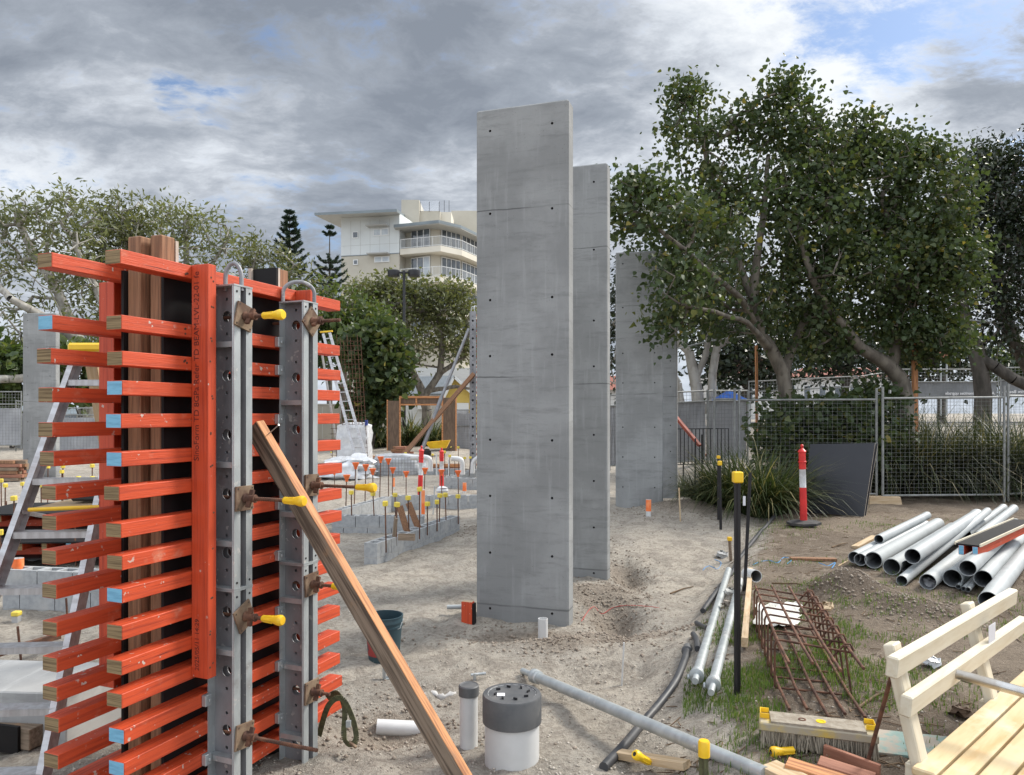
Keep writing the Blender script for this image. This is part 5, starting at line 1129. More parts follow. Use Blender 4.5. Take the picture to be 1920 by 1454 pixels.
# ------------------------------------------------------------------ black pickets with yellow caps
def picket(px, ytop, qx, ybase, r, label, cap=True, tagp=False, m='blackpost', Yf=None, caph=.07):
    q = G(qx, ybase) if Yf is None else on((qx - CX) / FPX * Yf, Yf); top = P(px, ytop, q.y); d = top - q
    t = thing('star_picket', label, 'picket', q, 0, 'black pickets')
    x = d.normalized(); b = M()
    for k in range(3):
        a = k * 2 * PI / 3 + .5; v = Vector((math.cos(a), math.sin(a), 0)); b.bar(v * r * .55 + Vector((0, 0, -.15)), d + v * r * .55, r * 1.15, r * .55, up=(-v.y, v.x, 0))
    b.tube([(0, 0, -.15), tuple(d)], r * .55, 8); b.obj('post', m, t)
    if cap: M().box((-r * 1.55, -r * 1.55, -caph * .6), (r * 1.55, r * 1.55, caph * .4)).xf(Matrix.Translation(d)).obj('safety_cap', 'yellow', t, bevel=r * .35)
    if tagp: M().box((-r * 1.1, -r * 1.35, d.length * .72), (r * .6, -r * 1.3, d.length * .80)).obj('tag', 'paper', t)
    return t
picket(1383, 893, 1383, 1302, .019, 'tallest black picket with a bright yellow cap, beside the props')
picket(1407, 886, 1395, 1108, .015, 'uncapped black picket leaning right beside the tallest picket', False, True)
picket(1349.5, 868, 1352, 993, .019, 'black picket with yellow cap before the strappy grass')
picket(1347, 857, 1347, 975, .017, 'black picket with a faded cap just behind the capped one', caph=.05)
picket(1304, 822, 1303, 908, .014, 'thin bare black picket right of the narrow concrete slice', False, Yf=14.2)
picket(1316, 815, 1317, 895, .014, 'thin bare black picket nearest the strappy grass', False, Yf=14.6)
picket(1281, 845, 1282, 862, .02, 'tiny distant capped picket before the black railing', Yf=21)
picket(1368, 1010, 1372, 1052, .018, 'stumpy timber peg with a tilted yellow cap before the hose', m='pineold', caph=.05)
o = picket(1320, 1398, 1320, 1500, .02, 'olive steel post with a fat yellow cap at the bottom edge', m='strap', cap=False, Yf=3.45)
Mq = P(1320, 1400, 3.45) - o.location; M().lathe(Mq, [(.027, -.045, 0), (.027, .02, 0), (.022, .028, 0), (.001, .029, 0)], 20).obj('safety_cap', 'yellow', o, smooth=40)
for lab, a, b_, w_, m in (('thin white survey peg standing in the middle of the sand', (1165, 1286), (1170, 1205), .018, 'pvc'), ('white survey peg before the mound with the pink top', (1276, 978), (1273, 915), .03, 'pinelight'), ('pale slanted stake on the mound behind the pickets', (1306, 912), (1318, 885), .05, 'pinelight')):
    q = G(*a); tag(plank('survey_peg', q - Vector((0, 0, .05)), P(b_[0], b_[1], q.y), w_, w_ * .6, m), lab, 'peg', 'survey pegs')
# ------------------------------------------------------------------ grey pipe stack
pd_ = Vector((.64, .768, 0)).normalized()
def gpipe(px, py, rpx, L, label, z=None, socket=False, dirv=None, rise=0.0, back=False):
    # size from the photo radius: the depth at which the bore sits z above the ground
    d = (dirv or pd_).normalized() + Vector((0, 0, rise)); d.normalize()
    zc = z; Y = (CAMZ - zc) * FPX / (py - HY); r = rpx / FPX * Y; c = Vector(((px - CX) / FPX * Y, Y, zc))
    b = M(); k = 1.09 if socket else 1.0
    prof = [(r * .93, .02, 1), (r * .93, 0, 0), (r, 0, 0)] if not socket else [(r * .93, .12, 1), (r * 1.0, .10, 1), (r * 1.0, 0, 0), (r * 1.09, 0, 0), (r * 1.09, .10, 0), (r, .125, 0)]
    prof = [(r * .93, L - .02, 1)] + prof
    e = [(r, L - .14, 0), (r * 1.09, L - .12, 0), (r * 1.09, L, 0), (r * .93, L, 0)] if back else [(r, L, 0), (r * .93, L, 0)]
    b.lathe((0, 0, 0), prof + e, 26, d, cap=(False, False))
    o = b.obj('grey_pipe', ['pvcgrey', 'pvcin'], smooth=35, mtx=Matrix.Translation(c))
    return tag(o, label, 'pipe', 'grey pipes stacked on the dirt')
Z = lambda x: 1560 + x / 3.825
Zy = lambda y: 920 + y / 3.825
gpipe(Z(335), Zy(350), 8.3, 2.7, 'short slim grey pipe lying on top at the left of the stack', .50, back=True)
gpipe(Z(160), Zy(480), 11, 3.0, 'leftmost grey pipe of the stack, partly hidden', .385)
gpipe(Z(203), Zy(496), 11.5, 3.3, 'second grey pipe from the left, plain end', .385, back=True)
gpipe(Z(297), Zy(500), 14.3, 3.5, 'socket ended grey pipe third from the left', .395, True)
gpipe(Z(428), Zy(548), 14.3, 3.4, 'socket ended grey pipe below the long upper pipe', .395, True)
gpipe(Z(545), Zy(550), 13, 3.3, 'recessed dark mouthed pipe behind the slanting pipe', .395)
gpipe(Z(578), Zy(472), 14.2, 4.0, 'long grey pipe lying on top of the left group', .56, back=True)
gpipe(Z(500), Zy(648), 10.0, 4.6, 'slim grey pipe slanting forward over the others', .36, dirv=Vector((.66, .75, 0)), rise=.05)
gpipe(Z(687), Zy(655), 14.8, 4.2, 'grey pipe with a crumpled plastic scrap in its mouth', .39)
gpipe(Z(864), Zy(628), 15.2, 3.6, 'socket ended grey pipe under the red channel end', .40, True)
gpipe(Z(973), Zy(558), 14.8, 3.6, 'upper grey pipe right below the red channel', .56)
gpipe(Z(1083), Zy(632), 15.5, 3.9, 'rightmost wide mouthed grey pipe', .42)
gpipe(Z(905), Zy(690), 4.4, 2.6, 'pencil thin grey conduit, left of three', .335); gpipe(Z(945), Zy(706), 4.4, 2.6, 'pencil thin grey conduit, middle of three', .335); gpipe(Z(974), Zy(712), 4.6, 2.6, 'pencil thin grey conduit, right of three', .335)
gpipe(Z(1130), Zy(725), 10, 4.5, 'slim grey pipe at the right reaching behind the bench rail', .36); gpipe(Z(1120), Zy(790), 17, 4.5, 'long grey pipe ending behind the top bench rail', .40)
gpipe(1812, 1002, 8, 3.6, 'slim grey pipe at the back of the stack', .42, back=True); gpipe(1835, 1006, 9, 3.6, 'grey pipe at the back right of the stack', .44, back=True)
# red channel on top of the pipes
q = PZ(1798, 1022, .70); t = thing('formwork_channel', 'ply topped red beam channel with blue ends lying on the pipes', 'formwork', q, math.atan2(.70, .71))
s_ = .9
for y0 in (-.165, -.045): M().box((0, y0, -.095), (2.4, y0 + .05, 0), 0, 1).obj('formwork_beam', ['lvl', 'endblue'], t, bevel=.003)
M().box((-.0, -.185, .0005), (2.4, .025, .014)).obj('plywood_panel', 'ply', t)
for y0 in (-.19, .0255): M().box((-.01, y0, .0), (2.4, y0 + .012, .03)).obj('edge_strip', 'cream', t, bevel=.002)
# plastic scraps
b = M(); 
def scrap(label, px, py, s_, m='plastic', dz=.03):
    q = G(px, py); b = M().lathe((0, 0, 0), [(s_ * .3, 0, 0), (s_, s_ * .2, 0), (s_ * .8, s_ * .7, 0), (s_ * .3, s_, 0)], 9, (random.uniform(-.5, .5), random.uniform(-.5, .5), 1)).jit(s_ * .3)
    tag(b.obj('plastic_scrap', m, loc=None, mtx=Matrix.Translation(q + Vector((0, 0, dz * .3)))), label, 'scrap', 'scraps of rubbish')
scrap('crumpled clear plastic scrap under a grey pipe mouth', 1738, 1100, .07); scrap('crumpled white plastic scrap behind the bench rails', 1744, 1250, .06)
scrap('small white paper scrap between the two props', 1366, 1115, .06, 'fabric'); scrap('curled pale bark scrap right of the rusty cage', 1548, 1143, .06, 'pinelight', .01); scrap('flat brown leaf of cardboard under the bench', 1800, 1345, .06, 'plyraw', .0)
scrap('grey stone by the stumpy capped peg', 1352, 1045, .08, 'concretesm', .0); scrap('pale stone between the props', 1362, 1136, .05, 'stone', .0)
# fallen twigs
for lab, a, b_ in (('long crooked twig on the dirt beside the soil mound', (1448, 1096), (1540, 1104)), ('dry forked twig on the sand left of the props', (1257, 1115), (1300, 1102)), ('pale bark strips by the bench rod', (1610, 1330), (1672, 1300)), ('short twig on the dirt above the blue string', (1560, 1028), (1590, 1020))):
    p, q = G(*a), G(*b_); mid = (p + q) / 2 + Vector((.03, .05, .015)); tag(M().tube([p + Vector((0, 0, .01)), mid, q + Vector((0, 0, .012))], [.010, .008, .004], 6).obj('twig', 'stick', loc=p, smooth=60), lab, 'twig', 'fallen twigs')
# ------------------------------------------------------------------ temporary fence panels
def fence_panel(label, p, q, z0a, z0b, h, wires=True, foot=True, cloth=None, rail2=None, group='temporary fence panels', rw=.0013, text=None, spx=.085, spz=.078, r=.024, post_up=.22):
    """p, q: (x, y) of the two posts; z0: ground there"""
    a, b_ = Vector((p[0], p[1], z0a)), Vector((q[0], q[1], z0b)); d = b_ - a; L = Vector((d.x, d.y, 0)).length; yaw = math.atan2(d.y, d.x); sl = (z0b - z0a)
    t = thing('fence_panel', label, 'fence', a, yaw, group)
    zz = lambda x, z: sl * x / L + z
    for x in (0, L): M().tube([(x, 0, zz(x, -.02)), (x, 0, zz(x, h + post_up))], r, 10).obj('post', 'fencesteel', t, smooth=50)
    for z in [.12, h] + ([rail2] if rail2 else []): M().tube([(0, 0, zz(0, z)), (L, 0, zz(L, z))], r * .9, 10).obj('rail', 'fencesteel', t, smooth=50)
    if wires:
        b = M(); n = int(L / spx)
        for i in range(1, n): x = L * i / n; b.bar((x, .006, zz(x, .12)), (x, .006, zz(x, h)), rw * 2, rw * 2)
        m = int(h / spz)
        for i in range(1, m): z = .12 + (h - .12) * i / m; b.bar((0, -.004, zz(0, z)), (L, -.004, zz(L, z)), rw * 2, rw * 2)
        b.obj('wire_mesh', 'fencesteel', t, fixn=False)
    if cloth:
        z0, z1, m = cloth; nx_, nz_ = 26, 8; b = M(); vs = []
        for j in range(nz_ + 1):
            for i in range(nx_ + 1):
                x = .03 + (L - .06) * i / nx_; z = z0 + (z1 - z0) * j / nz_
                vs.append((x, .035 + .03 * (float(vnoise(i * .6, j * .45, int(abs(p[0]) * 10))) - .5) * 2, zz(x, z + (.03 * (float(vnoise(i * .7, 3, 4)) - .5) if j in (0, nz_) else 0))))
        b.add(vs, [(j * (nx_ + 1) + i, j * (nx_ + 1) + i + 1, (j + 1) * (nx_ + 1) + i + 1, (j + 1) * (nx_ + 1) + i) for j in range(nz_) for i in range(nx_)])
        b.obj('cloth', m, t, smooth=80, fixn=False)
    if foot: M().prism([(-.32, -.12, zz(0, -.06)), (.32, -.12, zz(0, -.06)), (.29, -.10, zz(0, .11)), (-.29, -.10, zz(0, .11))], (0, .22, 0)).obj('foot', 'pinelight', t, bevel=.01)
    if text:
        for body, x, z, sz in text: lettering('lettering', body, sz, 'whitetext', t, Matrix.Translation((x, -.035, zz(x, z))) @ Matrix.Rotation(PI / 2, 4, 'X') @ Matrix.Scale(-1, 4, (1, 0, 0)), .001, True, 'LEFT')
    return t
zf = .33
fence_panel('nearest wire fence panel at the right, before the strappy grass bank', (7.05, 14.2), (9.36, 14.2), zf - .02, zf + .0, 1.97)
fence_panel('wire fence panel behind the dark sheet and leafy shrub', (4.55, 14.95), (6.98, 14.3), zf, zf, 1.93)
fence_panel('end-on fence panel folded back by the tall strappy clump', (4.12, 15.2), (4.46, 14.96), zf, zf, 1.95, foot=False)
fence_panel('fence panel at the far right behind the grass bank', (9.50, 14.3), (11.8, 15.2), zf, zf, 2.0, foot=False)
# panels with shade cloth round the far side
def fp(label, px0, px1, Y0, Y1, ytop0, ytop1, h, **k):
    a, b_ = P(px0, ytop0, Y0), P(px1, ytop1, Y1)
    return fence_panel(label, (a.x, a.y), (b_.x, b_.y), a.z - h, b_.z - h, h, foot=False, post_up=.03, group='far fence panels', rw=.003, spx=.11, spz=.11, **k)
fp('grey cloth covered fence panel right of the narrow concrete slice', 1268, 1326, 20, 20.4, 736, 733, 2.0, cloth=(.1, 1.72, 'shade'), rail2=1.72)
fp('cloth covered fence panel behind the tall strappy clump', 1328, 1402, 20.4, 21, 733, 733, 2.0, cloth=(.1, 1.72, 'shade'), rail2=1.72)
fp('bare topped fence panel behind the leaning tree trunks', 1404, 1606, 25, 25.5, 716, 706, 2.1, rail2=1.75)
fp('fence panel with bare rails left of the printed banner', 1608, 1672, 25.5, 26, 707, 697, 2.1, cloth=(.9, 1.6, 'banner'), rail2=1.6)
fp('fence panel carrying the first length of printed grey banner', 1675, 1872, 26, 26, 693, 693, 2.1, cloth=(1.08, 1.66, 'banner'), rail2=1.66, text=(('Accessible amenities upgrade', 3.50, 1.22, .145),))
fp('fence panel carrying the banner at the right photo edge', 1876, 2040, 26, 25.2, 690, 688, 2.1, cloth=(1.08, 1.66, 'banner'), rail2=1.66, text=(('Woorim Beach -', 1.02, 1.22, .145),))
fp('cloth covered fence panel at the left photo edge behind the timber stack', -60, 40, 27, 27, 735, 735, 2.05, cloth=(.1, 1.45, 'shade'), rail2=1.6)
fp('cloth covered fence panel seen between stepladder and formwork', 108, 186, 27, 27, 765, 766, 1.7, cloth=(.1, 1.35, 'shade'), rail2=1.45)
fp('cloth covered fence panel hidden mostly by the left concrete wall', 30, 112, 27.6, 27.3, 752, 760, 1.85, cloth=(.1, 1.4, 'shade'), rail2=1.5)
fp('grey mesh fence panel beside the timber portal', 856, 892, 33, 33, 769, 769, 1.9, rail2=1.2, cloth=(.05, 1.75, 'shade'))
fp('cloth covered fence panel in the gap between the concrete walls', 1143, 1162, 20, 20, 742, 741, 2.0, cloth=(.1, 1.72, 'shade'), rail2=1.72)
# low black railing
a, b_ = P(1262, 804, 18.6), P(1366, 800, 19.2); t = thing('black_railing', 'low black metal railing behind the narrow concrete slice', 'railing', a - Vector((0, 0, .95)), math.atan2(b_.y - a.y, b_.x - a.x)); L = Vector((b_.x - a.x, b_.y - a.y, 0)).length
for z in (.06, .95): M().box((0, -.015, z - .02), (L, .015, z)).obj('rail', 'blackmetal', t)
b = M()
for i in range(16): b.box((L * i / 15 - .008, -.008, .061), (L * i / 15 + .008, .008, .929))
b.obj('balusters', 'blackmetal', t, fixn=False)
o = plank('raking_brace', P(1268, 783, 17.2), P(1312, 836, 16.6), .09, .06, 'redsteel'); tag(o, 'red oxide brace slanting down from the narrow concrete slice', 'brace')
for i, (x, y) in enumerate(((1283, 850), (1296, 846))): 
    q = P(x - 25, y + 8, 22.5); tag(plank('timber_board', q, q + Vector((.9, .1, 0)), .2, .07, ('pineold', 'redwood')[i]), ('weathered board lying behind the black railing', 'reddish board lying behind the black railing')[i], 'board', 'boards behind the railing')
# dark sheets leaning by the fence
def sheet(label, c, th=.018, m='sheet', dy=0):
    b = M(); v = [Vector(p) for p in c]; n = (v[1] - v[0]).cross(v[3] - v[0]).normalized() * th
    if n.y < 0: n = -n
    b.add(v + [p + n for p in v], [(0, 1, 2, 3)], 0); b.add(v + [p + n for p in v], [(4, 7, 6, 5), (0, 4, 5, 1), (1, 5, 6, 2), (2, 6, 7, 3), (3, 7, 4, 0)], 1)
    o = b.obj('leaning_sheet', [m, 'plyedge'], loc=v[3]); return tag(o, label, 'sheet', 'dark sheets leaning by the fence')
q0, q1 = G(1505, 961), G(1620, 969); k = Vector((0, .25, 0))
sheet('front dark slate sheet leaning behind the black based bollard', (P(1519, 833, q0.y + .36), P(1641, 831, q1.y + .36), q1, q0))
sheet('rear dark sheet peeping out behind the front dark sheet', (P(1524, 832.5, q0.y + .44), P(1646, 832, q1.y + .44), G(1627, 968) + Vector((0, .06, 0)), G(1512, 960) + Vector((0, .06, 0))))
# tall timber stake and pale support cable in the trees
q = on((1717 - CX) / FPX * 16.5, 16.5); tag(plank('timber_stake', q, P(1714, 560, 16.5), .10, .08, 'pine', up=(0, 1, 0)), 'tall brown timber stake standing in front of the right tree trunk', 'stake')
tag(plank('timber_stake', on((1420 - CX) / FPX * 19, 19), P(1418, 648, 19), .06, .05, 'pine', up=(0, 1, 0)), 'thin pale timber stake standing behind the leaning left trunks', 'stake')
M_ = M().tube([P(1268, 655, 17), P(1330, 640, 17), P(1410, 629, 17), P(1470, 634, 17.5), P(1560, 632, 18), P(1700, 612, 19), P(1810, 600, 19.5), P(1925, 610, 20)], .018, 6); tag(M_.obj('cable_conduit', 'pvcgrey', smooth=60), 'pale grey cable slung through the trees behind the fence', 'cable')
# small signs beyond the trees
t = thing('park_sign', 'small brown park sign on two grey posts beyond the banner fence', 'sign', on(P(1770, 700, 30).x, 30)); o_ = Vector(t.location)
for x in (1764, 1775): M().tube([(P(x, 780, 30) - o_), (P(x, 660, 30) - o_)], .035, 8).obj('post', 'galv', t, smooth=50)
a, b_ = P(1760, 671, 29.9) - o_, P(1777, 660, 29.9) - o_; M().box((a.x, a.y, a.z), (b_.x, b_.y + .04, b_.z)).obj('sign_plate', 'redwood', t)

# blue tarpaulin shelter
t = thing('blue_shelter', 'bright blue tarpaulin shelter beyond the cloth covered fence', 'shelter', P(1367, 790, 23)); o_ = Vector(t.location)
b = M(); ap = P(1366, 731, 23.5) - o_; bs = [P(1329, 754, 22.8) - o_, P(1406, 751, 22.8) - o_, P(1404, 750, 24.5) - o_, P(1331, 753, 24.5) - o_]
b.add([ap] + bs, [(0, 1, 2), (0, 2, 3), (0, 3, 4), (0, 4, 1)]); b.obj('canopy', 'tarp', t, smooth=None)
for p in bs: M().tube([p, p - Vector((0, 0, 1.0))], .02, 6).obj('leg', 'galv', t)

# ------------------------------------------------------------------ street light
Y = 36.0; t = thing('street_light', 'black twin headed street light in front of the apartment building', 'street light', on((757.5 - CX) / FPX * Y, Y)); o_ = Vector(t.location)
M().tube([(0, 0, 0), (0, 0, 3.2), P(757.5, 520, Y) - o_], [.095, .085, .06], 12).obj('pole', 'blackmetal', t, smooth=50)
M().tube([P(740, 511.5, Y) - o_, P(776, 511.5, Y) - o_], .05, 8).tube([P(757.5, 520, Y) - o_, P(757.5, 508, Y) - o_], .08, 10).obj('arm', 'blackmetal', t, smooth=50)
for x in (738, 776.5): M().lathe(P(x, 519, Y) - o_, [(.28, 0, 0), (.29, .04, 0), (.29, .28, 0), (.25, .31, 0), (.001, .32, 0)], 22).obj('lamp_head', 'blackmetal', t, smooth=35)

# ------------------------------------------------------------------ apartment building
BY = 82.0
bl = thing('apartment_building', 'cream and grey apartment building with wrap-around balconies and an oversailing roof', 'building', (P(748, 700, BY).x, BY, 0)); o_ = Vector(bl.location)
LA = P(640, 600, 83.0) - o_; LB_ = P(749, 600, 81.4) - o_
fd = Vector((LB_.x - LA.x, LB_.y - LA.y, 0)).normalized(); fn = Vector((fd.y, -fd.x, 0)); FLn = (Vector((LB_.x, LB_.y, 0)) - Vector((LA.x, LA.y, 0))).length
F2 = Matrix((fd, -fn, Vector((0, 0, 1)))).transposed().to_4x4(); FM = Matrix.Translation((LA.x, LA.y, 0)) @ F2     # local: x along the facade, y inwards, z up
zp = lambda py, Y=82.2: CAMZ - (py - HY) / FPX * Y
def bp(nm, m, a, b_, par=bl, bev=0): return M().box(a, b_).obj(nm, m, par, mtx=FM, bevel=bev)
zs0, zs1 = zp(477.5), zp(404)
bp('wall', 'render', (0, 0, -1), (FLn, 9, zs0)); bp('cladding', 'cladding', (-.02, -.02, zs0), (FLn, 9, zs1))
for i in range(1, 6): bp('cladding_joint', 'soffit', (FLn * i / 6 - .015, -.028, zs0 + .02), (FLn * i / 6 + .015, -.0205, zs1 - .5))
bp('cladding_joint', 'soffit', (0, -.0285, zp(459.5)), (FLn, -.021, zp(459)))
bp('cladding_joint', 'roofgrey', (-.03, -.06, zs0 - .08), (FLn, -.0205, zs0))
fx = lambda px: (px - 640.5) / (749 - 640.5) * FLn
def window(px0, px1, y0, y1, hood=None, panes=2, blind=False):
    x0, x1, z0, z1 = fx(px0), fx(px1), zp(y1), zp(y0)
    f = M().box((x0, -.10, z0), (x1, -.03, z1)).obj('window', 'whiteframe', bl, mtx=FM)
    w = (x1 - x0) / panes
    for i in range(panes): M().box((x0 + i * w + .10, -.12, z0 + .10), (x0 + (i + 1) * w - .08, -.1005, z1 - .10)).obj('pane', 'curtain' if blind else 'glass', f)
    if hood: bp('window_hood', 'soffit', (x0 - .55, -.95, z1 + .16), (x1 + .05, -.03, z1 + .28))
window(662, 673, 433, 446, panes=1); window(663.5, 672.5, 486, 496, panes=1)
window(701, 729.5, 430.5, 444, True, 2, True); window(703, 731, 482.5, 493.5, True, 2, True)
# raked oversailing roof
def pw(px, py, Y): return P(px, py, Y) - o_
b = M(); r0, r1, r2, r3 = pw(589.5, 404, 81.0), pw(744, 397.5, 78.5), pw(763, 411, 88), pw(640, 428, 91)
th = Vector((0, 0, .30)); b.add([r0, r1, r2, r3, r0 + th * .9, r1 + th, r2 + th, r3 + th], [(4, 5, 6, 7), (0, 1, 5, 4), (1, 2, 6, 5), (2, 3, 7, 6), (3, 0, 4, 7)], 0); b.add([r0, r1, r2, r3], [(3, 2, 1, 0)], 1)
b.obj('roof', ['roofgrey', 'soffit'], bl)
# balcony block: plan polygon of the slab edge, clockwise from the party wall
pts = [(750, 81.2), (826, 79.4), (866, 81.6), (905, 86.5), (960, 93)]
plan = [Vector((P(px, 0, Y).x - o_.x, Y - o_.y, 0)) for px, Y in pts]
ctr = Vector((8, 16, 0)); inner = [p + (ctr - p).normalized() * 2.1 for p in plan]
wallp = [plan[0] + Vector((.15, 1.6, 0)), plan[1] + Vector((-1.2, 1.6, 0)), plan[1] + Vector((-.2, 1.9, 0)), plan[2] + Vector((-.3, 2.2, 0)), plan[3] + Vector((.0, 2.6, 0)), plan[4] + Vector((0, 3, 0))]
M().prism([plan[0] + Vector((.1, 2.0, -1))] + [w + Vector((0, .1, -1)) for w in wallp[1:]] + [Vector((14, 20, -1)), Vector((0, 14, -1))], (0, 0, zp(418) + 1)).obj('rear_wall', 'render', bl)
for fl, (ys, yt) in enumerate(((460.5, 443.5), (517.5, 496), (575, 555), (632, 612))):
    zt = zp(ys, 79.4); 
    M().prism([p + Vector((0, 0, zt - .62)) for p in plan] + [Vector((14, 20, zt - .62)), Vector((1, 12, zt - .62))], (0, 0, .62)).obj('balcony_slab', 'slabcream', bl)
    rl = bpy.data.objects.new('balcony_railing', None); COL.objects.link(rl); rl.parent = bl; H = 1.05
    top = M(); bal = M()
    for i in range(len(plan) - 1):
        a, b_ = plan[i] + (ctr - plan[i]).normalized() * .12, plan[i + 1] + (ctr - plan[i + 1]).normalized() * .12
        for z in (.12, H): top.bar(a + Vector((0, 0, zt + z)), b_ + Vector((0, 0, zt + z)), .06, .05)
        n = int((b_ - a).length / .16)
        for k in range(n + 1):
            p = a.lerp(b_, k / n); bal.bar(p + Vector((0, 0, zt + .01)), p + Vector((0, 0, zt + H)), .022 if k % 8 else .06, .02)
    top.obj('handrail', 'whiteframe', rl, fixn=False); bal.obj('balusters', 'whiteframe', rl, fixn=False)
    # glass doors set in the recessed wall
    for (a, b_, s0, s1, n) in ((wallp[0], wallp[1], .30, .98, 3), (wallp[2], wallp[3], .04, .96, 4), (wallp[3], wallp[4], .04, .9, 5)):
        p, q = a.lerp(b_, s0), a.lerp(b_, s1); d_ = (q - p) / n; nn = Vector((d_.y, -d_.x, 0)).normalized() * .06
        f = M().bar(p + nn + Vector((0, 0, zt + 1.25)), q + nn + Vector((0, 0, zt + 1.25)), .08, 2.4).obj('glass_door', 'whiteframe', bl)
        for k in range(n):
            M().bar(p + d_ * (k + .09) + nn * 1.9 + Vector((0, 0, zt + 1.25)), p + d_ * (k + .91) + nn * 1.9 + Vector((0, 0, zt + 1.25)), .03, 2.2).obj('pane', 'curtain' if (fl == 1 and k == 2 and n == 3) else 'glass', f)
# upper balcony roof with a thin grey edge
zt = zp(416.5, 79.4); out2 = [p - (ctr - p).normalized() * .75 for p in plan]; out2[0] = plan[0] + Vector((-.6, -.6, 0))
b = M(); b.prism([p + Vector((0, 0, zt - .28)) for p in out2] + [Vector((14, 20, zt - .28)), Vector((.4, 10, zt - .28))], (0, 0, .30)).obj('balcony_roof', 'roofgrey', bl)
M().prism([p + (ctr - p).normalized() * .06 + Vector((0, 0, zt - .36)) for p in out2] + [Vector((13.9, 19.8, zt - .36)), Vector((.5, 9.9, zt - .36))], (0, 0, .075)).obj('balcony_soffit', 'soffit', bl)
# rooftop stair tower, parapet, glass balustrade
def rb(nm, m, px0, px1, y0, y1, Y, d): a, b_ = pw(px0, y1, Y), pw(px1, y0, Y); return M().box((a.x, a.y, a.z), (b_.x, b_.y + d, b_.z)).obj(nm, m, bl)
rb('roof_tower', 'render', 752.5, 786, 375, 420, 86, 5); rb('parapet', 'render', 786.1, 825, 396, 420, 86.5, 6); rb('parapet', 'slabcream', 825.1, 846, 398, 420, 87.5, 8)
rb('roof_tower', 'render', 846.2, 905, 395.5, 440, 92, 6)
b = M()
for x in (788, 805, 823.5): a = pw(x, 397, 86.4); b.bar(a, a + Vector((0, 0, 1.15)), .05, .05)
for x in (833, 842): a = pw(x, 400, 88.5); b.bar(a, a + Vector((0, 0, 1.5)), .05, .05)
b.obj('balustrade_post', 'blackmetal', bl, fixn=False)
gm = bpy.data.materials.new('clear_balustrade_glass'); gm.use_nodes = True; nt = gm.node_tree; pb_ = nt.nodes['Principled BSDF']; tr = nd(nt, 'ShaderNodeBsdfTransparent'); gl = nd(nt, 'ShaderNodeBsdfGlossy', {'Roughness': .05}); mx = nd(nt, 'ShaderNodeMixShader', {0: .12, 1: tr.outputs[0], 2: gl.outputs[0]}); nt.links.new(mx.outputs[0], nt.nodes['Material Output'].inputs[0])
MT['clearglass'] = gm; rb('glass_balustrade', 'clearglass', 788, 823.5, 377, 396, 86.4, .02)

# ------------------------------------------------------------------ low buildings behind the site
Y = 60.0
t = thing('yellow_house', 'low yellow gabled house with a grey sheet roof behind the portal', 'house', on((860 - CX) / FPX * Y, Y)); o_ = Vector(t.location)
pw2 = lambda px, py, Y_: P(px, py, Y_) - o_
M().prism([pw2(829, 858, Y), pw2(829, 752, Y), pw2(851, 708, Y), pw2(905, 752, Y), pw2(905, 858, Y)], (0, 6, 0)).obj('wall', 'yellowwall', t)
b = M(); a, c = pw2(851.5, 705, Y - .4), pw2(905, 755, Y - .4); b.quad(a, c, c + Vector((0, 7, 0)), a + Vector((0, 7, 0))); a2 = pw2(826, 757, Y - .4); b.quad(a, a + Vector((0, 7, 0)), a2 + Vector((0, 7, 0)), a2)
b.v = list(b.v); b.obj('roof', 'corr', t)
for p, q in ((a, c), (a, a2)): plank('barge_board', p + Vector((0, -.05, -.1)), q + Vector((0, -.05, -.1)), .05, .18, 'whiteframe', t)
for z0, z1, m, nm, d in ((858, 756, 'whiteframe', 'door_frame', -.05), (856, 768, 'shade', 'door', -.08)): a_, b_ = pw2(857, z0, Y), pw2(879, z1, Y); M().box((a_.x, d - .02, a_.z), (b_.x, d, b_.z)).obj(nm, m, t)
t = thing('grey_roofed_house', 'white walled house with a grey sheet roof behind the portal', 'house', on((800 - CX) / FPX * 64, 64)); o_ = Vector(t.location); Y = 64
a, b_ = pw2(700, 858, Y), pw2(828, 742, Y); M().box((a.x, a.y, a.z - 1), (b_.x, b_.y + 5, b_.z)).obj('wall', 'whitewall', t)
r = [pw2(764, 741, Y - .5), pw2(838, 741, Y - .5), pw2(852, 707, Y + 5), pw2(770, 709, Y + 5)]; M().prism(r, (0, 0, .12)).obj('roof', 'corr', t)
a, b_ = pw2(755, 712, Y + 6), pw2(905, 690, Y + 6); M().box((a.x, a.y, a.z - 4), (b_.x, b_.y + 4, b_.z)).obj('upper_wall', 'whitewall', t)
a, b_ = pw2(766, 709, Y + 5.9), pw2(784, 698, Y + 5.9); f = M().box((a.x, a.y, a.z), (b_.x, b_.y + .05, b_.z)).obj('window', 'whiteframe', t)
for k in (0, 1): M().box((a.x + .08 + .4 * k, a.y - .03, a.z + .06), (a.x + .4 + .4 * k, a.y - .005, b_.z - .06)).obj('pane', 'glass', f)
a, b_ = pw2(783, 768, Y - .3), pw2(802, 758, Y - .3); M().box((a.x, a.y, a.z), (b_.x, b_.y + .25, b_.z)).obj('air_conditioner', 'whiteframe', t, bevel=.02)
t = thing('beige_wall', 'beige panelled boundary wall behind the far ladder', 'wall', on((700 - CX) / FPX * 44, 44)); o_ = Vector(t.location)
a, b_ = pw2(520, 850, 44), pw2(757, 760, 44); M().box((a.x, a.y, a.z - .5), (b_.x, b_.y + .15, b_.z)).obj('panel', 'beigewall', t)
for i in range(1, 14): x = a.x + (b_.x - a.x) * i / 14; M().box((x - .02, a.y - .012, a.z), (x + .02, a.y - .001, b_.z - .1)).obj('joint', 'render', t)
M().box((a.x, a.y - .03, b_.z + .001), (b_.x, b_.y + .2, b_.z + .08)).obj('coping', 'render', t)
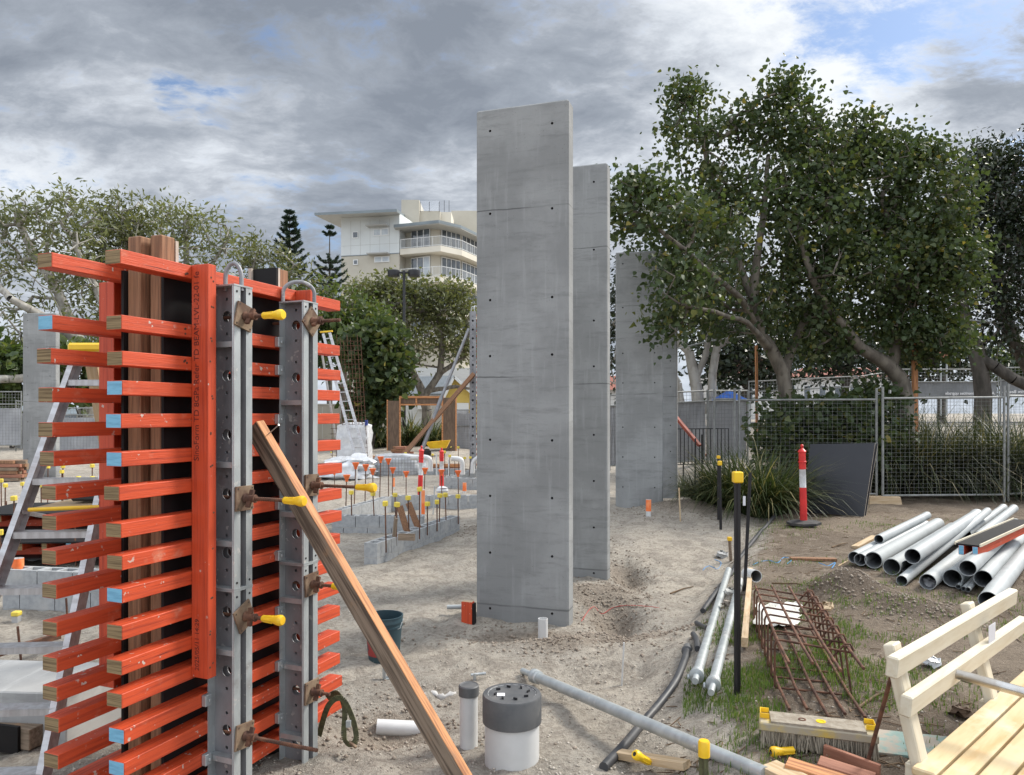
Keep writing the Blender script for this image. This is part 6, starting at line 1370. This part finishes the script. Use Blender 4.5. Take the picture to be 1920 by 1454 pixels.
def far_house(label, px0, px1, yb, ye, yr, Y, wm='whitewall', rm='roofred'):
    t = thing('house', label, 'house', on((px0 + px1) / 2 * 0 + ((px0 + px1) / 2 - CX) / FPX * Y, Y)); o_ = Vector(t.location); q = lambda px, py, Y_: P(px, py, Y_) - o_
    a, b_ = q(px0, yb, Y), q(px1, ye, Y); M().box((a.x, a.y, a.z - 2), (b_.x, b_.y + 6, b_.z)).obj('wall', wm, t)
    k = (px1 - px0) * .04; c = [q(px0 - k, ye + 1, Y - .6), q(px1 + k, ye + 1, Y - .6), q(px1 + k, ye, Y + 6.6), q(px0 - k, ye, Y + 6.6)]; r = [q(px0 + k * 4, yr, Y + 3), q(px1 - k * 4, yr, Y + 3)]
    M().add(c + r, [(0, 1, 5, 4), (1, 2, 5), (2, 3, 4, 5), (3, 0, 4)]).obj('roof', rm, t)
    n = max(2, int((px1 - px0) / 26))
    for i in range(n):
        x0 = px0 + (px1 - px0) * (i + .25) / n; x1 = px0 + (px1 - px0) * (i + .75) / n; p0_, p1_ = q(x0, yb - (yb - ye) * .35, Y - .02), q(x1, ye + (yb - ye) * .2, Y - .02)
        f = M().box((p0_.x, p0_.y - .03, p0_.z), (p1_.x, p0_.y, p1_.z)).obj('window', 'whiteframe', t); M().box((p0_.x + .08, p0_.y - .05, p0_.z + .08), (p1_.x - .08, p0_.y - .0305, p1_.z - .08)).obj('pane', 'glass', f)
far_house('white house with a red tiled roof far behind the pale trunks', 1330, 1450, 780, 700, 668, 62)
far_house('long low white house with a red tiled roof behind the banner fence', 1470, 1700, 790, 706, 690, 66)
far_house('pale house far behind the left trees', -40, 150, 850, 780, 745, 75, 'beigewall', 'roofgrey')
far_house('small white house behind the gap between concrete walls', 1120, 1215, 790, 730, 705, 58)
# road and far lawn
m_ = mat('asphalt', (.055, .056, .06), (.045, .045, .048), 2, rough=.9); MT['asphalt'] = m_
b = M(); xs_ = np.linspace(-60, 60, 61)
for i in range(60):
    a, c = xs_[i], xs_[i + 1]; b.quad((a, 38, gz(a, 38) + .02), (c, 38, gz(c, 38) + .02), (c, 43, gz(c, 43) + .02), (a, 43, gz(a, 43) + .02))
o = b.obj('road', 'asphalt'); tag(o, 'grey asphalt road behind the site fence', 'road', kind='structure')
# parked cars behind the left cloth fence
def car(label, px, Y, col, L=4.3):
    q = on((px - CX) / FPX * Y, Y, .03); t = thing('parked_car', label, 'car', q, .06, 'cars parked behind the fence'); cm = mat(label[:12].replace(' ', '_') + '_paint', col, rough=.3); MT[label] = cm
    M().prism([(0, 0, .32), (0, 0, .78), (.12, 0, .9), (1.0, 0, .98), (1.65, 0, .99), (3.6, 0, .98), (L - .1, 0, .92), (L, 0, .6), (L, 0, .32)], (0, 1.75, 0)).obj('body', label, t, bevel=.06)
    M().prism([(.95, .12, .97), (1.65, .22, 1.46), (3.1, .22, 1.46), (3.75, .12, .97)], (0, 1.5, 0)).obj('cabin', 'glass', t, bevel=.05); M().box((1.65, .25, 1.44), (3.08, 1.5, 1.50)).obj('roof', label, t, bevel=.03)
    for x in (.85, L - .85):
        for y in (-.01, 1.56): M().lathe((x, y, .32), [(.2, 0, 0), (.32, .01, 0), (.32, .2, 0)], 18, (0, 1, 0)).obj('wheel', 'rubber', t, smooth=40)
car('silver hatchback parked behind the cloth fence at the left edge', -25, 39, (.5, .5, .52)); car('white car parked behind the fence between stepladder and formwork', 150, 39.5, (.6, .6, .6)); car('grey car parked far behind the left concrete wall', 62, 40, (.22, .23, .25))
# ------------------------------------------------------------------ trees: limbs grown to leaf clusters placed through the crown
SHAPES = {'broad': (np.array([(0, 0), (.44, .14), (.40, .52), (0, 1.02), (-.40, .52), (-.44, .14)], float), [(0, 1, 2, 3), (0, 3, 4, 5)]),
          'lance': (np.array([(0, 0), (.17, .42), (0, 1.0), (-.17, .42)], float), [(0, 1, 2, 3)]),
          'oval': (np.array([(0, 0), (.27, .45), (0, 1.0), (-.27, .45)], float), [(0, 1, 2, 3)])}
def leaf_cloud(name, pos, axis, size, shape, m, parent, g, up=.5, rnd=None):
    pts, fc = SHAPES[shape]; n = len(pos)
    axis = axis / np.linalg.norm(axis, axis=1, keepdims=True)
    nr = g.standard_normal((n, 3)) * .75 + np.array([0, 0, up]); sd = np.cross(axis, nr); sd /= np.linalg.norm(sd, axis=1, keepdims=True) + 1e-9; nm = np.cross(sd, axis)
    s = size * (.6 + .7 * g.random(n)); u = pts[:, 0]; v = pts[:, 1]
    fold = np.abs(u) * .35 - v * v * .15
    V = pos[:, None] + s[:, None, None] * (sd[:, None] * u[None, :, None] + axis[:, None] * v[None, :, None] + nm[:, None] * fold[None, :, None])
    k = len(pts); F = (np.array(fc)[None] + (np.arange(n) * k)[:, None, None]).reshape(-1, len(fc[0]))
    r = g.random(n) ** 1.0 if rnd is None else rnd
    me = npmesh(name, V.reshape(-1, 3), F, LF[m], {'rnd': np.repeat(r, k)})
    o = bpy.data.objects.new(name, me); COL.objects.link(o); o.parent = parent; return o
def limb_mesh(name, pos, par, rad, m, parent, seg=6, keep=None):
    p1 = np.array(pos); ix = np.array([i for i in range(len(pos)) if par[i] >= 0]); p0 = p1[[par[i] for i in ix]]; p1_ = p1[ix]; r1 = np.array(rad)[ix]; r0 = np.minimum(np.array(rad)[[par[i] for i in ix]], r1 * 1.35)
    d = p1_ - p0; L = np.linalg.norm(d, axis=1, keepdims=True); ok = L[:, 0] > 1e-4; p0, p1_, d, r0, r1, L = p0[ok], p1_[ok], d[ok], r0[ok], r1[ok], L[ok]; d = d / L
    ref = np.where(np.abs(d[:, 2:3]) > .9, np.array([[1., 0, 0]]), np.array([[0, 0, 1.]])); a = np.cross(d, ref); a /= np.linalg.norm(a, axis=1, keepdims=True); b = np.cross(d, a)
    an = np.arange(seg) * 2 * PI / seg; ring = a[:, None] * np.cos(an)[None, :, None] + b[:, None] * np.sin(an)[None, :, None]
    V = np.concatenate([p0[:, None] + ring * r0[:, None, None], p1_[:, None] + d[:, None] * .0 + ring * r1[:, None, None]], 1)
    n = len(p0); k = np.arange(seg); F = np.stack([k, (k + 1) % seg, seg + (k + 1) % seg, seg + k], -1)[None] + (np.arange(n) * 2 * seg)[:, None, None]
    me = npmesh(name, V.reshape(-1, 3), F.reshape(-1, 4), m, None, True); o = bpy.data.objects.new(name, me); COL.objects.link(o); o.parent = parent; return o
def tree(name, label, base, trunks, blobs, leaf, shape, lsize, nleaf, bark, seed, sig=.30, r0=.010, hang=.5, pw=.45, group=None, cat='tree', step=.55, bare=0.0, extra=None, front=0.0, fz=0.0, up=.5, droop=.08):
    """base: root point. trunks: lists of (point, radius). blobs: (centre, (rx, ry, rz), clusters)"""
    g = np.random.default_rng(seed); base = Vector(base); t = thing(name, label, cat, base, 0, group); B = np.array(base)
    pos = [np.array(trunks[0][0][0], float) - B]; par = [-1]; fix = [trunks[0][0][1]]
    for ti, tr in enumerate(trunks):
        last = 0 if ti == 0 else int(np.argmin([np.linalg.norm(p - (np.array(tr[0][0]) - B)) for p in pos]))
        prev = pos[last]; pr = tr[0][1]
        for (q, r) in tr[1:] if ti == 0 else tr:
            q = np.array(q, float) - B; n = max(1, int(np.linalg.norm(q - prev) / .35))
            for i in range(1, n + 1):
                k = i / n; pos.append(prev + (q - prev) * k + g.standard_normal(3) * .012); par.append(last); fix.append(pr + (r - pr) * k); last = len(pos) - 1
            prev = q; pr = r
    C = []
    for c, rr_, n in blobs:
        v = g.standard_normal((n, 3)); v /= np.linalg.norm(v, axis=1, keepdims=True); q = (.30 + .70 * g.random((n, 1)) ** .55)
        C.append(np.array(c) - B + v * q * np.array(rr_))
    C = np.concatenate(C)
    if front: C = C[(g.random(len(C)) > front) | (C[:, 1] > -.2) | (C[:, 2] > fz)]
    core = np.array(pos[len(pos) * 2 // 5:])
    dist = np.min(np.linalg.norm(C[:, None] - core[None], axis=2), axis=1); C = C[np.argsort(dist)]
    A = np.zeros((len(pos) + len(C) * 14, 3)); A[:len(pos)] = pos; skip = len(pos) // 3; n = len(pos); tips = []
    for c in C:
        dd = np.linalg.norm(A[skip:n] - c, axis=1) + .35 * np.maximum(0, A[skip:n, 2] - c[2]); j = int(np.argmin(dd)) + skip; p = A[j].copy(); L = np.linalg.norm(c - p); k = int(min(12, max(1, L / step)))
        last = j; bend = g.standard_normal(3) * .10 * L
        for i in range(1, k + 1):
            f = i / k; A[n] = p + (c - p) * f + bend * math.sin(PI * f) + np.array([0, 0, -droop * L * math.sin(PI * f)]) + g.standard_normal(3) * .03; par.append(last); fix.append(0); last = n; n += 1
        tips.append(last)
    pos = A[:n]; w_ = np.zeros(n)
    for tp in tips: w_[tp] += 1
    for i in range(n - 1, 0, -1): w_[par[i]] += w_[i]
    rad = np.maximum(np.array(fix), r0 * np.maximum(w_, 1) ** pw)
    nt_ = sum(1 for f in fix if f > 0); cap_ = max(f for f in fix) * .8; rad[nt_:] = np.minimum(rad[nt_:], cap_)
    limb_mesh('trunk', pos, par, rad, bark, t)
    tp = pos[tips]; tp = tp[g.random(len(tp)) >= bare]
    cen = np.array([0, 0, 0]) + pos[:nt_].mean(0)
    P_ = np.repeat(tp, nleaf, 0) + g.standard_normal((len(tp) * nleaf, 3)) * sig * np.array([1, 1, .8])
    out_ = P_ - cen; out_ /= np.linalg.norm(out_, axis=1, keepdims=True) + 1e-6
    ax = out_ * .5 + g.standard_normal(P_.shape) * .6 + np.array([0, 0, -hang])
    cl = np.repeat(g.random(len(tp)), nleaf); rn = np.clip(.55 * cl + .45 * g.random(len(P_)), 0, .93); rn[g.random(len(P_)) < .012] = 1.0
    leaf_cloud('crown', P_, ax, lsize, shape, leaf, t, g, up, rn)
    if extra: extra(t, pos, g)
    return t
def E(px, py, Y, rx, ry, n, dy=0.0, rd=None): s = Y / FPX; return (P(px, py, Y + dy), (rx * s, (rd or (rx + ry) / 2) * s, ry * s), n)
def TR(Y, *q): return [(tuple(P(px, py, Y + (dy[0] if dy else 0))), r) for px, py, r, *dy in q]
# --- two big hibiscus trees behind the fence on the right
Y = 15.6
b0 = on(P(1478, 800, Y).x, Y)
tree('hibiscus_tree', 'broad leaved tree with leaning trunks whose branches reach over the concrete walls', b0,
     [[(tuple(b0), .17)] + TR(Y, (1476, 750, .15), (1470, 700, .14), (1449, 660, .13, -.1), (1424, 622, .12, -.2), (1412, 560, .10, -.3), (1420, 480, .08, -.3), (1435, 380, .06, -.2), (1440, 290, .045, 0)),
      TR(Y, (1470, 705, .10), (1490, 640, .09, .2), (1530, 560, .085, .1), (1560, 470, .06, -.2), (1550, 360, .04, -.3)),
      TR(Y, (1424, 622, .09, -.2), (1390, 560, .06, -1.2), (1330, 510, .042, -2.4), (1260, 450, .03, -3.0), (1190, 395, .02, -3.2)),
      TR(Y, (1412, 560, .07, -.3), (1370, 460, .055, 0), (1335, 340, .04, .2), (1310, 230, .03, .2)),
      TR(Y, (1449, 660, .09), (1400, 605, .05, -1.4), (1340, 585, .035, -2.6), (1280, 570, .024, -3.1))],
     [E(1430, 430, Y, 165, 130, 175), E(1300, 245, Y, 50, 90, 32), E(1290, 180, Y, 50, 30, 10), E(1385, 235, Y, 40, 50, 14), E(1475, 225, Y, 75, 68, 56), E(1470, 165, Y, 44, 26, 10), E(1215, 395, Y, 70, 50, 40, -3.0, 60), E(1305, 460, Y, 80, 90, 84, -1.8), E(1258, 550, Y, 58, 50, 46, -3.0, 50), E(1270, 470, Y, 36, 40, 18, -3.0, 50), E(1360, 565, Y, 110, 66, 66, -.6), E(1480, 580, Y, 90, 50, 40), E(1520, 330, Y, 90, 100, 80), E(1345, 350, Y, 62, 60, 30), E(1172, 345, Y, 24, 22, 9, -3.2), E(1268, 622, Y, 28, 34, 12, -2.8), E(1278, 180, Y, 20, 22, 6)],
     'hibiscus', 'broad', .096, 30, 'barkmid', 31, .20, .0080, .55, .42, 'broad leaved trees behind the fence', front=.45, fz=5.0)
Y = 16.2
b0 = on(P(1697, 800, Y).x, Y)
tree('hibiscus_tree', 'broad leaved tree leaning left from the grass bank beside the tall timber stake', b0,
     [[(tuple(b0), .22)] + TR(Y, (1695, 750, .19), (1688, 712, .17), (1670, 692, .155, -.1), (1650, 674, .14, -.2), (1615, 655, .12, -.4), (1560, 590, .09, -.8), (1520, 520, .07, -1.2), (1500, 430, .05, -1.3)),
      TR(Y, (1672, 695, .12), (1680, 640, .10, .1), (1690, 560, .09, 0), (1680, 460, .07, -.2), (1650, 370, .05, -.3)),
      TR(Y, (1690, 560, .07), (1740, 480, .055, -.2), (1770, 400, .04, -.2))],
     [E(1620, 345, Y, 100, 95, 100), E(1740, 400, Y, 80, 100, 95), E(1765, 530, Y, 62, 105, 95), E(1660, 490, Y, 120, 100, 150), E(1570, 510, Y, 90, 100, 76, -.8), E(1640, 600, Y, 120, 46, 62), E(1755, 640, Y, 68, 42, 50), E(1600, 265, Y, 60, 50, 40), E(1690, 290, Y, 48, 36, 22), E(1755, 305, Y, 36, 34, 16), E(1800, 480, Y, 34, 60, 24), E(1530, 640, Y, 80, 40, 40, -.4)],
     'hibiscus', 'broad', .096, 30, 'barkmid', 32, .21, .0080, .55, .42, 'broad leaved trees behind the fence', front=.35, fz=4.4)
# --- dark fig at the far right
Y = 20.0; b0 = on(P(1842, 800, Y).x, Y)
tree('dark_tree', 'near black small leaved tree with thick forking limbs at the right edge', b0,
     [[(tuple(b0), .23)] + TR(Y, (1842, 745, .21), (1838, 700, .20), (1828, 650, .19), (1812, 610, .17), (1800, 540, .13), (1810, 440, .09), (1830, 350, .06)),
      TR(Y, (1832, 668, .15), (1865, 690, .14, -.2), (1900, 712, .13, -.3), (1960, 735, .10, -.4)),
      TR(Y, (1960, 735, .20, .6), (1925, 680, .20, .5), (1895, 630, .19, .4), (1875, 570, .17, .3), (1868, 480, .13, .2), (1890, 380, .08))],
     [E(1830, 390, Y, 70, 110, 150), E(1910, 360, Y, 80, 90, 150), E(1850, 520, Y, 62, 105, 110), E(1925, 500, Y, 70, 110, 130), E(1990, 430, Y, 90, 130, 130), E(1860, 620, Y, 40, 36, 14), E(1920, 620, Y, 40, 60, 14), E(1850, 300, Y, 60, 32, 50)],
     'dark', 'oval', .125, 26, 'barkdark', 33, .26, .010, .6, .43)
# --- pale trunked tree behind the narrow concrete slice
Y = 24.5; b0 = on(P(1312, 775, Y).x, Y)
tree('pale_trunk_tree', 'tree with several pale grey trunks behind the narrow concrete slice', b0,
     [[(tuple(b0), .22)] + TR(Y, (1308, 740, .20), (1300, 700, .18), (1292, 660, .15), (1268, 640, .12), (1240, 600, .09), (1230, 560, .07)),
      TR(Y, (1302, 715, .13), (1322, 670, .11), (1330, 620, .10), (1320, 560, .08), (1300, 500, .05)),
      TR(Y, (1280, 770, .12), (1272, 720, .11), (1255, 690, .10), (1240, 650, .08)),
      TR(Y, (1333, 770, .15), (1336, 700, .14), (1345, 650, .12), (1400, 610, .09), (1470, 590, .07), (1520, 580, .05)), TR(Y, (1400, 610, .07), (1340, 585, .06), (1290, 572, .05), (1265, 560, .04))],
     [E(1300, 520, Y, 110, 70, 70), E(1390, 560, Y, 120, 60, 70), E(1180, 560, Y, 50, 90, 50), E(1340, 610, Y, 80, 30, 24), E(1250, 600, Y, 60, 50, 30), E(1500, 590, Y, 90, 50, 40), E(1150, 640, Y, 20, 90, 24)],
     'dark', 'oval', .17, 24, 'barkpale', 34, .34, .014, .5, .44)
# --- dense bushes beyond the banner fence
for i, (px, py, rx, ry, Yb, sd, lab) in enumerate(((1400, 668, 90, 62, 33, 41, 'dark rounded tree behind the pale trunks'), (1585, 655, 110, 62, 35, 42, 'dark rounded tree behind the long red roofed house'), (1765, 668, 110, 52, 36, 43, 'dark rounded tree behind the printed banner'), (1935, 690, 70, 34, 40, 44, 'low pale green tree at the right edge beyond the banner'))):
    b0 = on(P(px, 780, Yb).x, Yb)
    tree('rounded_tree', lab, b0, [[(tuple(b0), .2)] + TR(Yb, (px, 730, .16), (px + 6, 690, .12), (px, 650, .06))], [E(px, py, Yb, rx, ry, 110), E(px - rx * .4, py - 8, Yb, rx * .5, ry * .7, 40)], 'dark' if i < 3 else 'mid', 'oval', .30, 22, 'barkdark', sd, .55, .02, .4, .44, 'rounded trees beyond the fence')
# --- the tall grey-green trees on the left
def figt(label, Yb, base_px, trunks, blobs, seed, nl=15, m='fig', ls=.34, bare=.06, sig=.42): 
    b0 = on(P(base_px, 800, Yb).x, Yb)
    return tree('fig_tree', label, b0, [[(tuple(b0), trunks[0][0][2])] + TR(Yb, *trunks[0])] + [TR(Yb, *q) for q in trunks[1:]], blobs, m, 'lance', ls, nl, 'barkpale', seed, sig, .020, .35, .46, 'tall grey green trees on the left', step=.8, bare=bare)
Y = 36.0
figt('sprawling tree with pale tangled limbs at the left edge above the distant wall', Y, 150, [((165, 770, .42), (185, 700, .36), (150, 640, .28, -1), (90, 600, .22, -2), (20, 560, .16, -3), (-40, 500, .1)), ((185, 700, .26), (215, 620, .22), (180, 540, .16), (140, 460, .10)), ((150, 640, .20), (110, 550, .15), (60, 470, .10), (30, 410, .06)), ((120, 700, .22, -3), (60, 708, .2, -4), (-30, 712, .18, -5))],
     [E(30, 430, Y, 90, 62, 70), E(120, 415, Y, 72, 50, 56), E(130, 372, Y, 26, 18, 12), E(-40, 470, Y, 80, 90, 50), E(60, 530, Y, 130, 60, 60), E(150, 490, Y, 70, 60, 46), E(30, 620, Y, 110, 60, 60, -1), E(150, 610, Y, 60, 60, 30), E(20, 400, Y, 60, 28, 26)], 51, 11)
Y = 39.0
figt('grey green tree behind the brown formwork studs', Y, 225, [((225, 770, .34), (230, 660, .28), (240, 560, .22), (235, 470, .14), (230, 410, .08)), ((230, 600, .18), (280, 520, .14), (310, 450, .08)), ((235, 590, .16), (200, 500, .12), (190, 430, .08))],
     [E(232, 405, Y, 62, 34, 60), E(210, 450, Y, 66, 50, 60), E(270, 450, Y, 46, 36, 36), E(230, 530, Y, 90, 70, 60), E(200, 620, Y, 80, 80, 50)], 52, 17, 'olive')
Y = 42.0
figt('loose airy tree behind the upright red beam', Y, 360, [((360, 770, .34), (350, 650, .28), (345, 560, .22), (350, 480, .14), (345, 420, .08)), ((345, 560, .16), (395, 500, .12), (430, 445, .06)), ((348, 570, .16), (310, 490, .12), (300, 420, .07)), ((350, 620, .16), (410, 560, .1), (440, 520, .06))],
     [E(330, 425, Y, 44, 36, 40), E(310, 395, Y, 18, 14, 8), E(380, 430, Y, 52, 38, 44), E(425, 455, Y, 26, 34, 16), E(360, 500, Y, 70, 40, 36), E(400, 540, Y, 60, 40, 30), E(340, 600, Y, 80, 60, 40)], 53, 12)
Y = 46.0
figt('smaller leafy tree left of the tallest pine', Y, 490, [((490, 770, .3), (488, 650, .24), (480, 560, .16), (475, 490, .08)), ((488, 600, .14), (530, 530, .1), (550, 500, .06))],
     [E(475, 478, Y, 42, 34, 44), E(525, 500, Y, 42, 34, 36), E(560, 545, Y, 50, 40, 40), E(480, 540, Y, 60, 40, 36), E(520, 620, Y, 80, 60, 50)], 54, 16, 'olive')
# --- rounded olive trees in front of the apartment building
def roundt(label, Yb, bpx, tr, blobs, seed, m='olive', ls=.33, nl=20, shape='oval', sig=.5, bark='barkmid', r0=.018):
    b0 = on(P(bpx, 800, Yb).x, Yb); return tree('round_tree', label, b0, [[(tuple(b0), tr[0][0][2])] + TR(Yb, *tr[0])] + [TR(Yb, *q) for q in tr[1:]], blobs, m, shape, ls, nl, bark, seed, sig, r0, .3, .45, 'rounded trees before the apartment building', step=.8, up=.7)
Y = 50.0
roundt('wide olive green tree with dark gnarled limbs before the apartment balconies', Y, 800, [((800, 770, .36), (790, 730, .3), (770, 690, .24), (745, 640, .16), (730, 590, .1)), ((795, 745, .26), (825, 700, .22), (830, 650, .16), (820, 580, .1)), ((825, 700, .2), (870, 670, .14), (880, 620, .08)), ((790, 735, .2), (855, 725, .14), (890, 730, .08))],
     [E(745, 575, Y, 66, 50, 90), E(690, 600, Y, 50, 60, 50), E(835, 580, Y, 52, 46, 64), E(790, 560, Y, 34, 30, 24), E(800, 640, Y, 90, 46, 70), E(870, 600, Y, 36, 60, 30), E(755, 540, Y, 50, 20, 26), E(840, 548, Y, 34, 18, 18), E(690, 555, Y, 46, 28, 30), E(880, 650, Y, 30, 40, 20)], 61)
Y = 44.0
roundt('bushy green tree with silvery twigs behind the far ladder', Y, 650, [((650, 790, .3), (645, 720, .24), (640, 650, .16), (630, 590, .1)), ((645, 690, .16), (680, 630, .1), (700, 600, .06))],
     [E(640, 600, Y, 62, 50, 80), E(600, 580, Y, 50, 40, 40), E(690, 620, Y, 50, 50, 56), E(620, 650, Y, 60, 46, 50), E(570, 640, Y, 70, 60, 50)], 62, 'mid', .34)
Y = 33.0
roundt('dense broad leaved tree with drooping lower leaves beside the timber portal', Y, 690, [((690, 860, .2), (700, 780, .16), (702, 720, .12), (700, 660, .07))],
     [E(708, 690, Y, 40, 56, 90), E(736, 715, Y, 20, 50, 34), E(696, 765, Y, 26, 26, 34), E(712, 640, Y, 34, 30, 40), E(672, 650, Y, 26, 36, 22)], 63, 'hibiscus', .30, 24, 'broad', .36, 'barkdark')
# --- two norfolk pines
def pine(label, px, ytop, ybase, Yb, seed, wpx, tiers, gap=None):
    g = np.random.default_rng(seed); b0 = on(P(px, 800, Yb).x, Yb); tp = P(px, ytop, Yb); t = thing('norfolk_pine', label, 'tree', b0, 0, 'norfolk pines'); H = tp.z - b0.z
    zb = P(px, ybase, Yb).z - b0.z; pos = [np.array([0, 0, H * i / 30]) for i in range(31)]; par = list(range(-1, 30)); rad = [.30 * (1 - i / 31) + .02 for i in range(31)]; LP = []; LA_ = []
    for k in range(tiers):
        f = k / (tiers - 1)
        if gap and gap[0] < f < gap[1]: continue
        z = zb + (H - zb) * f ** .92 - .1; R = wpx / FPX * Yb * (1 - f) ** .8 + .22; n = 6 if f < .85 else 5; ph = g.random() * 6
        for i in range(n):
            a = ph + 2 * PI * i / n + g.normal() * .1; d = np.array([math.cos(a), math.sin(a), 0]); m_ = 12; r_ = R * g.uniform(.75, 1.1); last = int(max(0, min(30, round(z / H * 30))))
            for j in range(m_ + 1):
                s = j / m_; q = d * r_ * s + np.array([0, 0, z + R * (-.12 * math.sin(s * 2.2) + .42 * s ** 2.2)])
                pos.append(q); par.append(last); rad.append(.06 * (1 - s) + .02); last = len(pos) - 1
                if j > 2:
                    for q_ in range(13):
                        sdv = np.array([-d[1], d[0], 0]) * g.normal() * .8; LP.append(q + g.standard_normal(3) * .05); LA_.append(d * .7 + sdv * .9 + np.array([0, 0, .8 * g.random() + .05]))
    limb_mesh('trunk', pos, par, rad, 'barkdark', t, 4)  # trunk and whorled branches together in one mesh
    leaf_cloud('needles', np.array(LP), np.array(LA_), .30 * wpx / 55 + .08, 'lance', 'pine', t, g, .2)
pine('tallest norfolk pine left of the apartment building', 543, 398, 585, 70, 71, 44, 15)
pine('norfolk pine with a bare gap below its tip beside the apartment wall', 618, 426, 575, 72, 72, 36, 12, (.60, .82))
# ------------------------------------------------------------------ strappy clumps and shrubs
def strappy(label, x, y, n, L, spread_, seed, m='strap', wd=.016, group='strappy leaved clumps', up=1.0):
    g = np.random.default_rng(seed); z0 = float(gz(x, y)); t = None; seg = 5
    a = g.random(n) * 2 * PI; r = np.sqrt(g.random(n)) * spread_ * .35; bx, by = np.cos(a) * r, np.sin(a) * r; a2 = a + g.normal(0, .6, n); l = L * (.55 + .5 * g.random(n)); th0 = (.10 + .55 * g.random(n)); cv = (.5 + 1.5 * g.random(n))
    V = []; s = np.linspace(0, 1, seg)
    px_, pz_ = np.zeros(n), np.zeros(n); px = [px_.copy()]; pz = [pz_.copy()]
    for i in range(1, seg):
        th = th0 + cv * s[i] ** 1.3; px_ = px_ + np.sin(th) * l / (seg - 1); pz_ = pz_ + np.cos(th) * l / (seg - 1) * up; px.append(px_.copy()); pz.append(pz_.copy())
    w_ = wd * np.array([.8, 1, .9, .6, .08])
    for i in range(seg):
        cx_ = bx + np.cos(a2) * px[i]; cy_ = by + np.sin(a2) * px[i]
        for sg in (-1, 1): V.append(np.stack([cx_ - np.sin(a2) * w_[i] * sg, cy_ + np.cos(a2) * w_[i] * sg, np.maximum(pz[i], -.02)], -1))
    V = np.stack(V, 1); F = np.array([(2 * i, 2 * i + 1, 2 * i + 3, 2 * i + 2) for i in range(seg - 1)])[None] + (np.arange(n) * 2 * seg)[:, None, None]
    rn = g.random(n) ** 1.4; rn[g.random(n) < .07] = 1
    me = npmesh('strappy_clump', V.reshape(-1, 3), F.reshape(-1, 4), LF[m], {'rnd': np.repeat(rn, 2 * seg)}); o = bpy.data.objects.new('strappy_clump', me); COL.objects.link(o); o.location = (x, y, z0); tag(o, label, 'plant', group)
for i, (px, Yb, n, L, sp, m, lab) in enumerate(((1428, 12.9, 760, 1.6, 1.1, 'strap', 'biggest bright strappy clump behind the tallest picket'), (1372, 13.3, 520, 1.45, 1.0, 'strap', 'strappy clump left of the biggest one, behind the capped pickets'), (1446, 13.8, 380, 1.0, 1.0, 'strap', 'strappy clump between the biggest one and the striped bollard'), (1332, 14.0, 240, .95, .9, 'strap', 'low strappy clump nearest the narrow concrete slice'), (1290, 16.2, 160, .7, .7, 'strap', 'small brownish strappy tuft at the foot of the concrete slice'),
     (1655, 16.0, 798, 2.20, 1.3, 'strapshade', 'dark strappy clump behind the near fence post'), (1725, 15.8, 874, 2.25, 1.3, 'strapshade', 'dark strappy clump at the foot of the tall timber stake'), (1795, 15.9, 874, 2.25, 1.3, 'strapshade', 'dark strappy clump in the middle of the nearest fence panel'), (1858, 15.7, 874, 2.25, 1.3, 'strapshade', 'dark strappy clump behind the right fence post'), (1925, 15.4, 874, 2.35, 1.3, 'strapshade', 'dark strappy clump at the right photo edge'), (1690, 17.8, 646, 2.30, 1.3, 'strap', 'lighter strappy clump behind the right leaning trunk'), (1770, 18.0, 646, 2.30, 1.3, 'strap', 'lighter strappy clump left of the dark tree trunk'), (1900, 18.0, 646, 2.30, 1.3, 'strap', 'lighter strappy clump right of the dark tree trunk'), (1600, 17.0, 510, 2.00, 1.2, 'strapshade', 'dark strappy clump behind the leafy shrub'),
     (700, 34.0, 260, 1.7, 1.6, 'strap', 'strappy clump left of the timber portal'), (770, 35.0, 260, 2.0, 1.6, 'strap', 'strappy clump inside the portal, left'), (808, 35.5, 260, 1.9, 1.6, 'strap', 'strappy clump inside the portal, right'), (668, 35.0, 220, 1.5, 1.6, 'strapshade', 'strappy clump behind the rebar cage'))):
    strappy(lab, (px - CX) / FPX * Yb, Yb, int(n * 1.25), L, sp, 80 + i, m, .011 if Yb < 20 else .03)
def shrub(label, px, py, Yb, rx, ry, n, seed, m='hibiscus', ls=.13, nl=18):
    b0 = on(P(px, 900, Yb).x, Yb); top = P(px, py - ry * .5, Yb)
    tree('leafy_shrub', label, b0, [[(tuple(b0), .05), (tuple(b0.lerp(top, .5) + Vector((.1, 0, 0))), .04), (tuple(top), .02)], [(tuple(b0 + Vector((.3, 0, .1))), .04), (tuple(b0.lerp(top, .6) + Vector((-.4, .1, 0))), .03)]], [E(px, py, Yb, rx, ry, n)], m, 'broad', ls, nl, 'barkdark', seed, .2, .006, .5, .42, 'leafy shrubs', cat='shrub')
shrub('leafy dark shrub behind the fence, left of the dark sheet', 1490, 830, 15.6, 75, 85, 120, 91); shrub('leafy dark shrub behind the dark sheet', 1585, 820, 15.5, 70, 90, 130, 92); shrub('leafy shrub left of the near fence post', 1640, 800, 15.7, 45, 90, 70, 93)
shrub('bushy green shrub behind the left fence panels', 20, 700, 33, 70, 70, 90, 94, 'mid', .3, 20); shrub('bushy green shrub between the distant wall and the formwork', 150, 700, 33.5, 70, 60, 70, 95, 'mid', .3, 20)
